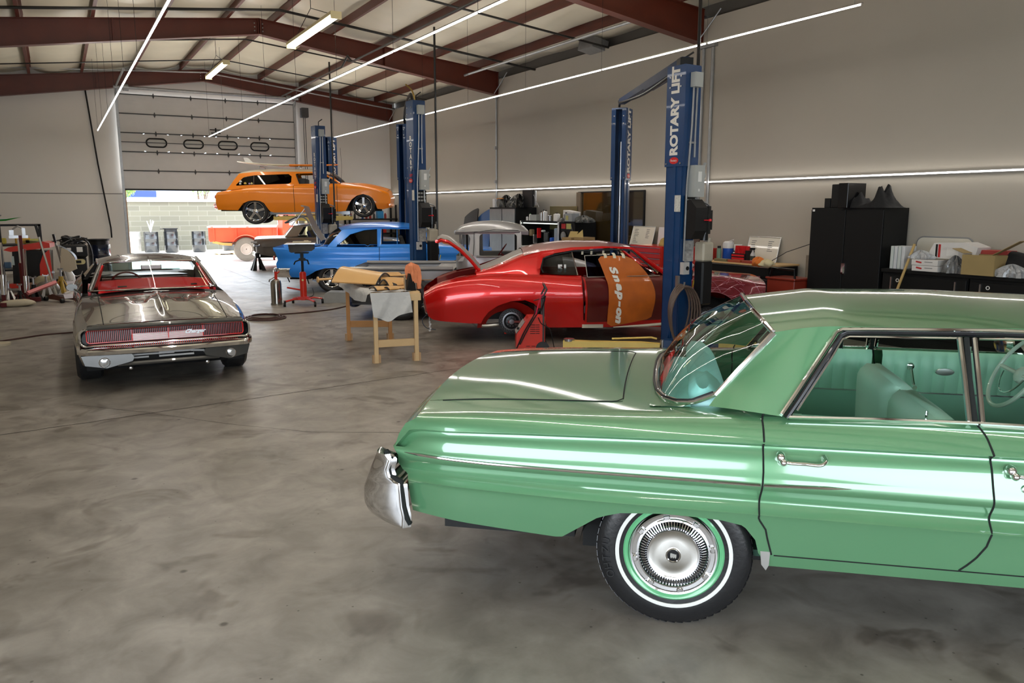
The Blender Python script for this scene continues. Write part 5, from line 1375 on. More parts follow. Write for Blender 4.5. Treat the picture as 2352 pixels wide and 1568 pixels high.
# ================================================================ bare metal / dark pickup with a low bed
def pickup():
 a=R(-30);n=Vector((-math.sin(a),math.cos(a),0));o=Vector((4.25,12.95,0))+n*.85
 tr=thing('pickup_truck','old pickup truck with bare grey cab and open low bed, behind the parts bench','truck',tuple(o),a)
 G=pm('bare_grey_primer',(.30,.30,.31),.34,.35,.5,var=.1,coat_rough=.15)
 GD=pm('charcoal_bed_side',(.045,.047,.052),.3,.3,.8)
 GN=pm('tailgate_navy',(.025,.04,.085),.3,.3,.7)
 # bed
 m=M();N=12
 m.box((.88,-.80,.56),(1.72,.06,.56));m.box((.88,.80,.56),(1.72,.06,.56));m.build('bed_side',GD,tr,smooth=0)
 m=M()
 for sg in (-1,1):m.tube([(.0,sg*.80,.875),(1.76,sg*.80,.875)],.035,10);m.box((.88,sg*.81,.76),(1.74,.09,.15))
 m.build('bed_rail',G,tr)
 m=M();m.box((.88,-.862,.69),(1.74,.008,.008));m.build('pinstripe',pm('orange_pinstripe',(.6,.28,.03),.5),tr,smooth=0)
 m=M();m.box((.90,0,.80),(1.70,1.5,.03));m.box((1.60,0,.84),(.35,1.5,.05));m.build('bed_cover',G,tr,smooth=0)
 m=M();m.box((.0,0,.58),(.06,1.62,.60),bev=.01);tg=m.build('tailgate',GN,tr,smooth=0)
 m=M();m.box((-.034,0,.80),(.004,1.62,.008));m.box((-.034,-.5,.45),(.006,.012,.12));m.box((-.034,-.4,.43),(.006,.03,.05));m.build('tailgate_detail',redp,tg,smooth=0)
 m=M();m.tube(spline([(-.02,-.80,.30),(.0,-.78,.26),(.06,-.6,.25),(.06,.6,.25),(0,.78,.26)],6),.05,8,flat=.6);m.build('rear_apron',GN,tr)
 for x in (.86,):
  for sg in (-1,1):wheel(tr,x,sg*.80,.37,.375,.26,.20,'steelwide',sg)
 for sg in (-1,1):wheel(tr,3.5,sg*.78,.35,.35,.22,.20,'steelwide',sg)
 m=M()
 for sg in (-1,1):m.grid(16,4,lambda u,v:(.86-.47*math.cos(PI*u),sg*(.70+.20*v),.36+.44*math.sin(PI*u)-.02*v))
 m.build('rear_fender',GD,tr)
 m=M();m.box((.9,0,.36),(1.8,1.0,.1));m.box((3,0,.4),(2.4,.9,.12));m.build('chassis',dark,tr,smooth=0)
 # lower skirt of the bed (dark)
 m=M();L=[]
 for x in np.linspace(.02,1.75,12):L.append([(x,-.83-.02*k*(k<3),.66-.1*k) for k in range(5)])
 m.rows(L);m.build('bed_skirt',GD,tr)
 # cab
 gy=lambda x,z:.80+(.66-.80)*max(0,(z-1.08)/.45)
 X0,X1=1.80,2.95
 m=M()
 L=[]
 for z in (.35,.6,.85,1.0,1.09):
  row=[]
  for t in np.linspace(0,1,33):
   ang=PI*t;
   row_pt=None
  ys=[]
  pts=[(X1,-.82)]+[(X0+.22-.22*math.sin(q),-.82+.22*(1-math.cos(q))-.0) for q in np.linspace(0,PI/2,7)]+[(X0,0)]+[(X0+.22-.22*math.cos(q),.60+.22*math.sin(q)) for q in np.linspace(0,PI/2,7)]+[(X1,.82)]
  L.append([(p[0],p[1]*(1 if z<1.05 else .985),z) for p in pts])
 m.rows(L);m.build('cab_body',G,tr,smooth=50)
 # roof with overhanging visor shape
 m=M();L=[]
 for i in range(19):
  x=X0-.02+(X1+.12-X0)*i/18;t=i/18;sh=math.sin(PI*min(1,max(0,t*1.02)))**.35 if 0<t<1 else 0
  e=1.50+.02*math.sin(PI*t);c=e+.155*sh;wy=.70-.10*(1-min(1,t*6))**2-.04*max(0,t-.8)*5
  L.append([(x,v*wy,e+(c-e)*(1-abs(v)**2.6)) for v in np.linspace(-1,1,21)])
 m.rows(L);L2=[[(r_[0][0],r_[0][1],r_[0][2]),(r_[0][0],r_[0][1]+.012,r_[0][2]-.06)] for r_ in L];m.rows(L2);m.rows([[(p[0],-p[1],p[2]) for p in q] for q in L2]);m.build('cab_roof',G,tr,smooth=50)
 # pillars: rear corner post (wrap window ahead), B post, A post, header rails
 for sg in (-1,1):
  tube=lambda pts,r,nm,fl=.6:strip([(x,sg*y,z) for x,y,z in pts],r,G,nm,tr,flat=fl)
  ring=M();ro=[];ri=[]
  for cx,cz,a0,k in ((2.85,1.46,0,0),(2.21,1.46,PI/2,0),(2.21,1.07,PI,0),(2.85,1.07,1.5*PI,0)):
   for j in range(6):t=a0+PI/2*j/5;ro.append((cx+.075*math.cos(t),cz+.075*math.sin(t)));ri.append((cx+(-.06 if cx>2.5 else .06)+.06*math.cos(t),cz+(-.055 if cz>1.2 else .055)+.055*math.sin(t)))
  n_=len(ro);P_=[(x,sg*(gy(x,z)+.012),z) for x,z in ro]+[(x,sg*(gy(x,z)+.006),z) for x,z in ri]+[(x,sg*(gy(x,z)-.05),z) for x,z in ri]+[(x,sg*(gy(x,z)-.03),z) for x,z in ro]
  ring.add(P_,[(q*n_+k,q*n_+(k+1)%n_,((q+1)%4)*n_+(k+1)%n_,((q+1)%4)*n_+k) for q in range(4) for k in range(n_)]);ring.build('door_frame',G,tr,smooth=50)
  pm_=M();pm_.prism([(2.14,1.0),(2.14,1.53),(1.82,1.53),(1.82,1.47),(1.97,1.465),(2.03,1.44),(2.055,1.38),(2.03,1.18),(1.99,1.09),(1.90,1.06),(1.84,1.0)],lambda p,q,d:(p,sg*(gy(p,q)-d),q),.05);pm_.build('rear_corner',G,tr,smooth=30)
  tube([(1.80,.68,1.49),(2.2,.69,1.50),(2.9,.68,1.50)],.035,'door_header')
  tube([(2.16,.80,1.08),(2.5,.81,1.08),(2.86,.80,1.08)],.03,'door_sill')
  strip([(2.10,sg*.815,.42),(2.10,sg*.815,1.0),(2.12,sg*.76,1.3),(2.12,sg*.72,1.49),(2.45,sg*.715,1.53),(2.88,sg*.70,1.52)],.005,gapm,'door_gap',tr,n=5)
  tube([(1.86,.50,1.06),(1.86,.47,1.30),(1.86,.46,1.49)],.02,'rear_window_post')
 strip([(1.80,y,1.49) for y in (-.6,0,.6)],.03,G,'rear_header',tr)
 m=M();m.tube([(1.92,.66,1.02),(1.92,.60,1.48)],.02,6);m.build('inner_post',blk,tr)
 # cowl, hood and front fenders (mostly hidden)
 m=M();L=[]
 for x,w_,z in ((2.95,.80,1.08),(3.3,.78,1.06),(3.9,.74,1.0),(4.25,.68,.9)):
  L.append([(x,v*w_,z-.12*abs(v)**3) for v in np.linspace(-1,1,13)]+[(x,w_,.5)]);L[-1]=[(x,-w_,.5)]+L[-1]
 m.rows(L);m.build('hood',G,tr,smooth=50)
 m=M();m.box((2.0,0,.86),(.16,1.3,.45),bev=.06);m.box((2.25,0,.72),(.5,1.3,.16),bev=.05);m.build('bench_seat',pm('cream_vinyl',(.66,.60,.42),.5),tr)
 T2=Matrix.Translation((2.55,-.10,1.10)) @ Matrix.Rotation(R(-55),4,'Y')
 m=M();m.T=T2;m.tube([(.20*math.cos(t),.20*math.sin(t),0) for t in np.linspace(0,2*PI,33)[:-1]],.011,6,closed=True);m.tube([(0,-.2,0),(0,0,-.03),(0,.2,0)],.010,6);m.cyl((0,0,-.02),(0,0,-.5),.02,n=8);m.build('steering_wheel',pm('maroon_plastic',(.14,.01,.012),.3),tr)
 m=M();m.box((2.82,0,1.02),(.12,1.5,.12),bev=.03);m.build('dashboard',G,tr)
 # loose panel standing in the bed front
pickup()
# ================================================================ grey hardtop tail beyond the blue sedan
def grey_hardtop():
 a=R(-20);n=Vector((-math.sin(a),math.cos(a),0));o=Vector((5.05,25.5,0))+Vector((math.cos(a),math.sin(a),0))*1.3+n*.95
 car=thing('hardtop','taupe and pale blue hardtop coupe seen tail first beyond the blue finned sedan','car',tuple(o),a)
 P=paint('taupe_metallic',(.17,.15,.13),.3,.35,.8,.08)
 PB=paint('pale_blue_top',(.35,.46,.66),.2,.35,.8,.08)
 top=[(-1.12,.955),(-.6,.975),(0,.985),(.6,.99),(1.4,.98),(2.6,.94),(3.6,.86)]
 rails=simple_rails(1.96,top,.84,[(.04,.93,1),(.10,.965,0),(.42,.97,1),(.45,.95,0),(.75,.93,0),(1.0,.88,0)],.3)
 low=[(-1.2,.47),(-.95,.46),(-.5,.38)]+arc(0,.40,.28,.38)+arc(3.,.42,.28,.32)+[(3.7,.4)]
 S=Shell(rails,2,low,[(.46,-.98),(.55,-1.06),(.73,-1.08),(.93,-1.03)],None,[],-1.12,3.6,60,extra=[.1,2.2])
 S.tb=.02
 m=M();S.side(m);S.cap(m,-1,.02);S.cap(m,1,.05);m.build('body',P,car,smooth=30)
 m=M();S.deck(m,-9,.1,[(-1.1,.985),(.1,1.02)],2.4,zadd=lambda x,y:.002);S.deck(m,2.2,9,[(2.2,1.0),(3.6,.9)],2.4);m.build('deck',PB,car)
 gy=lambda x,z:.84+(.68-.84)*max(0,(z-.99)/.36)
 ze=[(.15,1.335),(.4,1.36),(1.4,1.37),(1.7,1.33)];zr=[(.15,1.38),(.5,1.41),(1.4,1.42),(1.7,1.36)]
 m=M();roof(m,lambda x:(.70,pch(ze,x)),zr,.15,1.7,2.4,16,8);m.build('roof',PB,car)
 panel_poly([(-.12,.975),(.16,1.345),(.5,1.375),(.72,1.375),(.46,1.30),(.28,1.01)],gy,.03,P,'sail_panel',car)
 panel_poly([(.46,1.30),(.72,1.34),(1.65,1.34),(1.7,1.36),(.6,1.38)],gy,.03,PB,'roof_rail',car)
 m=M();loft4(m,crv([(0,-.25,0,1.0),(1,-.12,.74,.99)]),crv([(0,.13,0,1.38),(1,.18,.68,1.34)]),8,12,.02,-1);m.build('rear_window',glass('smoked_glass',(.05,.05,.06),1.3),car)
 for sg in (-1,1):strip([(1.7,sg*.70,1.34),(2.25,sg*.82,1.0)],.025,PB,'windshield_pillar',car)
 m=M();L=[[(-1.06+dx+.22*max(0,abs(v)-.88)**1*3,v*.97,z) for z,dx in ((.56,0),(.54,-.07),(.46,-.08),(.40,-.02))] for v in np.linspace(-1,1,25)];m.rows(L);m.build('rear_bumper',chrome,car)
 m=M();m.box((-1.04,-.965,.84),(.18,.01,.05));m.build('side_lamp',alum,car,smooth=0)
 for sg in (-1,1):wheel(car,0,sg*.78,.33,.33,.2,.19,'steelwide',sg);wheel(car,3.0,sg*.78,.33,.33,.2,.19,'steelwide',sg)
 under(car,-.9,3.4,1.7,.34,.5,[0,3.0],.42)
 m=M();seat(m,.75,1.3,.7,1.12);seat(m,1.5,1.3,.7,1.15);m.build('bench_seats',pm('navy_vinyl',(.01,.02,.10),.4),car)
grey_hardtop()
# ================================================================ old red utility truck outside
def utility_truck():
 a=R(-14);o=(6.1,30.3,0)
 tr=thing('utility_truck','faded red old utility truck with open bed and chunky tires outside the rear door','truck',o,a)
 P=pm('faded_red_paint',(.62,.06,.018),.5,0,.2,var=.35,scale=3)
 W_=pm('sunlit_white',(.72,.68,.64),.6)  # sun on the top edges of the bed is put into this white
 m=M();W2=.86
 m.box((-.10,-W2,.95),(2.3,.05,.50));m.box((-.10,W2,.95),(2.3,.05,.50));m.box((.1,0,.72),(2.2,1.6,.05));m.box((1.02,0,.95),(.05,1.7,.5));m.build('bed',P,tr,smooth=0)
 m=M()
 for x in (-1.1,-.35,.45,.95):m.box((x,-W2-.035,.95),(.06,.03,.48))
 m.build('stake',P,tr,smooth=0)
 m=M();m.box((-1.27,0,.97),(.04,1.62,.46));m.build('tailgate',pm('scuffed_red',(.45,.08,.05),.6,var=.5,scale=9),tr,smooth=0)
 m=M();m.box((-.12,-W2,1.22),(2.34,.12,.04));m.box((-.12,W2,1.22),(2.34,.12,.04));m.box((-1.27,0,1.22),(.1,1.7,.04));m.build('bed_cap_rail',W_,tr,smooth=0)
 m=M()
 for x in (-1.15,-.55,.05):m.box((x,-W2-.062,1.222),(.09,.006,.025))
 m.build('stake_pocket',P,tr,smooth=0)
 m=M();L=[]
 for z,ins_ in ((.75,0),(1.15,0),(1.50,.05),(1.68,.16),(1.72,.3)):
  w_=.82-ins_*.7;x0,x1=1.08+ins_*.4,2.35-ins_*.6;c=.18
  pts=[(x0+c,-w_),(x1,-w_),(x1,w_),(x0+c,w_),(x0,w_-c),(x0,-w_+c)]
  L.append([(p[0],p[1],z) for p in pts+[pts[0]]])
 m.rows(L);m.add(L[-1][:6],[(0,1,2,3,4,5)]);m.build('cab',P,tr,smooth=30)
 m=M();m.box((1.10,-.5,1.40),(.03,.3,.26),rot=(0,-.05,0));m.box((1.10,.5,1.40),(.03,.3,.26),rot=(0,-.05,0));m.box((1.75,-.80,1.42),(.5,.03,.3));m.build('window',pm('dusty_window',(.45,.42,.46),.4),tr,smooth=0)
 m=M();m.box((2.9,0,1.05),(1.1,.9,.45),bev=.1);m.build('hood',P,tr)
 FN=pm('rubbed_fender_red',(.55,.10,.05),.5,var=.4)
 for x in (-.02,2.95):
  for sg in (-1,1):
   m=M();m.grid(14,4,lambda u,v:(x-.50*math.cos(PI*(.06+.88*u)),sg*(.84+.26*v),.48+.48*math.sin(PI*(.06+.88*u))-.03*v));m.build('fender',FN,tr)
 tm_=pm('dusty_tire',(.14,.12,.10),.8,var=.25,bump=.3)
 for x in (-.02,2.95):
  for sg in (-1,1):wheel(tr,x,sg*.90,.43,.43,.26,.20,'steelwide',sg,tirem=tm_,rimm=pm('rusty_rim',(.42,.36,.32),.5,.4,var=.3))
 m=M();m.cyl((-.02,-.8,.43),(-.02,.8,.43),.05);m.lathe([(0,-.15),(.13,-.08),(.15,0),(.13,.08),(0,.15)],12,Matrix.Translation((-.02,0,.43)) @ Matrix.Rotation(PI/2,4,'X'));m.box((1,0,.62),(4,.7,.1));m.build('chassis',pm('rusty_chassis',(.10,.05,.03),.8),tr,smooth=0)
 m=M();m.tube([(-1.15,-.86,.70),(-.8,-.88,.62),(-.5,-.9,.60)],.05,6);m.build('bumper_bar',pm('ochre_rust',(.42,.22,.05),.7),tr)
utility_truck()
# ================================================================ graphite muscle coupe facing the camera
def grey_coupe():
 a=R(-92.0);fx=Vector((math.cos(a),math.sin(a),0));
 o=Vector((.96,9.86,0))-fx*2.97
 car=thing('muscle_coupe','glossy graphite muscle coupe with full-width red-edged grille facing the camera on the left','car',tuple(o),a)
 P=paint('graphite_paint',(.085,.083,.078),.35,.22,1.,.015)
 W=.90
 top=[(-1.5,.80),(-1.2,.86),(-.6,.92),(0,.94),(.8,.89),(1.6,.865),(2.3,.85),(3.0,.80),(3.6,.745),(3.9,.715)]
 rails=[(top,[(-1.5,.74),(-.6,.80),(0,.82),(1.2,.80),(2.3,.80),(3.0,.80),(3.6,.77),(3.9,.74)],0)]
 for fr,y,c in ((.10,.86,0),(.25,.895,0),(.42,.91,0),(.6,.905,0),(.8,.88,0),(1.0,.85,0)):
  rails.append(([(x,z-(z-.20)*fr) for x,z in top],[(-1.5,y-.08),(-.6,y+.01),(0,y+.04),(.9,y-.01),(1.8,y-.02),(2.97,y+.0),(3.5,y-.03),(3.9,y-.085)],c))
 low=[(-1.5,.35),(-.5,.26)]+arc(0,.39,.28,.22)+arc(2.97,.39,.28,.22)+[(3.5,.26),(3.9,.30)]
 S=Shell(rails,3,low,None,[(.28,3.80),(.42,3.84),(.72,3.93)],[],-1.5,3.9,80,extra=[-.5,2.35])
 m=M();S.side(m);S.cap(m,-1,.05)
 S.deck(m,-9,-.45,[(-1.5,.84),(-.4,.98)],2.4)
 body=m.build('body',P,car,smooth=35)
 # hood with two recessed scoops and a centre ridge
 def hz(x,y):
  z=0
  z+=.020*math.exp(-(y/.035)**2)*max(0,min(1,(3.85-x)/.4))*(x>2.45)
  for sg in (-1,1):
   yc=sg*.22;u=(x-2.75)/.42;w_=.13*(1-u*.55)
   if-0.05<u<1 and abs(y-yc)<w_:z-=.018*min(1,(w_-abs(y-yc))/.02)*min(1,(1-u)/.15)
  return z
 m=M();zc=[(2.35,.90),(3.0,.865),(3.5,.80),(3.93,.735)]
 L=[]
 for x in np.linspace(2.38,3.93,64):
  X=x;yt,zt=S.prof(min(X,3.9))[0];row=[]
  for v in np.linspace(-1,1,81):
   y=v*yt*.999;z=zt+(pch(zc,X)-zt)*(1-abs(v)**2.2);row.append((X-.03*(v*v) if x>3.9 else X,y,z+hz(X,y)+.001))
  L.append(row)
 m.rows(L);hood=m.build('hood',P,car,smooth=60)
 for sg in (-1,1):
  strip([(x,sg*lin([(2.4,.63),(3.9,.60)],x),S.prof(min(x,3.9))[0][1]+(pch(zc,x)-S.prof(min(x,3.9))[0][1])*(1-(.62/S.prof(min(x,3.9))[0][0])**2.2)+.002) for x in np.linspace(2.42,3.9,24)],.005,gapm,'panel_gap',car,n=5)
 m=M()
 for sg in (-1,1):m.tube([(2.88,sg*.28,.885),(3.02,sg*.24,.872)],[.004,.016],6,flat=.5);m.tube([(2.80,sg*.60,.868),(2.98,sg*.57,.852)],[.014,.004],6,flat=.5)
 m.build('hood_blade',chrome,hood)
 m=M();m.tube([(2.50,-.14,.907),(2.49,0,.913),(2.50,.14,.907)],.008,6,flat=.4);m.build('washer_jet',alum,hood)
 # cowl
 m=M();S.deck(m,2.2,2.42,[(2.2,.92),(2.42,.905)],2.2);m.build('cowl',blk,car)
 # roof, pillars, glass
 ze=[(.2,1.12),(.6,1.20),(1.2,1.235),(1.75,1.20)];zr=[(.2,1.19),(.6,1.27),(1.2,1.30),(1.78,1.245)]
 ye=[(.2,.56),(.8,.60),(1.75,.60)]
 m=M();roof(m,lambda x:(pch(ye,x),pch(ze,x)),zr,.25,1.74,2.3,24,12,ex1=lambda v:.05*(1-v*v));m.build('roof',P,car)
 Bc=crv([(0,2.46,0,.935),(.6,2.42,.44,.93),(.9,2.30,.66,.92),(1,2.22,.71,.915)]);Tc=crv([(0,1.80,0,1.235),(.8,1.76,.50,1.222),(1,1.73,.575,1.195)])
 m=M();loft4(m,Bc,Tc,10,28,.02);m.build('windshield',glass('windshield_glass',(.85,.92,.92),.8),car,smooth=60)
 for sg in (-1,1):
  strip([Bc(sg),tuple((Vector(Bc(sg))+Vector(Tc(sg)))/2+Vector((.012,0,.008))),Tc(sg)],.022,P,'windshield_pillar',car)
  strip([tuple(Vector(q)+Vector((.02,-sg*.025,0))) for q in (Bc(sg),Tc(sg))],.009,chrome,'windshield_trim',car)
  strip([tuple(Vector(q)+Vector((-.03,sg*.018,0))) for q in (Bc(sg),Tc(sg))],.007,chrome,'drip_rail',car)
  strip([(1.73,sg*.60,1.205),(1.2,sg*.61,1.235),(.6,sg*.60,1.20),(.2,sg*.58,1.12)],.012,P,'roof_rail',car)
 strip([Bc(v) for v in np.linspace(-1,1,30)],.010,chrome,'windshield_trim',car);strip([Tc(v) for v in np.linspace(-1,1,30)],.008,chrome,'windshield_trim',car)
 # rear window, sail buttresses
 m=M();loft4(m,crv([(0,-.35,0,.98),(1,-.3,.52,.96)]),crv([(0,.32,0,1.21),(1,.38,.50,1.18)]),6,12,.01,-1);m.build('rear_window',glass('rear_glass',(.7,.95,.92),.6),car)
 panel_poly([(-.55,.93),(.25,1.14),(.6,1.205),(.75,1.21),(.62,.93)],lambda x,z:.80+(.60-.80)*max(0,(z-.92)/.28),.05,P,'sail_panel',car)
 # interior: red
 rv=pm('red_vinyl',(.80,.006,.010),.38,0,.2);rb=pm('dark_red_trim',(.10,.008,.01),.5)
 m=M();m.grid(22,14,lambda u,v:(2.38-.42*u,(-1+2*v)*.62*(1-.0*u),.895+.115*min(1,u*1.5)+.03*(1-(2*v-1)**2)-.5*max(0,u-.8)));m.build('dashboard',rv,car,smooth=60)
 m=M();
 for y,hw in ((-.36,.10),(.12,.06),(.45,.07)):m.box((2.28,y,.958),(.03,hw,.006),rot=(0,.35,0))
 m.build('defrost_vent',blk,car,smooth=0)
 for y in (-.36,.36):
  m=M();seat(m,1.35,.56,.45,.90,y=y);m.build('bucket_seat',pm('shaded_red_vinyl',(.30,.008,.01),.45),car,smooth=50)  # the dashboard's red vinyl, darkened to stand in for cabin shade
 m=M();seat(m,.45,1.2,.42,.86);m.build('rear_seat',MATS['shaded_red_vinyl'],car,smooth=50)
 for sg in (-1,1):
  m=M();m.box((1.45,sg*.72,.72),(1.2,.03,.34));m.tube([(2.18,sg*.64,.95),(1.78,sg*.55,1.18)],.016,6);m.build('door_trim',rv,car,smooth=0)
 m=M();m.grid(8,8,lambda u,v:(.4+1.35*u,(-1+2*v)*.55,1.195+.03*math.sin(PI*v)));m.box((1.1,0,.34),(2.4,1.5,.03));m.build('headliner',rb,car)
 T2=Matrix.Translation((1.96,-.30,.95)) @ Matrix.Rotation(R(-65),4,'Y')
 m=M();m.T=T2;m.tube([(.18*math.cos(t),.18*math.sin(t),0) for t in np.linspace(0,2*PI,33)[:-1]],.012,6,closed=True);m.tube([(0,-.18,0),(0,0,-.03),(0,.18,0)],.012,6);m.build('steering_wheel',rb,car)
 m=M();m.box((1.84,0,1.155),(.02,.24,.06),bev=.012);m.cyl((1.84,0,1.18),(1.80,0,1.22),.006,n=6);m.build('rear_view_mirror',alum,car)
 # front: chrome loop, dark recess, red-edged grille bars
 def rr_loop(y,z0,z1,r,x,n=6):
  pts=[]
  for cy,cz,a0 in ((y-r,z1-r,0),(-(y-r),z1-r,PI/2),(-(y-r),z0+r,PI),(y-r,z0+r,1.5*PI)):
   for k in range(n+1):t=a0+PI/2*k/n;pts.append((cy+r*math.cos(t),cz+r*math.sin(t)))
  return [(x+.06*(1-(p/.82)**2),p,q) for p,q in pts]
 Z0,Z1=.505,.675
 strip([(3.895+.06*(1-(y/.82)**2),y,.703-.014*abs(y/.8)**3) for y in np.linspace(-.75,.75,25)],.026,P,'hood_lip',car)
 m=M();m.tube(rr_loop(.825,Z0,Z1,.055,3.885),.012,8,closed=True);m.build('grille_surround',chrome,car)
 m=M();lp=rr_loop(.82,Z0,Z1,.05,3.87);m.add([(p[0]-.05,p[1],p[2]) for p in lp]+lp,[tuple(range(len(lp)))]+[(k,(k+1)%len(lp),len(lp)+(k+1)%len(lp),len(lp)+k) for k in range(len(lp))]);m.build('grille_recess',blkm,car,smooth=0)
 rd=emit('red_trim_edge',(1,.02,.02),.0) if False else pm('bright_red_trim',(.85,.015,.012),.3,0,.5)
 m=M();m.tube(rr_loop(.765,Z0+.028,Z1-.012,.03,3.862),.006,6,closed=True);m.build('red_outline',rd,car)
 gx=lambda y:3.845+.06*(1-(y/.82)**2)
 sl=pm('silver_bar',(.16,.16,.17),.3,.8)
 # outer bar banks
 for y0,y1 in ((-.75,-.36),(.36,.75),(-.35,.35)):
  m=M();m2=M();nb=int((y1-y0)/.0175)
  for k in range(nb+1):
   y=y0+(y1-y0)*k/nb;z0=Z0+.035 if abs(y0)>.35 or y1>.35 else .60
   m.box((gx(y)+.008,y,(z0+Z1-.02)/2),(.012,.004,Z1-.02-z0));m2.box((gx(y)+.004,y+.005,(z0+Z1-.02)/2),(.010,.003,Z1-.02-z0))
  m.build('grille_bars',sl,car,smooth=0,fix=False);m2.build('grille_bar_edges',rd,car,smooth=0,fix=False)
 m=M();m2=M()
 for k in range(8):m.box((gx(0)-.0,0,Z0+.035+k*.0095),(.012,.68,.005));m2.box((gx(0)-.003,0,Z0+.040+k*.0095),(.010,.68,.003))
 m.build('grille_slats',pm('bright_slat',(.75,.72,.70),.25,.7),car,smooth=0,fix=False);m2.build('grille_slat_edges',rd,car,smooth=0,fix=False)
 for y in (-.345,.345,0):m=M();m.box((gx(y)+.006,y,(Z0+Z1)/2+.008),(.014,.010,Z1-Z0-.06));m.build('grille_divider',rd,car,smooth=0)
 Tm=lambda y,z:frame((gx(y)+.022,y,z),(0,1,0),(0,0,1))
 text('Charger',.055,Tm(-.0,.0) if False else frame((gx(.25)+.022,.26,.60),(0,1,0),(0,0,1)),chrome,'script_badge',car,.002,shear=.5,bold=.002,sx=1.1)
 # bumper bar
 m=M();L=[]
 for v in np.linspace(-1,1,49):
  t=max(0,(abs(v)-.93)/.07);L.append([(3.84+dx+.06*(1-v*v)-.12*t,v*.865,z+(.0)) for z,dx in ((.488,-.02),(.482,.05),(.45,.075),(.412,.06),(.40,.0))])
 m.rows(L);m.build('front_bumper',chrome,car,smooth=50)
 m=M()
 for k in range(70):y=-.7+1.4*k/69;m.box((3.86+.06*(1-(y/.86)**2),y,.496),(.02,.006,.010))
 m.build('lower_grille_dots',rd,car,smooth=0,fix=False)
 # valance with opening, fog lamps, intercooler pipes
 m=M()
 for sg in (-1,1):
  m.prism([(.83,.40),(.36,.40),(.34,.36),(.36,.325),(.42,.31),(.60,.265),(.80,.30)],lambda p,q,d:(3.86+.06*(1-(p/.86)**2)-d-.12*max(0,p-.7),sg*p,q),.05)
 m.tube([(3.87,y,.295) for y in np.linspace(-.5,.5,9)],.022,6);m.build('valance',P,car,smooth=30)
 m=M();m.box((3.75,0,.35),(.02,.9,.12));m.build('radiator_opening',dark,car,smooth=0)
 wp=pm('white_tube',(.8,.8,.8),.3,.3)
 m=M();m.tube([(3.84,-.10,.385),(3.85,.24,.385),(3.85,.245,.345),(3.84,-.10,.345)],.011,6,closed=True);m.tube([(3.83,-.42,.375),(3.84,.05,.375)],.010,6);m.tube([(3.83,.22,.38),(3.83,.40,.365)],.012,6);m.tube([(3.83,-.42,.345),(3.83,-.2,.345)],.010,6);m.build('transmission_cooler',wp,car)
 for sg in (-1,1):
  T=Matrix.Translation((3.875,sg*.62,.325)) @ Matrix.Rotation(PI/2,4,'Y')
  m=M();m.T=T;m.lathe([(.052,-.03),(.054,.01),(.048,.016),(.044,.008)],28);fl=m.build('fog_lamp',chrome,car)
  m=M();m.T=T;m.lathe([(.045,.006),(.02,.012),(0,.014)],24);m.build('lens',pm('lamp_lens',(.55,.55,.55),.12,.6),fl)
  m=M();m.T=Matrix.Translation((3.80,sg*.38,.235)) @ Matrix.Rotation(PI/2,4,'Y');m.lathe([(.0,-.03),(.02,-.02),(.024,0),(.018,.02),(0,.03)],12);m.build('tow_bolt',alum,car)
  wheel(car,2.97,sg*.765,.325,.325,.25,.22,'five',sg);wheel(car,0,sg*.77,.34,.34,.27,.23,'five',sg)
  if sg>0:continue
  m=M();m.lathe([(.0,0),(.06,.0),(.065,.02),(.05,.06),(0,.07)],16,Matrix.Translation((2.0,sg*.90,.95)) @ Matrix.Rotation(R(-90),4,'Y') @ Matrix.Diagonal((.7,1,1,1)));m.tube([(2.0,sg*.88,.93),(2.0,sg*.82,.88)],.01,5);m.build('door_mirror',P,car)
 under(car,-1.4,3.6,1.7,.20,.36,[0,2.97],.42);wells(car,[0,2.97],.38,.82,.26)
grey_coupe()
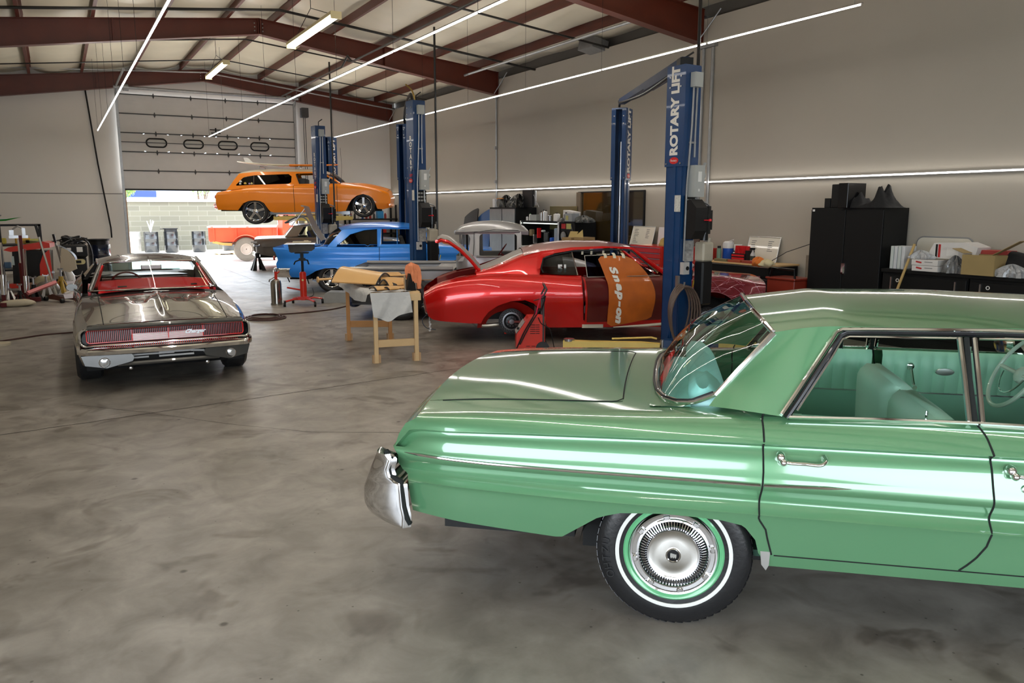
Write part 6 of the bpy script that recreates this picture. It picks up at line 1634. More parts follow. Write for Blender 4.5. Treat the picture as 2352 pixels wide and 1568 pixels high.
# ================================================================ two-post lifts
lb=pm('lift_blue',(.004,.042,.14),.35,0,.25,var=.2,scale=5)
lbd=pm('lift_blue_dark',(.004,.022,.075),.55,spec=.2)
lw=pm('decal_white',(.75,.72,.66),.5)
lr=pm('decal_red',(.6,.01,.01),.4)
yel=pm('lift_arm_yellow',(.78,.58,.16),.45,0,.2,var=.2,scale=5)
ebox=pm('electrical_grey',(.42,.44,.43),.45,.2)
def column(root,loc,th,H,power=True,txt='up'):
 w_,d=.24,.30
 m=M()
 m.box((0,-d/2+.005,H/2),(w_-.02,.01,H));m.box((-w_/2+.01,0,H/2),(.01,d-.03,H));m.box((w_/2-.01,0,H/2),(.01,d-.03,H))
 m.box((-w_/2+.03,d/2-.02,H/2),(.05,.01,H));m.box((w_/2-.03,d/2-.02,H/2),(.05,.01,H))
 m.box((-w_/2-.004,-.02,H*.34),(.012,.04,H*.66));r=m.build('post',lb,root,smooth=0);r.location=(loc[0],loc[1],0);r.rotation_euler=(0,0,R(th-90))
 m=M();m.box((0,-d/2-.004,H*.835),(w_+.02,.014,H*.33));m.box((-w_/2-.004,0,H*.835),(.014,d,H*.33));m.box((w_/2+.004,0,H*.835),(.014,d,H*.33));m.box((-w_/2+.03,d/2,H*.835),(.07,.014,H*.33));m.box((w_/2-.03,d/2,H*.835),(.07,.014,H*.33));m.box((0,0,H),(w_+.02,d,.02))
 m.build('extension_sleeve',lb,r,smooth=0)
 m=M();m.cyl((0,.02,.1),(0,.02,H*.55),.035,n=12);m.cyl((0,.02,H*.55),(0,.02,H*.85),.022,n=10);m.box((-.06,.05,H/2),(.02,.01,H-.1));m.build('hydraulic_ram',steel,r)
 m=M();m.box((0,0,.015),(.46,.5,.03));m.prism([(-.2,.03),(-.13,.03),(-.13,.35)],lambda a,b,dd:(a,-.02+dd,b),.012);m.prism([(.2,.03),(.13,.03),(.13,.35)],lambda a,b,dd:(a,-.02+dd,b),.012);m.build('base_plate',lb,r,smooth=0)
 if txt=='up':
  text('ROTARY LIFT',.175,frame((-w_/2-.013,-.005,H*.853),(0,0,1),(0,1,0)),lw,'lettering',r,.001,bold=.008,sx=1.0)
  zz=H*.69
 else:
  for k,ch in enumerate('ROTARY'):text(ch,.13,frame((-w_/2-.013,-.03,H*.82-k*.115),(0,-1,0),(0,0,1)),lw,'lettering',r,.001,bold=.004)
  text('LIFT',.07,frame((-w_/2-.013,-.03,H*.82-.70),(0,-1,0),(0,0,1)),lr,'lettering',r,.001,bold=.002);zz=H*.82-.80
 m=M();m.lathe([(.075,0),(.075,.003),(0,.004)],24,frame((-w_/2-.012,-.01,zz),(0,-1,0),(0,0,1)) @ Matrix.Diagonal((1,.55,1,1)));m.build('oval_badge',lr,r)
 text('Rotary',.038,frame((-w_/2-.018,-.01,zz),(0,-1,0),(0,0,1)),lw,'lettering',r,.0008)
 m=M()
 for y,z in ((-.09,H-.12),(.09,H-.12),(-.09,H-.24),(.09,H-.24),(-.12,H*.68),(.12,H*.68)):m.cyl((-w_/2-.02,y,z),(-w_/2,y,z),.012,n=6);m.cyl((y*.9,d/2+.012,z),(y*.9,d/2,z),.012,n=6)
 m.build('bolt',steel,r)
 if power:
  yo=-d/2-.012
  m=M();m.box((.01,yo-.045,H-.17),(.13,.08,.17));m.build('junction_box',ebox,r,smooth=0)
  m=M();m.tube([(-.02,yo-.03,H-.25),(-.03,yo-.03,H-.7),(-.08,yo-.03,H*.6),(-.09,yo-.03,1.25)],.012,8);m.tube([(.04,yo-.03,H-.25),(.03,yo-.03,H-.8),(.03,yo-.03,H*.70)],.012,8)
  for z in (H-.9,H-1.6,H-2.2):m.box((.0,yo-.02,z),(.1,.02,.02))
  m.build('conduit',galv,r)
  m=M();m.box((.05,yo-.06,H*.62),(.17,.11,.38));m.cyl((.13,yo-.06,H*.64),(.17,yo-.06,H*.64),.04,n=12);m.box((.17,yo-.06,H*.67),(.02,.03,.1),rot=(0,.4,0));bx=m.build('disconnect_box',ebox,r,smooth=0)
  m=M();m.box((.05,yo-.117,H*.635),(.06,.003,.12));m.box((.04,yo-.117,H*.59),(.02,.003,.03));m.build('decal',white,r,smooth=0)
  m=M();m.box((.02,yo-.004,H*.535),(.20,.006,.26));sp=m.build('spec_plate',blk,r,smooth=0)
  m=M()
  for i in range(3):
   for j in range(3):m.box((-.04+.06*i,yo-.009,H*.555-.07*j),(.045,.003,.035))
  m.build('spec_text',pm('plate_print',(.35,.35,.33),.6),r,smooth=0)
  m=M();m.box((-w_/2-.006,-.09,H*.545),(.004,.10,.2));m.build('spec_sticker',pm('scuffed_sticker',(.55,.54,.5),.6,var=.5,scale=40),r,smooth=0)
  m=M();m.prism([(yo,1.98),(yo-.10,2.0),(yo-.20,1.9),(yo-.19,1.62),(yo-.13,1.52),(yo,1.52)],lambda a,b,dd:(.02+dd-.1,a,b),.2);m.build('power_unit_cover',blk,r,smooth=20)
  m=M();m.cyl((.20,yo-.08,1.58),(.20,yo-.08,1.92),.075,n=18);m.box((.26,yo-.08,1.75),(.05,.10,.24));m.cyl((.20,yo-.08,1.50),(.20,yo-.08,1.58),.05,n=14);mt_=m.build('motor',blkm,r)
  m=M();m.box((.20,yo-.09,1.36),(.19,.16,.24),bev=.02);m.cyl((.24,yo-.12,1.46),(.25,yo-.13,1.53),.022,n=10);m.build('oil_tank_top',pm('dirty_cream',(.42,.38,.30),.5,var=.3),r)
  m=M();m.box((.20,yo-.09,.97),(.185,.155,.55),bev=.02);m.build('oil_tank',blk,r)
  m=M();m.tube(spline([(.05,yo-.06,H*.62-.2),(.06,yo-.07,2.0),(.16,yo-.09,1.97),(.25,yo-.09,1.93),(.27,yo-.09,1.86)],5),.013,8);m.build('flex_conduit',galv,r)
  m=M();m.box((.02,yo-.01,1.37),(.15,.008,.26));m.build('worn_sticker',pm('worn_label',(.35,.34,.33),.6,var=.8,scale=25),r,smooth=0)
  m=M();m.box((-.07,yo-.035,1.16),(.10,.06,.15));ob=m.build('outlet_box',pm('bright_box',(.7,.7,.7),.35,.5),r,smooth=0)
  m=M();m.cyl((-.055,yo-.07,1.16),(-.055,yo-.064,1.16),.026,n=16);m.build('socket',blk,r)
  m=M();m.cyl((.06,yo-.20,1.75),(.12,yo-.22,1.75),.006,n=6);m.lathe([(0,-.02),(.018,-.012),(.02,0),(.018,.012),(0,.02)],12,Matrix.Translation((.14,yo-.225,1.75)));m.build('release_knob',pm('knob_red',(.7,.01,.02),.3),r)
  m=M();m.tube([(.02,0,H),(.03,.02,H+.12),(.10,-.05,H+.18)],.012,6);m.build('hydraulic_hose',blk,r)
 return r
def air_drop(x,y,z1,label,valve=True):
 r=thing('air_pipe',label,'pipe',(x,y,0))
 m=M();m.cyl((0,0,1.0),(0,0,z1),.022,n=8);m.cyl((0,0,.98),(0,0,1.1),.032,n=10);m.build('pipe',pipe_m,r)
 if valve:
  m=M();m.tube([(0,0,1.0),(0,0,.80)],.020,8);m.tube([(0,0,.9),(-.07,0,.9),(-.07,0,.72)],.016,8);m.build('fitting',pm('brass',(.45,.3,.08),.35,.9),r)
  m=M();m.box((.04,-.02,.92),(.015,.01,.10),rot=(0,.2,0));m.build('valve_handle',pm('valve_yellow',(.8,.6,.05),.4),r,smooth=0)
 return r
def lift_arm(root,p0,p1,z):
 d=Vector((p1[0]-p0[0],p1[1]-p0[1],0));L_=d.length
 m=M()
 for sg in (-1,1):m.prism([(0,-.09),(0,.05),(L_*.2,.06),(L_-.1,.03),(L_,.03),(L_,-.05),(L_-.15,-.06)],lambda a,b,dd:(a,sg*(.055-dd),b),.01)
 m.box((L_/2,0,.035),(L_,.10,.01));m.box((L_/2,0,-.06),(L_,.10,.01));m.tube([(.05,-.06,.10),(.12,-.06,.115),(L_*.5,-.06,.075)],.012,6);r=m.build('swing_arm',yel,root,smooth=0);r.location=(p0[0],p0[1],z);r.rotation_euler=(0,0,math.atan2(d.y,d.x))
 m=M();m.cyl((-.03,0,-.1),(-.03,0,.1),.035,n=14);m.cyl((L_-.07,0,.03),(L_-.07,0,.06),.07,n=18);m.build('pivot_pin',steel,r)
 m=M();m.box((-.10,0,0),(.10,.18,.22));m.build('carriage_bracket',lb,r,smooth=0)
 return r
# lift C (front)
cN,cF=(6.77,7.58),(8.36,10.85)
LC=thing('car_lift','blue two-post car lift holding the red coupe, nearest the camera, with large white lettering','car lift',(0,0,0))
column(LC,cN,93.4,3.58);column(LC,cF,213.4,3.52,power=False)
L_=math.hypot(cF[0]-cN[0],cF[1]-cN[1]);m_=M();m_.box((L_/2,0,.03),(L_+.1,.10,.09));m_.box((L_*.25,0,-.03),(L_*.5,.14,.05));r_=m_.build('crossbeam',lbd,LC,smooth=0)
r_.location=(cN[0],cN[1],3.62);r_.rotation_euler=(0,0,math.atan2(cF[1]-cN[1],cF[0]-cN[0]))
m_=M();m_.tube(spline([(.2,.05,-.06),(L_*.5,.06,-.10),(L_-.1,.05,.0),(L_+.05,.03,.05),(L_+.1,.03,-.05)],6),.02,8);m_.box((-.02,0,0),(.16,.16,.12));m_.build('cable_guide',blk,r_)
lift_arm(LC,(6.48,7.52),(5.62,8.42),.16);lift_arm(LC,(7.15,7.25),(8.0,7.4),.16)
air_drop(7.12,7.72,5.2,'black air supply pipe dropping beside the lift nearest the camera')
# coiled air hose hung on the post
m_=M();pts=[]
for k in range(5):
 for t in np.linspace(0,2*PI,25)[:-1]:pts.append(((.17+.018*k)*math.sin(t)+.012*k,-.0-.018*k+.008*math.sin(3*t),.62-.02*k+(.40+.02*k)*math.cos(t)*(1 if math.cos(t)<0 else .72)))
m_.tube(pts,.013,8);o=m_.build('air_hose_coil',pm('hose_brown',(.11,.075,.06),.35),None)
o.location=(6.60,7.33,.06);o.rotation_euler=(0,0,R(3.4));tag(o,'brown air hose coiled on the front blue lift post beside the green sedan rear window','hose')
m_=M();m_.box((0,0,0),(.03,.05,.14));m_.tube([(0,-.02,-.05),(0,-.12,-.06),(0,-.13,.0)],.012,6);o=m_.build('hose_hook',steel,LC);o.location=(6.62,7.40,1.0)
# lift B
bN,bF=(6.23,14.62),(7.22,17.6)
LB=thing('car_lift','blue two-post car lift rising behind the pickup bed, with vertical stacked lettering','car lift',(0,0,0))
column(LB,bN,93.4,3.93,txt='stack');column(LB,bF,213.4,3.80,power=False)
m_=M();m_.tube(spline([(6.2,14.7,3.95),(6.3,15.0,4.12),(6.7,16.2,4.1),(7.1,17.3,3.95),(7.2,17.5,3.8)],5),.03,8);m_.build('overhead_hose',blk,LB)
m_=M();m_.tube(spline([(6.18,14.5,3.9),(6.1,14.45,4.1),(5.95,14.4,4.2)],4),.016,6);m_.build('cable_whip',pm('brass',(.45,.3,.08),.35,.9),LB)
air_drop(6.56,14.40,5.3,'black air supply pipe dropping beside the lift behind the pickup bed')
# lift A
aN,aF=(5.95,20.25),(7.15,23.2)
LA=thing('car_lift','blue two-post car lift raising the orange wagon at the back','car lift',(0,0,0))
column(LA,aN,93.4,3.93,txt='stack');column(LA,aF,213.4,3.93,power=False)
air_drop(6.26,20.1,5.5,'black air supply pipe dropping beside the lift of the orange wagon',False)
for p,q in (((5.9,20.55),(5.0,21.3)),((6.2,20.5),(7.0,21.0)),((7.0,22.9),(5.6,22.8))):lift_arm(LA,p,q,1.64)
# ================================================================ things on the floor, left and centre
def T_(name,label,cat,loc,rz=0,group=None):return thing(name,label,cat,loc,rz,group)
orangep=pm('orange_plastic',(.75,.25,.02),.4)
bluep=pm('blue_plastic',(.01,.08,.45),.35)
dred=pm('dark_red_paint',(.10,.006,.006),.55,spec=.3)
beige=pm('beige_plastic',(.50,.44,.32),.5)
def jack_stand(x,y,sc,mat,label,rz=0,group=None):
 r=T_('jack_stand',label,'jack stand',(x,y,0),rz,group)
 m=M()
 for sx in (-1,1):
  for sy in (-1,1):
   m.add([(sx*.03*sc,sy*.03*sc,.30*sc),(sx*.13*sc,sy*.13*sc,0),(sx*.05*sc,sy*.13*sc,0),(sx*.012*sc,sy*.03*sc,.30*sc)],[(0,1,2,3)]);m.add([(sx*.03*sc,sy*.03*sc,.30*sc),(sx*.13*sc,sy*.13*sc,0),(sx*.13*sc,sy*.05*sc,0),(sx*.03*sc,sy*.012*sc,.30*sc)],[(0,1,2,3)])
 m.cyl((0,0,.24*sc),(0,0,.34*sc),.045*sc,n=10);m.build('frame',mat,r,smooth=0,fix=False)
 m=M();m.cyl((0,0,.3*sc),(0,0,.47*sc),.022*sc,n=8);m.box((0,0,.48*sc),(.11*sc,.05*sc,.02*sc));m.box((-.05*sc,0,.495*sc),(.015*sc,.05*sc,.03*sc));m.box((.05*sc,0,.495*sc),(.015*sc,.05*sc,.03*sc));m.build('saddle_post',steel,r,smooth=0)
 return r
jack_stand(5.27,24.9,1.55,blk,'tall black jack stand standing alone near the rear door threshold')
# transmission jack with an oil pan on top
r=T_('transmission_jack','red telescopic transmission jack on castors beside the blue sedan','jack',(4.12,15.45,0),R(-20))
m=M();m.cyl((0,0,.10),(0,0,.64),.065,n=20);m.cyl((0,0,.62),(0,0,.66),.05,n=16);b_=m.build('cylinder',redp,r)
m=M();m.cyl((0,0,.66),(0,0,.88),.026,n=14);m.build('ram',blkm,r)
m=M()
for a in (0,90,180,270):
 c,s_=math.cos(R(a+35)),math.sin(R(a+35));m.tube([(0,0,.12),(c*.22,s_*.22,.13),(c*.40,s_*.40,.10)],.028,6,flat=.7)
m.tube([(-.05,0,.3),(-.30,-.1,.36)],.018,6);m.box((0,0,.14),(.2,.2,.06));m.build('legs',redp,r)
for a in (0,90,180,270):
 c,s_=math.cos(R(a+35)),math.sin(R(a+35));m=M();m.cyl((c*.42-.02,s_*.42,.045),(c*.42+.02,s_*.42,.045),.045,n=14);m.box((c*.41,s_*.41,.085),(.03,.05,.04));m.build('castor',blk,r)
m=M();m.box((0,0,.90),(.12,.12,.05));m.tube([(-.02,0,.9),(-.13,0,.86),(-.16,0,.80)],.015,6);m.tube([(.02,0,.9),(.10,.04,.88),(.12,.05,.80)],.015,6);m.box((.0,0,.97),(.06,.10,.1));m.box((0,0,1.03),(.26,.22,.02));m.build('head',blk,r,smooth=0)
m=M();m.cyl((.0,-.066,.5),(.0,-.064,.5),.02,n=12);m.build('sticker',pm('sticker_yellow',(.8,.6,.02),.5),r)
r=T_('oil_pan','dark cast metal pan balanced on top of the red transmission jack','pan',(4.12,15.45,1.04),R(-20))
m=M();m.prism([(-.24,.16),(-.22,.02),(-.18,0),(.20,.03),(.24,.06),(.24,.17)],lambda a,b,d:(a,-.16+d,b),.32);m.build('pan',pm('cast_dark',(.06,.058,.055),.6,.3,var=.4),r,smooth=20)
m=M();m.box((0,0,.175),(.56,.40,.02));m.box((-.2,-.05,.17),(.2,.44,.01));m.build('flange',alum,r,smooth=0)
m=M();m.box((.02,-.1,.20),(.34,.14,.03));m.box((.1,-.08,.225),(.08,.05,.02));m.build('wood_block',pm('pale_wood_block',(.6,.52,.38),.7),r,smooth=0)
# steel pressure tank
r=T_('pressure_tank','polished steel spray tank with red handle left of the transmission jack','tank',(3.66,15.75,0))
m=M();m.lathe([(.11,0),(.105,.03),(.105,.42),(.09,.48),(.05,.51),(0,.515)],28);m.lathe([(.115,0),(.115,.03)],28);m.build('body',pm('stained_steel',(.42,.40,.36),.22,.95,var=.35,scale=5),r)
m=M();m.box((0,-.02,.56),(.05,.04,.20));m.tube([(0,0,.6),(.08,0,.66)],.014,6);m.build('handle',redp,r,smooth=0)
m=M();m.tube([(-.02,0,.55),(-.12,0,.50),(-.13,0,.46)],.015,6);m.cyl((0,0,.62),(0,0,.70),.03,n=10);m.box((-.08,0,.44),(.05,.03,.02));m.build('valve',steel,r)
# pale sheet metal box under the blue car
m=M();m.prism([(-.35,0),(.40,0),(.40,.20),(-.25,.22),(-.33,.18)],lambda a,b,d:(a,d-.2,b),.4);o=m.build('sheet_metal_box',pm('worn_grey_box',(.34,.34,.32),.5,.4,var=.2),None,smooth=0);o.location=(4.95,15.6,0);o.rotation_euler=(0,0,R(-25));tag(o,'low pale sheet metal box on the floor behind the pickup tailgate','box')
# hoses and cords on the floor
hb=pm('hose_maroon',(.07,.025,.02),.5)
m=M();pts=[]
for k in range(3):
 for t in np.linspace(0,2*PI,30)[:-1]:pts.append((3.02+(.34-.05*k)*math.cos(t+.6*k),13.9+(.40-.05*k)*math.sin(t+.6*k),.012+.014*k))
pts+=[(3.3,14.2,.014)]+spline([(3.45,14.2,.012),(3.9,14.25,.012),(4.4,14.45,.012),(4.9,14.9,.012)],6)
m.tube(pts,.012,6);tag(m.build('air_hose',hb),'maroon air hose lying coiled on the floor right of the graphite coupe','hose')
m=M();m.tube(spline([(-2.3,12.6,.012),(-.85,13.3,.012),(-.3,13.65,.012),(.1,13.7,.012),(.6,13.9,.012)],6),.012,6);tag(m.build('air_hose',hb),'dark air hose lying on the floor left of the graphite coupe','hose')
m=M();m.tube(spline([(3.9,16.2,.01),(4.3,16.6,.01),(4.7,16.9,.01),(4.9,17.6,.1)],5),.007,5);m.box((4.35,16.65,.02),(.08,.03,.03));tag(m.build('power_cord',blk),'thin black cord on the floor under the tail of the blue sedan','cord')
# battery charger / starter cart
r=T_('battery_charger','red wheeled battery charger with jumper clamps in front of the red coupe','charger',(5.30,8.72,0),R(-26.57))
cb=pm('charger_red',(.66,.03,.015),.35,0,.4,var=.15)
m=M();m.prism([(-.20,.07),(-.20,.28),(-.045,.50),(.17,.50),(.17,.07)],lambda a,b,d:(a,-.13+d,b),.30);m.build('cabinet',cb,r,smooth=20)
m=M();m.prism([(-.203,.285),(-.203,.292),(-.095,.445),(-.09,.44)],lambda a,b,d:(a-.002,-.125+d,b),.29);m.build('control_panel',pm('worn_panel',(.35,.34,.33),.6,var=.6,scale=30),r,smooth=0)
m=M()
for i in range(3):
 for j in range(5):m.box((.0+.075*i if i<2 else .02,-.132,.40-.028*j),(.05,.004,.008))
for i in range(2):
 for j in range(2):m.box((-.05+.07*i,-.132,.12-.025*j),(.05,.004,.007))
m.build('vent_slot',blk,r,smooth=0)
m=M()
for sy in (-.10,.14):m.cyl((-.14,sy,.33),(-.19,sy,.36),.018,n=10)
m.build('knob',blk,r)
m=M();m.tube([(.15,-.13,.06),(.15,-.13,.78),(.19,-.13,.86),(.16,-.10,.92),(.16,.10,.92),(.19,.13,.86),(.15,.13,.78),(.15,.13,.06)],.013,8);m.tube([(.15,-.13,.74),(.15,.13,.74)],.008,6);m.build('handle',pm('gunmetal',(.12,.12,.13),.3,.8),r)
m=M();m.tube(spline([(-.20,-.16,.10),(-.10,-.16,.32),(.02,-.14,.52),(.06,-.14,.60)],5),.009,6);m.tube(spline([(-.16,-.17,.15),(-.04,-.16,.38),(.06,-.15,.54),(.11,-.14,.62)],5),.009,6);m.tube([(.11,-.15,.58),(.16,-.15,.72),(.17,-.15,.78)],.016,6,flat=.6);m.tube([(.02,-.15,.72),(.14,-.15,.75),(.18,-.15,.78)],.011,6,flat=.6);m.build('black_cable',blk,r)
m=M();m.tube([(.05,-.15,.54),(.08,-.15,.66),(.12,-.15,.79)],.015,6,flat=.7);m.cyl((.11,-.15,.78),(.15,-.15,.80),.012,n=8);m.build('red_clamp',pm('clamp_red',(.6,.02,.06),.35),r)
m=M();m.tube(spline([(.08,-.14,.50),(.12,-.16,.42),(.22,-.16,.36),(.25,-.18,.28),(.30,-.2,.03)],5),.006,5);m.build('power_cord',blk,r)
for sy in (-.13,.19):m=M();m.cyl((.14,sy-.015,.09),(.14,sy+.015,.09),.09,n=20);m.build('wheel',rub,r)
m=M();m.box((-.18,0,.035),(.03,.2,.07));m.build('foot',blk,r,smooth=0)
# ---------------------------------------------------------------- timber parts bench
r=T_('sawhorse_bench','raw pine bench on two legged trestles covered with grey paper','bench',(0,0,0))
A=Vector((3.26,9.13,0));B_=Vector((3.86,9.02,0));C_=Vector((3.50,10.95,0));D_=Vector((4.14,10.62,0))
ux=(B_-A).normalized();uy=(C_-A).normalized()
def bx(P,Q,w_,h,mat=wood,nm='board',z0=0,z1=None):
 pass
def beam(p,q,w_,h,nm,mat=wood):
 p=Vector(p);q=Vector(q);d=(q-p);L_=d.length;x=d.normalized();zz=Vector((0,0,1)) if abs(x.z)<.9 else Vector((.96,-.25,0));y=zz.cross(x).normalized();z=x.cross(y)
 m=M();Mx=Matrix((x,y,z)).transposed();m.box(tuple((p+q)/2),(L_,w_,h),rot=Mx,bev=.003);return m.build(nm,mat,r,smooth=0)
ZT=.87
for P,Q,op in ((A,B_,0),(C_,D_,1)):
 cap=beam((P.x,P.y,ZT-.06),(Q.x,Q.y,ZT-.06),.09,.09,'trestle_cap')
 for X in (P+(Q-P)*.07,P+(Q-P)*.90):
  beam((X.x,X.y,0),(X.x,X.y,ZT-.10),.09,.05,'leg',wood if not op else pm('orange_pine',(.55,.26,.08),.6,var=.16,bump=.08))
  m=M();m.box((X.x,X.y,.05),(.095,.055,.10));m.build('leg_shoe',pm('worn_pine',(.55,.36,.2),.6),r,smooth=0)
 a_=P+(Q-P)*.07;b_=P+(Q-P)*.90
 beam((a_.x,a_.y,.24),(b_.x,b_.y,.24),.04,.09,'crossbar',wood if not op else MATS['orange_pine'])
for t in (.12,.5,.88):
 p=A+(B_-A)*t;q=C_+(D_-C_)*t;beam((p.x,p.y,ZT-.015),(q.x,q.y,ZT-.015),.14,.04,'top_board')
# paper cover draped over the front end and left side
paper=pm('grey_paper',(.55,.55,.54),.75,var=.08,scale=12,bump=.6,bscale=14)
m=M();L=[]
rr_=random.Random(4)
def tp(u,v):return (A+(B_-A)*u)*(1-v)+(C_+(D_-C_)*u)*v
for i in range(25):
 v=i/24;row=[]
 for j in range(31):
  u=-.16+.98*j/30;
  p=tp(max(-.02,u),v);z=ZT+.012
  n1=.012*math.sin(13*v+5*u)+.008*math.sin(31*v)
  if u<0:k=-u/.16;p=p-ux*(.03+.02*k);z=ZT-.0-.10*k*(1+.5*math.sin(4*v));p=p+ux*n1
  row.append((p.x,p.y,z+.004*math.sin(20*u+7*v)))
 L.append(row)
m.rows(L)
L=[]
for i in range(16):
 k=i/15;row=[]
 for j in range(31):
  u=-.05+.80*j/30;p=tp(u,0)-uy*(.068+.03*k+.022*math.sin(9*u+3*k)*k+.012*math.sin(23*u+8*k)*k);z=ZT+.01-(.30+.05*math.sin(7*u)-.10*(u<0)*0)*k;row.append((p.x+ux.x*.03*k,p.y,z+.01*math.sin(17*u)*k))
 L.append(row)
m.rows(L);tag(m.build('paper_sheet',paper,None,smooth=60),'crumpled grey paper draped over the front of the pine bench','paper')
# parts on the bench
tanp=pm('tan_trim_panel',(.72,.42,.16),.42,0,.2,var=.06)
blb=pm('black_molding',(.02,.018,.02),.3,0,.3)
def curved(label,cx,cy,z,L_,W_,H_,rz,nm='trim_panel',mat=tanp,back=True,ty=0,cat='trim panel'):
 r2=T_(nm,label,cat,(cx,cy,z),rz)
 m=M();m.grid(14,18,lambda u,v:(L_*(u-.5),W_*(v-.5)*(1-.25*u),H_*math.sin(PI*(.08+.80*v))*(1-.3*u)+ty*u));m.grid(14,18,lambda u,v:(L_*(u-.5),W_*(v-.5)*(1-.25*u)+.004,H_*math.sin(PI*(.08+.80*v))*(1-.3*u)+ty*u-.012));m.build('skin',mat,r2,smooth=60)
 if back:m=M();m.tube([(L_*.5,W_*(v-.5)*.75,H_*math.sin(PI*(.08+.80*v))*.7+ty-.008) for v in np.linspace(0,1,12)],.011,6);m.tube([(-L_*.5,W_*(v-.5),H_*math.sin(PI*(.08+.80*v))-.008) for v in np.linspace(0,1,12)],.011,6);m.build('edge_strip',blb,r2)
 return r2
c=tp(.25,.42);curved('large tan domed console panel with black inner side, middle of the pine bench',c.x-.05,c.y+.15,ZT+.02,.62,.60,.24,R(-48))
c=tp(.50,.85);curved('long flat tan trim panel at the far end of the pine bench',c.x-.05,c.y,ZT+.08,.95,.30,.06,R(8))
c=tp(.72,.42);curved('tan ribbed armrest panel right of the domed panel',c.x,c.y,ZT+.05,.40,.30,.09,R(-10))
c=tp(.60,.38);curved('second tan armrest panel leaning on the ribbed one',c.x+.02,c.y-.18,ZT+.03,.36,.22,.10,R(12))
c=tp(.35,.10);curved('small tan bent panel at the near edge of the pine bench',c.x+.02,c.y+.05,ZT+.02,.34,.20,.05,R(5))
c=tp(.75,.12);curved('narrow tan strip panel lying at the near right of the bench',c.x-.05,c.y+.05,ZT+.02,.42,.10,.04,R(20))
c=tp(.85,.80);curved('narrow tan panel behind the orange cloth',c.x,c.y,ZT+.09,.5,.12,.03,R(-12))
m=M();p=tp(-.28,.95);m.tube([(p.x-.18,p.y,ZT+.03),(p.x+.30,p.y-.05,ZT+.04)],.035,8,flat=.5);m.cyl((p.x-.19,p.y,ZT+.03),(p.x-.17,p.y,ZT+.03),.042,n=12);tag(m.build('trim_tube',tanp),'short tan tube part poking past the left end of the bench','trim part')
m=M();p=tp(.45,.5)
for k in range(26):m.box((p.x+rr_.uniform(-.25,.30),p.y+rr_.uniform(-.6,.55),ZT+rr_.uniform(.02,.07)),(rr_.uniform(.03,.12),rr_.uniform(.03,.10),rr_.uniform(.02,.06)),rot=(rr_.random(),rr_.random(),rr_.random()))
o=m.build('loose_hardware',blb,None,smooth=0);tag(o,'scattered small black fittings among the tan panels on the pine bench','hardware',kind='stuff')
m=M();p=tp(.05,.72)
for k in range(14):m.cyl((p.x+rr_.uniform(-.10,.12),p.y+rr_.uniform(-.2,.15),ZT+.02),(p.x+rr_.uniform(-.10,.12),p.y+rr_.uniform(-.2,.15),ZT+.06),.012,n=6)
tag(m.build('small_bolts',chrome,None),'little pile of shiny bolts at the far left corner of the pine bench','bolts',kind='stuff')
p=tp(.83,.03)
r2=T_('steel_stand','small upright metal and black stand at the right end of the pine bench','stand',(p.x,p.y+.05,ZT))
m=M();m.box((-.06,0,.10),(.012,.04,.20));m.box((.08,0,.07),(.012,.04,.14));m.build('bracket',alum,r2,smooth=0)
m=M();m.prism([(-.05,0),(.08,0),(.06,.10),(.0,.22)],lambda a,b,d:(a,d-.03,b),.07);m.cyl((0,-.035,.03),(0,-.045,.03),.015,n=10);m.build('body',blk,r2,smooth=0)
# orange rag
m=M();L=[]
for i in range(24):
 t=i/23;row=[]
 for j in range(25):
  a=2*PI*j/24;rad=(.075+.03*math.sin(3*a+1)+.02*math.sin(7*a+5*t))*(1.05-.5*abs(t-.62));zz=.30-.26*t-.10*max(0,t-.6)*(1 if math.cos(a)>0 else 0)*2
  if t<.15:rad*=t/.15
  row.append((p.x+.04+rad*math.cos(a)*1.0+.05*t,p.y+.08+rad*math.sin(a)*.7,ZT+zz+.06))
 L.append(row)
m.rows(L);tag(m.build('shop_rag',pm('salmon_cloth',(.80,.27,.12),.8,var=.2,scale=8,bump=.3),None,smooth=60),'salmon orange shop rag heaped on the stand at the right end of the bench','rag')
# ---------------------------------------------------------------- back left clutter
def drum(x,y,mat,label,lid=0,sc=1.,group=None):
 r=T_('drum',label,'drum',(x,y,0),0,group);R0,H_=.29*sc,.88*sc
 m=M();m.lathe([(R0*.97,.0),(R0,.02),(R0,H_*.32),(R0*1.025,H_*.335),(R0,H_*.35),(R0,H_*.65),(R0*1.025,H_*.665),(R0,H_*.68),(R0,H_-.02),(R0*1.02,H_),(R0*.97,H_),(R0*.95,H_-.03),(0,H_-.03)],32);m.build('barrel',mat,r)
 if lid:m=M();m.lathe([(R0*.9,H_),(R0*.9,H_+.10),(R0*1.05,H_+.12),(R0*1.05,H_+.15),(R0*.5,H_+.13),(0,H_+.13)],28);m.box((-R0*1.1,0,H_+.12),(.2,.1,.03));m.build('funnel_lid',blk,r)
 return r
drum(.98,25.2,pm('drum_navy',(.008,.012,.03),.2,0,.6),'dark blue-black drum with funnel lid by the back wall left of the rear door',1)
dk=pm('drum_black',(.012,.013,.015),.25,.2,.6)
gd='black steel drums along the outdoor block wall'
drum(2.78,37.3,pm('drum_pale',(.45,.44,.42),.3,.3),'pale drum outside at the left edge of the rear door',0)
drum(3.45,37.0,dk,'black outdoor drum with white rags sticking out of the top, second from the left',0)
drum(4.25,37.1,dk,'black outdoor drum with a black funnel lid, third from the left',1)
drum(5.35,36.9,dk,'glossy black outdoor drum with two bright hoops, fourth from the left',0)
drum(6.45,35.9,dk,'black outdoor drum partly hidden behind the red truck tailgate',0)
drum(7.1,36.2,dk,'black outdoor drum seen under the bed of the red truck',0)
m=M();rr_=random.Random(8)
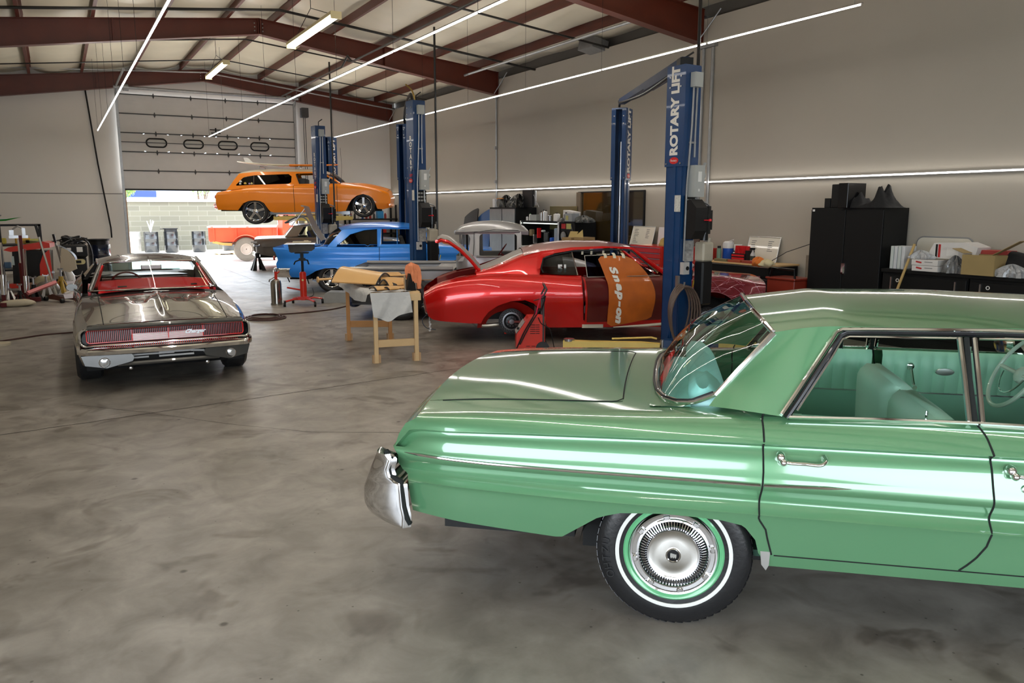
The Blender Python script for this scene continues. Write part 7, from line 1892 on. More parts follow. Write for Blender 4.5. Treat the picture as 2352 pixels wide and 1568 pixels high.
for k in range(5):a=rr_.uniform(0,6);m.tube([(3.45,37,.85),(3.45+.06*math.cos(a),37,1.1),(3.45+.16*math.cos(a),37+.05*math.sin(a),1.3+.1*rr_.random())],[.03,.05,.02],6,flat=.5)
tag(m.build('rag_bundle',white,None),'white rags sticking out of a black drum outside','rags')
m=M();m.box((6.3,34.6,.06),(1.5,1.,.02));
for k in (-.6,0,.6):m.box((6.3+k,34.6,.025),(.09,1.,.05))
for k in range(6):m.box((6.3,34.2+.17*k,.08),(1.5,.1,.02))
tag(m.build('pallet',wood,None,smooth=0),'wooden pallet on the ground under the outdoor drums','pallet')
# welder / plasma cart
r=T_('plasma_cutter','black box machine on a cart with cables heaped on top, by the back wall','machine',(.32,24.4,0),R(5))
m=M();m.box((0,0,.30),(.55,.6,.56),bev=.02);m.build('cabinet',blk,r)
m=M();m.box((0,-.05,.76),(.62,.62,.36),bev=.05);m.build('head_unit',blkm,r)
m=M();m.prism([(-.17+.07*math.cos(t),.47+.07*math.sin(t)) for t in np.linspace(PI/2,1.5*PI,9)]+[(.17+.07*math.cos(t),.47+.07*math.sin(t)) for t in np.linspace(-PI/2,PI/2,9)],lambda a,b,d:(a,-.305-d,b),.01);pl=m.build('gauge_plate',pm('cream_yellow',(.62,.55,.28),.5),r,smooth=0)
m=M();m.box((-.08,-.32,.47),(.11,.01,.07));m.box((.08,-.32,.47),(.12,.01,.07));m.build('gauge',blk,pl,smooth=0)
m=M();m.box((.12,-.37,.80),(.14,.01,.13));m.box((-.13,-.37,.82),(.10,.01,.06));m.build('label',white,r,smooth=0)
m=M();m.tube([(-.15,-.31,.22),(-.1,-.33,.12),(0,-.34,.09),(.1,-.33,.12),(.15,-.31,.22)],.012,6);m.build('bail_handle',steel,r)
m=M();rr_=random.Random(2)
for k in range(12):m.tube(spline([(rr_.uniform(-.3,.3),rr_.uniform(-.25,.2),.94),(rr_.uniform(-.3,.3),rr_.uniform(-.3,.2),rr_.uniform(1.0,1.15)),(rr_.uniform(-.3,.35),rr_.uniform(-.3,.2),rr_.uniform(1.0,1.12)),(rr_.uniform(-.2,.36),rr_.uniform(-.3,.2),.96)],5),.022,6)
m.tube(spline([(.2,-.2,1.08),(.36,-.25,.95),(.42,-.25,.6),(.38,-.25,.2)],5),.025,6);m.tube([(-.3,-.1,1.05),(-.7,-.2,.98)],.02,6);m.build('hose_bundle',rub,r)
for sx in (-.28,.28):m=M();m.cyl((sx-.03,.2,.09),(sx+.03,.2,.09),.09,n=16);m.build('wheel',rub,r)
# red and black bin-like machine with the beige hood behind
r=T_('parts_washer','black and red cabinet machine leaning among the jacks on the left','machine',(-.55,21.3,.12),R(-8))
m=M();m.box((0,0,.44),(.72,.6,.76),rot=(0,.05,0));m.build('cabinet',blkm,r,smooth=0)
m=M();m.prism([(-.50,.84),(-.40,.90),(.30,1.02),(.42,.98),(.42,.88),(-.36,.80)],lambda a,b,d:(a,-.36+d,b),.7);m.build('lid',redp,r,smooth=0)
m=M();m.prism([(.16,.12),(.18,.5),(.26,.72),(.40,.84),(.42,.1)],lambda a,b,d:(a,-.31-d,b),.01);m.box((.03,-.02,.03),(.95,.7,.10));m.build('red_trim',redp,r,smooth=0)
m=M();m.box((-.34,-.3,.60),(.05,.02,.20));m.build('gauge_window',pm('pale_glass',(.5,.6,.6),.3),r,smooth=0)
m=M();m.cyl((.45,-.1,.02),(.45,.1,.02),.12,n=16);m.build('wheel',blk,r)
r=T_('body_panel','curved beige and grey-blue body panel standing behind the red machine','body panel',(-.15,22.3,.05),R(-5))
m=M();m.grid(16,6,lambda u,v:(-.6+1.1*math.sin(u*PI*.5),-.3+.6*v,1.08-.02*v-.42*(1-math.cos(u*PI*.55))));m.build('outer_skin',pm('grey_blue_panel',(.28,.33,.40),.35,.2,.4),r)
m=M();m.prism([(.15,.35),(.22,.9),(.35,.84),(.48,.66),(.52,.38),(.35,.30)],lambda a,b,d:(a,-.30+d,b),.03);m.build('inner_skin',beige,r,smooth=0)
# floor jacks with long handles
def floor_jack(x,y,rz,mat,label,hl=1.2,lean=(-.25,.1)):
 r=T_('floor_jack',label,'floor jack',(x,y,0),rz)
 m=M()
 for sy in (-1,1):m.prism([(-.38,.03),(-.38,.10),(.10,.15),(.34,.10),(.34,.04)],lambda a,b,d:(a,sy*(.12-d),b),.012)
 m.box((-.1,0,.09),(.3,.22,.05));m.build('frame',mat,r,smooth=0)
 m=M();m.prism([(-.34,.08),(-.30,.16),(-.02,.15),(0,.10)],lambda a,b,d:(a,-.09+d,b),.18);m.build('lift_plate',pm('plate_lilac',(.40,.38,.42),.4,.5),r,smooth=0)
 for sx in (-.36,.32):
  for sy in (-.15,.15):m=M();m.cyl((sx,sy-.03,.045),(sx,sy+.03,.045),.045,n=14);m.build('wheel',blk,r)
 m=M();m.tube([(.20,0,.14),(.20+lean[0]*hl,lean[1]*hl,hl)],.022,8);m.cyl((.2,0,.1),(.2+lean[0]*.2,lean[1]*.2,.25),.035,n=10);h=m.build('handle',pm('dull_metal_pole',(.42,.40,.34),.4,.6),r)
 m=M();m.tube([(.20+lean[0]*hl*.82,lean[1]*hl*.82,hl*.85),(.20+lean[0]*hl,lean[1]*hl,hl+.02)],.027,8);m.build('grip',blk,h)
floor_jack(-.05,18.6,R(115),pm('rusty_jack',(.15,.06,.04),.5,.2,var=.4),'rusty floor jack in front with a long upright pale handle',1.55,(.03,.16))
floor_jack(.12,21.9,R(100),pm('maroon_jack',(.16,.02,.03),.4),'maroon floor jack behind the first with a thinner leaning handle',1.25,(.05,.14))
m=M();m.tube([(-.62,18.3,.22),(-.12,18.75,.38)],.045,4);tag(m.build('steel_bar',pm('pinkish_red_bar',(.60,.16,.17),.4,0,.3),None,smooth=0),'pinkish red square steel bar lying across the jack stands','bar')
# lumber
lum=pm('grey_lumber',(.50,.47,.44),.7,var=.15)
lp_=[(.10,19.8,.025,10),(.22,19.85,.025,10),(.34,19.9,.025,10),(.14,19.75,.072,10),(.27,19.95,.072,10),(.47,20.05,.025,10)]
lbl=['bottom left board of the stacked lumber on the floor','bottom second board of the stacked lumber','bottom third board of the stacked lumber','upper left board of the stacked lumber','upper right board of the stacked lumber','bottom rightmost board of the stacked lumber']
for (x,y,z,aa),lb_ in zip(lp_,lbl):
 m=M();m.box((x,y,z),(.10,1.8,.045),rot=(0,0,-R(aa+2)));m.box((x,y,z),(.098,1.802,.02),rot=(0,0,-R(aa+2)));tag(m.build('lumber_board',lum,None,smooth=0),lb_,'board')
# engine crane masts and racks on far left
def mast(x,y,z1,r0,mat,label,nm='engine_crane',ram=False):
 r=T_(nm,label,'post',(x,y,0));m=M();m.box((0,0,z1/2),(r0*2,r0*2,z1));m.box((0,0,.05),(.5,.1,.08));m.box((0,0,.05),(.1,.6,.08));m.build('mast',mat,r,smooth=0)
 m=M();m.cyl((.03,-.09,z1*.35),(.05,-.09,z1*.8),.03,n=10);m.cyl((.02,-.10,z1*.15),(.03,-.09,z1*.4),.05,n=12);m.build('ram',chrome,r)
mast(-1.02,18.2,1.55,.035,dred,'dark red crane mast at the far left edge')
mast(-.66,18.75,1.35,.03,dred,'second dark red post just right of the crane mast')
r=T_('transmission_jack','tall chrome and maroon jack column among the clutter on the left','jack',(-.72,19.6,0))
m=M();m.cyl((0,0,.05),(0,0,.75),.055,n=16);m.build('cylinder',dred,r)
m=M();m.cyl((0,0,.75),(0,0,1.25),.035,n=14);m.build('ram',chrome,r)
m=M();m.box((0,0,1.30),(.34,.2,.06));m.box((.1,0,1.4),(.06,.1,.16));m.box((-.12,0,1.38),(.08,.1,.12));m.tube([(-.1,0,1.45),(.0,0,1.52),(.12,0,1.46)],.02,6);m.build('head',steel,r,smooth=0)
m=M();m.box((0,0,.05),(.7,.06,.06));m.box((0,0,.05),(.06,.7,.06));m.build('legs',dred,r,smooth=0)
# shelf rack with a green sheet and a cardboard box
r=T_('shelf_rack','black metal shelf rack by the left wall with a green sheet on top','shelf',(-1.0,23.0,0))
m=M()
for sx in (-.8,.62):
 for sy in (-.4,.4):m.box((sx,sy,.75),(.05,.05,1.5))
for z in (.4,1.0,1.48):m.box((-.1,0,z),(1.5,.85,.04))
m.build('frame',blk,r,smooth=0)
m=M();m.box((-.25,-.1,1.62),(.5,.1,.03)) ;m.build('inner_bar',steel,r,smooth=0)
m=M();m.prism([(-1.35,1.59),(.05,1.66),(.35,1.70),(.05,1.62),(-1.35,1.55)],lambda a,b,d:(a-.3,-.5+d,b),.95);o=m.build('green_sheet',pm('green_sheet_metal',(.01,.20,.02),.7,spec=.2),None,smooth=0);o.location=(-.80,23.0,-.03);tag(o,'bright green metal sheet laid on the rack at the left','sheet')
r=T_('cardboard_box','brown cardboard box high on the rack at the left edge of the photo','box',(-1.44,22.4,1.74));m=M();m.box((0,0,.13),(.55,.4,.26));m.build('box',card,r,smooth=0);m=M();m.box((.1,-.1,.265),(.2,.12,.006));m.build('label',blk,r,smooth=0)
r=T_('upper_shelf','tall rack upright carrying the cardboard box at the left edge','shelf',(-1.44,22.4,0));m=M()
for sx in (-.25,.25):m.box((sx,0,.86),(.04,.04,1.72))
m.box((0,0,1.72),(.6,.5,.03));m.build('frame',blk,r,smooth=0)
for k,(x,z,c_,t) in enumerate(((-.75,1.08,(.6,.35,.03),'amber plastic tray on the left rack shelf'),(-.55,1.05,(.45,.45,.12),'yellow and blue folded sack on the left rack shelf'),(-1.25,1.08,(.5,.42,.05),'mustard box on the left rack shelf'),(-1.2,.5,(.1,.2,.35),'blue tub on the lower shelf of the left rack'))):
 m=M();m.box((x,22.6,z+.03),(.32,.25,.14),bev=.02);tag(m.build('storage_tray',pm('tray_%s'%'abcd'[k],c_,.5),None),t,'tray')
# small jack stands and car parts in the heap
for k,(x,y,sc,mt,t) in enumerate(((-.30,19.4,1.0,steel,'silver jack stand behind the red bar'),(-.52,18.9,1.0,blk,'black jack stand left of the silver one'),(-.02,20.4,1.1,pm('ochre_stand',(.40,.26,.04),.5),'ochre yellow jack stand beside the lumber'),(-.16,20.2,1.0,steel,'silver jack stand touching the ochre one'),(-.95,18.7,.9,steel,'small steel jack stand at the far left'),(-.75,18.4,.8,blk,'small black jack stand at the far left'))):jack_stand(x,y,sc,mt,t,k*.5)
rr_=random.Random(11);heap=[('gearbox_casting','cast metal gearbox housing heaped on the floor left of the jack handle',(-.28,20.0,.16),(.42,.34,.30),pm('greasy_alloy',(.22,.20,.17),.45,.6,var=.4)),('brake_drum','rusty brake drum in the heap at the left',(-.60,20.3,.14),(.30,.30,.24),pm('rust',(.16,.08,.05),.8)),('rolled_blanket','pale rolled blanket on the floor at the far left',(-.78,18.0,.07),(.55,.18,.13),beige),('metal_bucket','grey bucket in the heap at the far left',(-1.1,19.4,.16),(.26,.26,.32),steel),('cloth_heap','camouflage coloured cloth bundle behind the jack stands',(-.35,20.6,.20),(.40,.34,.38),pm('camo_cloth',(.30,.26,.17),.9,var=.5)),('tool_case','dark tool case under the left rack',(-1.35,21.2,.15),(.4,.3,.28),blk)]
for nm,lb_,c_,s_,mt in heap:
 m=M();m.grid(20,11,lambda u,v:(c_[0]+s_[0]/2*math.copysign(abs(math.cos(2*PI*u))**.6,math.cos(2*PI*u))*math.sin(PI*v)**.5*(1+.12*math.sin(9*u+5*v)),c_[1]+s_[1]/2*math.copysign(abs(math.sin(2*PI*u))**.6,math.sin(2*PI*u))*math.sin(PI*v)**.5,c_[2]-s_[2]/2*math.cos(PI*v)*(1+.1*math.sin(12*u))),cu=True);tag(m.build(nm,mt,None,smooth=40),lb_,nm.replace('_',' '))
r=T_('plastic_jug','white plastic jug on the floor under the curved body panel','jug',(.16,22.9,0));m=M();m.lathe([(0,0),(.13,0),(.14,.03),(.13,.2),(.07,.32),(.04,.34),(0,.34)],16);m.build('body',whitep,r);m=M();m.cyl((0,0,.33),(0,0,.37),.035,n=12);m.build('cap',redp,r)
m=M();m.tube([(-1.75,13.6,.75),(-.9,13.0,.05)],.11,12);m.cyl((-.86,12.98,.0),(-.86,12.98,.03),.16,n=16);tag(m.build('strut_pipe',beige,None),'thick beige slanted tube meeting the floor at the left edge','pipe')
# ================================================================ along the right wall
def bx_(name,label,cat,c,s_,mat,rot=(0,0,0),group=None,bev=.004):
 m=M();m.box((0,0,0),s_,bev=bev);o=m.build(name,mat,None,smooth=0);o.location=c;o.rotation_euler=rot;return tag(o,label,cat,group)
cab=pm('cabinet_black',(.006,.0065,.007),.5,spec=.25)
# tall black cabinet with speakers on top
r=T_('storage_cabinet','tall black two-door metal cabinet against the right wall','cabinet',(10.22,7.57,0))
m=M();m.box((.0,0,.95),(.54,1.22,1.9));m.build('body',cab,r,smooth=0)
for sy in (-1,1):
 m=M();m.box((-.28,sy*.305,.96),(.02,.60,1.82),bev=.004);d=m.build('door',cab,r,smooth=0)
m=M();m.box((-.295,-.02,1.02),(.02,.06,.16));m.box((-.305,-.02,1.0),(.02,.03,.10));m.build('handle',chrome,d,smooth=0)
m=M();m.box((-.292,.56,1.86),(.003,.04,.03));m.build('badge',white,r,smooth=0)
r=T_('loudspeaker','black loudspeaker box standing on the tall cabinet','speaker',(10.12,7.78,1.90));m=M();m.box((0,0,.17),(.26,.22,.34),bev=.01);m.build('box',blk,r,smooth=0);m=M();m.box((-.132,0,.17),(.008,.18,.28));m.build('grille',dark,r,smooth=0)
bx_('computer_tower','black tower case with a bright edge strip beside the loudspeaker','computer',(10.05,7.58,2.075),(.40,.16,.35),blkm)
bx_('small_speaker','small dark box at the left end of the cabinet top','speaker',(10.1,7.99,1.97),(.12,.10,.14),blk)
m=M();L=[]
for i in range(25):
 t=i/24;y=.33-.66*t;h=.06+.10*math.exp(-((t-.10)/.12)**2)+.23*math.exp(-((t-.68)/.13)**2)+.02*math.sin(17*t);h*=(min(1,(1-t)*8) if t>.8 else 1)*min(1,t*9+.3)
 L.append([(x,y,max(0,h*(1-abs(x/.2)**4)*(1+.22*math.sin(31*x+17*t)+.12*math.sin(60*t-23*x)))) for x in np.linspace(-.2,.2,13)])
m.rows(L);o=m.build('jacket',pm('black_cloth',(.008,.008,.009),.85,bump=.3),None,smooth=60);o.location=(10.12,7.22,1.90);tag(o,'heaped black jacket lying on top of the tall black cabinet','jacket')
# counter of black drawer cabinets
cy=[(6.92,5.72),(5.70,4.50),(4.48,3.2)]
for k,(y0,y1) in enumerate(cy):
 r=T_('drawer_cabinet',['black drawer cabinet immediately right of the tall black cabinet','black drawer cabinet in the middle of the low row at the right','black drawer cabinet at the right edge, last of the low row'][k],'cabinet',(10.24,(y0+y1)/2,0))
 w_=y0-y1;m=M();m.box((0,0,.51),(.56,w_,1.02));m.build('body',cab,r,smooth=0)
 for j in range(3):
  m=M();m.box((-.29,0,.86-.28*j),(.02,w_-.03,.25),bev=.004);d=m.build('drawer',cab,r,smooth=0)
  m=M();m.box((-.31,.45,.88-.28*j),(.02,.018,.16));m.box((-.31,-.45,.88-.28*j),(.02,.018,.16));m.build('handle',alum,d,smooth=0)
 m=M();m.lathe([(.025,0),(.025,.004),(.016,.004),(.016,0)],16,Matrix.Translation((-.302,.36,.92)) @ Matrix.Rotation(-PI/2,4,'Y'));m.build('badge',white,r)
r=T_('worktop','black worktop running over the low drawer cabinets at the right','worktop',(10.22,5.06,1.045));m=M();m.box((0,0,0),(.60,3.74,.05),bev=.006);m.build('top',cab,r,smooth=0)
ZC=1.07
rr_=random.Random(21)
for k in range(4):bx_('binder',['first','second','third','fourth'][k]+' pale binder from the left, upright on the worktop beside the tall cabinet','binder',(10.12,6.83-.055*k,ZC+.155),(.26,.045,.31),pm('binder_'+'abcd'[k%2],(.62,.64,.66) if k%2 else (.55,.6,.58),.5),(0,0,0))
m=M();m.tube([(9.80,6.66,.55),(9.98,6.50,1.42)],.018,8);tag(m.build('broom_handle',pm('broom_wood',(.50,.34,.12),.5),None),'thin wooden broom handle leaning on the right of the tall cabinet','broom')
bxw=pm('box_white',(.66,.64,.62),.6)
def carton(label,c,s_,mat,rz=0,mark=None):
 r=T_('cardboard_carton',label,'box',c,rz);m=M();m.box((0,0,s_[2]/2),s_,bev=.003);m.build('box',mat,r,smooth=0)
 if mark:
  m=M();m.box((-s_[0]/2-.001,s_[1]*.22,s_[2]*.55),(.002,s_[1]*.22,s_[2]*.28),rot=(.15,0,0));m.build('red_print',pm('print_red',(.45,.02,.02),.6),r,smooth=0)
  m=M();m.box((-s_[0]/2-.001,-s_[1]*.15,s_[2]*.6),(.002,s_[1]*.3,s_[2]*.12));m.build('grey_print',pm('print_grey',(.2,.2,.2),.6),r,smooth=0)
 return r
carton('flat white carton with red mark, lower of two',(10.02,6.28,ZC),(.25,.36,.075),bxw,0,1)
carton('flat white carton with red mark, upper of two',(10.02,6.29,ZC+.078),(.25,.36,.075),bxw,.03,1)
r=T_('tilted_carton','large white carton with red and black stripes lying tilted above the flat cartons','box',(10.20,6.05,ZC+.17));m=M();m.prism([(-.34,0),(.30,0),(.34,.16),(.16,.22),(-.24,.20)],lambda a,b,d:(-.12+d,-a,b),.3);m.build('box',bxw,r,smooth=0)
m=M();m.box((-.122,.20,.10),(.003,.025,.17));m.build('black_stripe',blk,r,smooth=0);m=M();m.box((-.122,.16,.10),(.003,.03,.17));m.build('red_stripe',MATS['print_red'],r,smooth=0);m=M();m.box((-.122,-.02,.09),(.003,.16,.10));m.build('shipping_label',pm('label_white',(.75,.74,.72),.6),r,smooth=0)
def plastic_heap(label,c,s_,seed,col=(.40,.41,.42)):
 q=random.Random(seed);m=M();ph=[q.uniform(0,6) for _ in range(6)]
 def fn(u,v):
  a=2*PI*u;e=PI/2*v;rad=1+.22*math.sin(5*a+ph[0]+3*v)+.14*math.sin(11*a+ph[1]-5*v)+.1*math.sin(17*a+ph[2])
  return (c[0]+s_[0]*rad*math.cos(a)*math.cos(e),c[1]+s_[1]*rad*math.sin(a)*math.cos(e),c[2]+s_[2]*math.sin(e)*(1+.15*math.sin(7*a+ph[3])))
 m.grid(48,12,fn,cu=True);return tag(m.build('plastic_bag',pm('crumpled_plastic_%d'%seed,col,.25,.1,.6,var=.35,scale=20,bump=.6,bscale=30),None,smooth=20),label,'plastic bag')
plastic_heap('crumpled clear plastic bag left of the striped white carton',(10.0,6.42,ZC+.158),(.08,.16,.10),1)
plastic_heap('dark crumpled plastic wrap between the flat cartons and the open brown box',(9.99,5.93,ZC),(.10,.13,.20),2,(.16,.16,.16))
plastic_heap('crumpled clear plastic bag right of the open brown box',(9.98,5.22,ZC),(.10,.18,.14),3,(.34,.35,.36))
r=T_('open_carton','open brown cardboard box with raised flaps on the right worktop','box',(10.02,5.58,ZC));m=M()
for a,b in (((-.14,0,.125),(.006,.40,.25)),((.14,0,.125),(.006,.40,.25)),((0,.2,.125),(.28,.006,.25)),((0,-.2,.125),(.28,.006,.25)),((0,0,.004),(.28,.4,.006))):m.box(a,b)
br_=pm('brown_box',(.33,.24,.10),.75,var=.1);m.build('box',br_,r,smooth=0)
m=M();m.box((.10,-.22,.34),(.20,.34,.006),rot=(R(-32),0,R(10)));m.box((.0,.27,.29),(.26,.16,.006),rot=(R(20),0,0));m.build('flap',br_,r,smooth=0)
carton('red and white carton standing behind the open brown box',(10.28,5.62,ZC),(.20,.46,.30),pm('carton_red',(.40,.05,.04),.6))
m=M();L=[]
for i in range(20):
 t=i/19;h=(.30-.26*t)*(1+.06*math.sin(9*t));L.append([(x,.35-.85*t,max(0,h*(1-abs(x/.2)**3))) for x in np.linspace(-.2,.2,11)])
m.rows(L);o=m.build('garment',pm('black_cloth',(.008,.008,.009),.85),None,smooth=50);o.location=(10.28,5.05,ZC);tag(o,'black garment sloping down behind the boxes at the far right','cloth')
carton('small crushed red carton on top of the black garment',(10.10,4.98,ZC+.12),(.12,.16,.10),pm('carton_red',(.40,.05,.04),.6),.4)
bx_('yellow_tag','small yellow tag on the front edge of the right worktop','tag',(9.95,5.55,ZC+.012),(.05,.15,.02),pm('tag_yellow',(.75,.60,.02),.5))
for k in range(9):
 y=4.55-.03*k+rr_.uniform(-.1,.1);x=9.98+.035*k;m=M();m.cyl((x,y+.55,ZC+.02+.018*k),(x+rr_.uniform(-.03,.05),y-.55,ZC+.03+.02*k),.006,n=6)
 tag(m.build('metal_rod',steel,None),'loose thin metal rod among the rods piled on the right worktop','rod','metal rods piled on the right worktop')
bx_('parts_tray','grey parts tray behind the metal rods at the far right','tray',(10.3,4.35,ZC+.06),(.3,.5,.10),alum)
m=M();m.tube(spline([(9.95,4.65,1.35),(9.93,4.72,1.1),(9.90,4.74,.9),(9.91,4.76,.7)],5),.008,6);tag(m.build('power_cord',pm('cord_yellow',(.45,.38,.12),.6),None),'thin yellowish cord hanging over the right worktop edge','cord')
# wall boards
def board(name,label,y0,y1,z0,z1,rr=0,tilt=.0,x=XR-.012,notes=True):
 r=T_(name,label,'whiteboard',(x,(y0+y1)/2,z0));w_=abs(y1-y0);h=z1-z0
 pts=[]
 if rr:
  for cy_,cz,a0 in ((w_/2-rr,h-rr,0),(-w_/2+rr,h-rr,PI/2),(-w_/2+rr,rr,PI),(w_/2-rr,rr,1.5*PI)):
   for k in range(7):t=a0+PI/2*k/6;pts.append((cy_+rr*math.cos(t),cz+rr*math.sin(t)))
 else:pts=[(w_/2,0),(w_/2,h),(-w_/2,h),(-w_/2,0)]
 m=M();m.prism(pts,lambda a,b,d:(-d-tilt*(h-b)*-1*0-.10*(1-b/h)*(tilt>0),a,b),.015);m.build('panel',pm('board_white',(.66,.68,.70),.25,0,.4),r,smooth=0)
 m=M();m.tube([(-.008-.10*(1-b/h)*(tilt>0),a,b) for a,b in pts],.012,6,closed=True);m.build('frame',alum if not rr else pm('board_edge',(.25,.25,.25),.4),r,smooth=0)
 if notes:
  m=M();q=random.Random(int(y0*10))
  for c0,n_,wd in ((.42,9,.30),(-.12,6,.22)):
   for k in range(n_):
    b=h*.84-k*.032;yy=w_*c0-.02;ww=wd*q.uniform(.4,1)*w_*.8
    m.box((-.0185-.10*(1-b/h)*(tilt>0),yy-ww/2,b),(.002,ww,.008))
  m.build('handwriting',pm('marker_grey',(.12,.12,.14),.7),r,smooth=0)
 return r
board('whiteboard','whiteboard with aluminium frame and handwritten lists leaning behind the tool chest',9.93,9.24,.99,1.40,0,.1)
board('whiteboard','rounded whiteboard on the wall behind the boxes at the far right',6.82,6.02,1.12,1.50,.10,0,notes=False)
board('whiteboard','small whiteboard with handwriting standing right of the wall window',13.05,12.35,1.14,1.52,0,.1,x=XR-.10)
bx_('picture_frame','narrow white framed sheet beside the small whiteboard','frame',(10.38,12.05,1.33),(.02,.32,.38),whitep,(0,.1,0))
m=M();m.box((XR-.03,8.3,1.40),(.05,.07,.11));tag(m.build('wall_outlet',galv,None,smooth=0),'small grey outlet box left of the tall black cabinet','outlet')
m=M();m.tube([(XR-.05,8.32,1.42),(10.1,8.75,1.2),(9.95,9.05,.98)],.006,5);m.tube(spline([(XR-.05,8.32,1.36),(XR-.09,8.35,1.15),(XR-.05,8.25,.9)],5),.01,5);tag(m.build('power_cord',blk,None),'thin black cord running down from the outlet box to the tool chest','cord')
# tool chest with wooden top
r=T_('tool_chest','black drawer tool chest with pale wooden top against the right wall','tool chest',(10.17,9.58,0))
m=M();m.box((0,0,.50),(.62,1.5,.92));m.build('body',cab,r,smooth=0);m=M();m.box((0,0,.975),(.66,1.54,.03),bev=.005);m.build('wooden_top',pm('butcher_block',(.60,.40,.18),.5),r,smooth=0)
for j in range(4):m=M();m.box((-.32,0,.88-.2*j),(.02,1.44,.17));d=m.build('drawer',cab,r,smooth=0);m=M();m.box((-.335,0,.95-.2*j),(.015,1.40,.012));m.build('pull',alum,d,smooth=0)
ZK=.99
r=T_('water_cooler','blue water jug cooler with white lid on the tool chest','cooler',(10.22,10.14,ZK));m=M();m.lathe([(0,0),(.085,0),(.095,.02),(.095,.22),(0,.22)],24);m.build('body',bluep,r);m=M();m.lathe([(.098,.21),(.10,.27),(.09,.31),(.06,.33),(0,.33)],24);m.tube([(0,-.09,.3),(-.02,-.14,.36),(0,.1,.3)],.008,5);m.build('lid',whitep,r)
r=T_('thermos','green metal bottle left of the blue cooler','bottle',(10.08,10.22,ZK));m=M();m.lathe([(0,0),(.04,0),(.04,.19),(.03,.21),(0,.21)],18);m.build('body',pm('sage_green',(.14,.24,.18),.4),r);m=M();m.lathe([(.03,.20),(.03,.25),(0,.25)],16);m.build('cap',blk,r)
r=T_('paper_towel_roll','white paper towel roll right of the blue cooler','paper roll',(10.28,9.97,ZK));m=M();m.lathe([(0,0),(.07,0),(.07,.28),(.02,.28),(.02,.27)],20);m.build('roll',white,r)
r=T_('white_bottle','small white bottle with black cap left of the red tool rack','bottle',(10.1,9.88,ZK));m=M();m.lathe([(0,0),(.03,0),(.03,.12),(.012,.16),(0,.16)],14);m.build('body',whitep,r);m=M();m.cyl((0,0,.155),(0,0,.18),.012,n=10);m.build('cap',blk,r)
r=T_('wrench_rack','black rack holding a row of red handled tools on the tool chest','tool rack',(10.10,9.70,ZK));m=M();m.box((0,0,.07),(.18,.32,.14));m.box((0,-.18,.10),(.16,.06,.20));m.build('rack',blk,r,smooth=0)
rt=pm('tool_red',(.68,.015,.02),.3)
for k in range(9):m=M();m.box((0,.13-.035*k,.20),(.04,.018,.14),rot=(rr_.uniform(-.1,.1),0,0));m.build('handle',rt,r,smooth=0)
for k in range(2):m=M();m.box((-.092,.0,.06+.05*k),(.01,.28,.03));m.build('red_bar',rt,r,smooth=0)
r=T_('spray_bottle','clear spray bottle with black trigger in front of the whiteboard','bottle',(10.02,9.38,ZK));m=M();m.lathe([(0,0),(.04,0),(.042,.04),(.04,.14),(.015,.19),(.015,.21),(0,.21)],16);m.build('body',pm('milky_plastic',(.5,.5,.5),.3),r);m=M();m.box((0,.01,.235),(.03,.09,.035));m.box((0,.04,.20),(.02,.012,.05));m.build('trigger',blk,r,smooth=0);m=M();m.lathe([(.0425,.05),(.0425,.12)],16);m.build('label',pm('dark_label',(.04,.05,.04),.5),r)
for k,(y,c_,t) in enumerate(((9.98,(.20,.17,.08),'olive flat case at the left of the chest top'),(9.66,(.36,.07,.03),'rusty red flat case on the chest top, left of two'),(9.34,(.32,.05,.03),'rusty red flat case on the chest top, right of two'))):bx_('tool_case',t,'case',(9.93,y,ZK+.022),(.12,.28,.044),pm('case_%s'%'abc'[k],c_,.5))
# rags and a red parts tub in front of the chest
r=T_('parts_tub','red parts washer tub with black tube handle in front of the tool chest','tub',(9.92,8.50,0));m=M();m.box((0,0,.62),(.42,.54,.34),bev=.01);m.box((0,0,.81),(.46,.58,.03),bev=.006);m.build('tub',pm('brick_red_enamel',(.26,.03,.015),.4,0,.3),r,smooth=0)
m=M();m.tube([(-.18,-.25,.82),(-.18,-.24,.96),(-.18,.20,.97),(-.18,.24,.82)],.018,8);m.build('tube_handle',blkm,r);m=M()
for sx in (-.2,.2):
 for sy in (-.22,.22):m.box((sx,sy,.23),(.04,.04,.46))
m.build('legs',blk,r,smooth=0)
def rag(label,c,s_,col,seed):
 q=random.Random(seed);m=M();p1,p2=q.uniform(0,6),q.uniform(0,6)
 m.grid(40,16,lambda u,v:(c[0]+s_[0]*math.cos(2*PI*u)*math.cos(PI/2*(2*v-1)*.98)*(1+.25*math.sin(6*PI*u+p1+4*v)),c[1]+s_[1]*math.sin(2*PI*u)*math.cos(PI/2*(2*v-1)*.98)*(1+.2*math.sin(8*PI*u+p2-5*v)),c[2]+s_[2]*(.15+.5*math.sin(PI/2*(2*v-1)))*(1+.3*math.sin(4*PI*u+p2))),cu=True);return tag(m.build('shop_rag',pm('rag_%d'%seed,col,.85,bump=.3),None,smooth=60),label,'rag')
rag('orange rag hanging on the front right corner of the tool chest top',(9.88,9.12,.99),(.10,.12,.15),(.62,.16,.02),1)
rag('cream rag hanging beside the orange rag on the tool chest top',(9.86,8.92,.99),(.12,.13,.12),(.62,.55,.34),2)
bx_('wood_plank','weathered wood board standing left of the tall black cabinet','board',(10.3,8.36,.58),(.05,.30,1.16),pm('weathered_wood',(.24,.20,.15),.8,var=.5,scale=4))
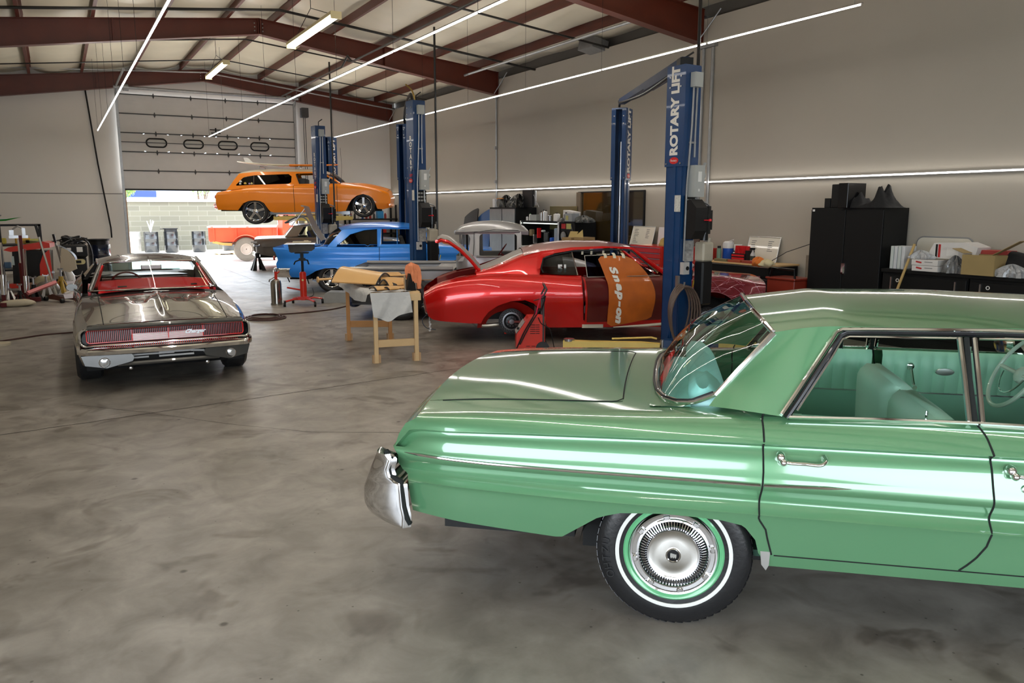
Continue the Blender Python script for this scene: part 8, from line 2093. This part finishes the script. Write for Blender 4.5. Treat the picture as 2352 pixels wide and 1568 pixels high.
# red roll cabinet and bench items near the front lift
r=T_('red_tool_chest','bright red five-drawer tool chest left of the front lift post','tool chest',(10.1,11.95,0));m=M();m.box((0,0,.59),(.5,.95,1.18));m.build('body',redp,r,smooth=0)
for j in range(6):
 m=M();m.box((-.26,0,1.10-.105*j-.0*(j>0)),(.02,.90,.09),bev=.004);d=m.build('drawer',redp,r,smooth=0);m=M();m.box((-.275,0,1.145-.105*j),(.012,.88,.012));m.build('pull',alum,d,smooth=0)
r=T_('red_tool_box','red tool box right of the front lift post','tool box',(10.15,10.85,0));m=M();m.box((0,0,.60),(.4,.7,1.16));m.build('body',pm('deep_red',(.40,.02,.015),.4),r,smooth=0)
m=M();m.box((-.24,.0,.97),(.03,.42,.07),rot=(R(35),0,0));m.build('lever',whitep,r,smooth=0)
bx_('desk_clock','small dark tilted gauge on the red tool box right of the lift','gauge',(10.1,10.82,1.29),(.04,.12,.17),pm('brown_dark',(.07,.03,.02),.5),(0,.3,.2))
bx_('small_white_box','small white square box on the red tool box','box',(10.05,10.62,1.215),(.08,.10,.07),whitep)
rag('tan open case lid standing on the red tool chest',(10.15,11.65,1.18),(.14,.20,.20),(.40,.27,.08),5)
r=T_('black_tub','black bag and tub left of the red tool chest','bag',(10.15,12.7,0));m=M();m.box((0,0,.5),(.5,.6,1.0),bev=.03);m.lathe([(.26,.98),(.27,1.05),(.2,1.14),(.06,1.17),(0,1.17)],20);m.build('tub',blk,r)
bx_('blue_canister','small blue canister left of the small whiteboard','canister',(10.1,13.12,1.09),(.12,.14,.18),pm('cyan_blue',(.02,.25,.60),.4))
# ---- interior window in the right wall looking into a dark office
r=thing('window_1','dark interior window in the right wall left of the front lift','window',(XR,14.02,0));r['kind']='structure'
m=M();m.box((-.004,0,1.62),(.008,2.34,1.24));m.build('glass_pane',pm('amber_dark_glass',(.040,.026,.008),.06,0,.9,var=.15),r,smooth=0)
m=M();m.box((-.03,1.16,1.62),(.06,.14,1.26));m.build('left_frame',pm('dusty_oak',(.20,.15,.10),.6),r,smooth=0)
m=M();m.box((-.02,-1.18,1.62),(.04,.03,1.26));m.box((-.02,0,2.25),(.04,2.38,.025));m.build('frame',blk,r,smooth=0)
# ---- workbench with tool hutch
r=T_('workbench','black workbench with tall tool hutch, light bar and hanging tools','workbench',(10.15,15.63,0))
m=M();m.box((0,0,.48),(.74,2.3,.96));m.box((.05,0,1.57),(.58,2.3,.05));m.box((.33,0,1.28),(.03,2.3,.62));m.box((.05,1.13,1.28),(.56,.05,.62));m.box((.05,-.55,1.28),(.56,.05,.62));m.box((.05,-.86,1.28),(.56,.6,.60));m.build('cabinet',cab,r,smooth=0)
m=M();m.box((-.26,1.14,1.28),(.03,.05,.62));m.build('hutch_post',alum,r,smooth=0);m=M();m.box((-.26,-.55,1.27),(.03,.07,.64));m.build('hutch_post',alum,r,smooth=0)
m=M();m.box((-.22,.33,1.535),(.05,1.45,.02));m.build('light_bar',emit('bench_light',(.9,1,.9),2.2),r,smooth=0)
m=M();m.box((0,.3,.975),(.72,1.6,.02));m.build('bench_top',white,r,smooth=0)
m=M();m.box((-.245,-.72,1.49),(.004,.17,.11));m.build('red_sticker',MATS['print_red'],r,smooth=0);m=M();m.box((-.245,-.93,1.49),(.004,.19,.12));m.build('yellow_sticker',pm('old_yellow',(.45,.42,.15),.5),r,smooth=0)
T=Matrix.Translation((-.25,-.74,1.27)) @ Matrix.Rotation(-PI/2,4,'Y');m=M();m.T=T;m.lathe([(.10,0),(.10,.015),(.05,.02),(0,.02)],24)
for k in range(8):m.cyl((.07*math.cos(k*PI/4),.07*math.sin(k*PI/4),.02),(.07*math.cos(k*PI/4),.07*math.sin(k*PI/4),.026),.014,n=8)
m.build('disc_ornament',pm('sprocket',(.4,.4,.38),.3,.8),r)
m=M();m.box((-.25,-1.08,1.42),(.012,.02,.20),rot=(R(-25),0,0));m.build('hanging_wrench',chrome,r,smooth=0)
tl=[('hanging_tool',(.95,1.30,.10,.16),pm('tool_tan',(.25,.18,.10),.6)),('red_tube',(.62,1.30,.02,.24),rt),('dark_motor',(.22,1.22,.22,.24),blkm),('blue_bottle',(.02,1.10,.09,.22),bluep),('grey_cloth',(-.25,1.25,.25,.36),pm('denim_grey',(.25,.28,.34),.9)),('small_lamp',(.42,1.35,.05,.05),white),('hanging_tool',(.80,1.15,.04,.22),steel),('red_cloth',(-.38,1.22,.10,.12),redp)]
for nm,(y,z,wd,hh),mt in tl:m=M();m.box((-.06,y,z),(.12,wd,hh),bev=.02);m.build(nm,mt,r,smooth=0)
ZB=1.597
tp_=[('spray_can',16.62,.03,.10,whitep,'small white bottle at the left end of the hutch top'),('glue_bottle',16.48,.03,.17,white,'white glue bottle with green tip on the hutch top'),('spray_can',15.98,.038,.22,alum,'silver aerosol can, left of the three on the hutch top'),('spray_can',15.87,.038,.26,alum,'silver aerosol can, middle of the three on the hutch top'),('spray_can',15.77,.036,.25,whitep,'aerosol can, right of the three on the hutch top'),('glass_jar',15.60,.06,.15,steel,'round jar with pointed lid on the hutch top'),('paint_tin',15.30,.08,.19,white,'white round tin with blue spot on the hutch top'),('paint_tin',14.92,.06,.20,steel,'grey tin behind the white tin on the hutch top')]
for nm,y,r0,h,mt,t in tp_:
 q=T_(nm,t,'can',(9.98,y,ZB));m=M();m.lathe([(0,0),(r0,0),(r0,h*.82),(r0*.5,h*.9),(0,h*.9)],16);m.build('body',mt,q);m=M();m.cyl((0,0,h*.88),(0,0,h),r0*.4,n=10);m.build('cap',blk if nm !='glue_bottle' else pm('cap_green',(.02,.3,.08),.4),q)
bx_('plastic_crate','clear plastic crate of parts on the hutch top','crate',(10.0,16.22,ZB+.07),(.2,.30,.14),pm('crate_clear',(.30,.32,.30),.3))
bx_('white_carton','white carton tilted behind the tins on the hutch top','box',(10.22,15.05,ZB+.12),(.2,.42,.22),bxw,(.1,0,0))
bx_('plastic_crate','clear plastic crate with coloured labels right of the tins','crate',(9.99,14.70,ZB+.09),(.2,.28,.18),pm('crate_grey',(.28,.30,.32),.3))
bx_('crate_label','yellow and red label on the right clear crate','label',(9.885,14.74,ZB+.08),(.004,.10,.10),pm('old_yellow',(.45,.42,.15),.5))
plastic_heap('dark crumpled bag at the right end of the hutch top',(10.05,14.35,ZB-.02),(.15,.26,.14),6,(.05,.055,.055))
plastic_heap('grey crumpled cloth between the tins on the hutch top',(9.95,14.98,ZB-.02),(.10,.14,.09),7,(.10,.10,.10))
# big cabinet left of the hutch with things on top
r=T_('steel_cabinet','tall black cabinet with two brushed steel doors near the far right corner','cabinet',(10.2,17.72,0));m=M();m.box((0,0,.955),(.60,1.36,1.91));m.build('body',cab,r,smooth=0)
bs=pm('brushed_door',(.30,.31,.32),.30,.9,var=.15)
for sy in (-1,1):m=M();m.box((-.31,sy*.335,.97),(.02,.64,1.80));m.build('door',bs,r,smooth=0)
bx_('olive_panel','olive tinted sheet leaning behind the hutch','sheet',(10.45,15.75,1.66),(.02,1.15,.56),pm('olive_sheet',(.14,.125,.05),.3,0,.4))
r=T_('monitor','black flat monitor seen from its back on the steel door cabinet','monitor',(10.15,16.86,1.915));m=M();m.box((0,0,.21),(.06,.46,.42));m.build('screen',blk,r,smooth=0);m=M();m.box((.05,-.26,.22),(.04,.05,.36));m.tube([(.0,-.25,.3),(.05,-.42,0)],.006,5);m.build('bracket',galv,r,smooth=0)
plastic_heap('black plastic bag heaped on top of the steel door cabinet',(10.15,17.30,1.91),(.2,.38,.30),4,(.012,.013,.013))
plastic_heap('dark rag bundle at the left end of the cabinet top',(10.15,17.95,1.91),(.16,.22,.28),5,(.02,.02,.02))
bx_('white_box','narrow white printed box at the left end of the cabinet top','box',(10.0,18.28,2.02),(.1,.12,.22),whitep)
r=T_('cut_off_saw','grey disc tool with orange strap on the cabinet top','saw',(10.0,18.05,1.915));m=M();m.lathe([(0,0),(.11,0),(.11,.03),(0,.03)],24,Matrix.Translation((0,0,.11)) @ Matrix.Rotation(-PI/2,4,'Y'));m.build('disc',pm('grey_disc',(.12,.12,.11),.5),r);m=M();m.box((0,-.02,.22),(.05,.28,.02));m.build('strap',orangep,r,smooth=0)
# cardboard boxes below the window
for k,(y,z,s_,t) in enumerate(((14.75,1.18,(.3,.36,.24),'open brown cardboard box left of the wall window'),(14.28,1.15,(.3,.34,.26),'brown cardboard box with pointed open flaps under the wall window'))):
 q=T_('cardboard_box',t,'box',(9.75,y-.42,1.022));m=M();m.box((0,0,s_[2]/2),s_);m.build('box',card,q,smooth=0)
 m=M();m.add([(-.15,-.17,s_[2]),(-.15,.17,s_[2]),(-.05,.0,s_[2]+.16)],[(0,1,2)]) if k else m.box((.1,.1,s_[2]+.06),(.01,.3,.14),rot=(0,.4,0));m.build('flap',pm('flap_yellow',(.50,.38,.14),.7),q,smooth=0,fix=False)
r=T_('side_table','low table carrying boxes under the wall window','table',(9.8,13.75,0));m=M();m.box((0,0,1.0),(.7,1.3,.04));m.build('top',cab,r,smooth=0);m=M()
for sx in (-.3,.3):
 for sy in (-.6,.6):m.box((sx,sy,.5),(.05,.05,1.0))
m.build('legs',cab,r,smooth=0)
for k,(y,w_,h,mt,t) in enumerate(((13.75,.2,.08,redp,'low red case on the table under the window'),(13.45,.10,.20,whitep,'grey-white bottle on the table under the window'),(13.3,.12,.16,pm('violet_can',(.2,.12,.3),.4),'violet can on the table under the window'),(14.0,.3,.05,blk,'flat black case on the table under the window'))):bx_('bench_item',t,'item',(9.7,y,1.02+h/2),(.15,w_,h),mt)
bx_('orange_block','small orange block left of the boxes under the window','block',(9.55,14.32,1.052),(.1,.12,.06),orangep)
# blue and black hood panels leaning at the back
for nm,y,z,rz_,mt,t in (('hood_panel',19.15,0,0,pm('panel_blue',(.01,.10,.32),.3,.2,.5),'blue car hood panel leaning against the cabinet behind the pickup cab'),('hood_panel',20.0,.0,0,pm('panel_black',(.012,.012,.013),.4),'black car panel leaning behind the blue hood panel')):
 m=M();L=[]
 for i in range(12):
  t_=i/11;w_=.62-.04*t_;L.append([(9.75+.55*t_,y+.25-1.0*(1-t_)*.55+v*w_*.75,z+.08+1.80*t_-.26*t_*(v+.9)*.5+.04*(1-v*v)) for v in np.linspace(-1,1,9)])
 m.rows(L);m.rows([[(p[0]+.02,p[1],p[2]-.02) for p in r2] for r2 in L]);o=m.build(nm,mt,None,smooth=50);tag(o,t,'hood panel')
# black shelving in the far right corner, with bottles
r=T_('corner_shelving','black open shelving with bottles in the far right corner','shelving',(9.65,26.7,0));m=M()
for sx in (-.9,.8):
 for sy in (-.25,.25):m.box((sx,sy,1.0),(.06,.05,2.0))
for z in (.5,1.0,1.5):m.box((-.05,0,z),(1.8,.55,.05))
m.build('frame',blk,r,smooth=0)
bc=[(.35,.02,.02),(.02,.02,.02),(.5,.5,.48),(.02,.08,.3),(.3,.02,.02)]
for k in range(10):
 x=8.85+.14*k;q=T_('oil_bottle','small dark bottle standing in the row on the middle corner shelf','bottle',(x,26.6,1.525),0,'bottles in a row on the corner shelf');m=M();m.lathe([(0,0),(.04,0),(.04,.14),(.015,.19),(0,.2)],10);m.build('body',pm('bottle_%d'%(k%5),bc[k%5],.4),q)
bx_('red_fuel_can','red fuel can with white label on the corner shelf','can',(9.95,26.6,1.17),(.3,.2,.28),redp);bx_('blue_jug','light blue jug on top of the corner shelving','jug',(9.9,26.6,1.66),(.22,.2,.26),pm('light_blue',(.03,.25,.55),.3))
# amber chairs and boxes behind the far lift
bx_('amber_crate','amber plastic crate on the shelf behind the far lift post','crate',(7.55,26.75,1.69),(.5,.3,.36),pm('amber',(.55,.22,.01),.3));
bx_('yellow_cabinet','pale yellow cabinet by the back wall behind the far lift','cabinet',(7.75,26.72,.75),(.9,.4,1.5),pm('pale_yellow',(.55,.48,.25),.5))
bx_('blue_case_stack','dark blue machine case between the two far lifts','machine',(7.0,21.9,.55),(.6,.5,1.1),pm('machine_blue',(.01,.03,.09),.4))
r=T_('engine_hoist','dark greasy engine on a stand between the far lifts','engine',(7.1,19.9,0));m=M();m.box((0,0,.75),(.5,.5,.45),bev=.04);m.cyl((-.2,-.27,.8),(-.2,-.33,.8),.09,n=16);m.cyl((.1,-.27,.95),(.1,-.33,.95),.07,n=16);m.cyl((.15,0,.95),(.15,0,1.2),.08,n=14);m.build('block',pm('greasy_black',(.02,.02,.022),.4,.5,var=.6),r)
m=M();m.box((0,0,.3),(.08,.08,.6));m.box((0,0,.04),(.8,.08,.08));m.box((0,.2,.04),(.08,.8,.08));m.build('stand',lb,r,smooth=0)
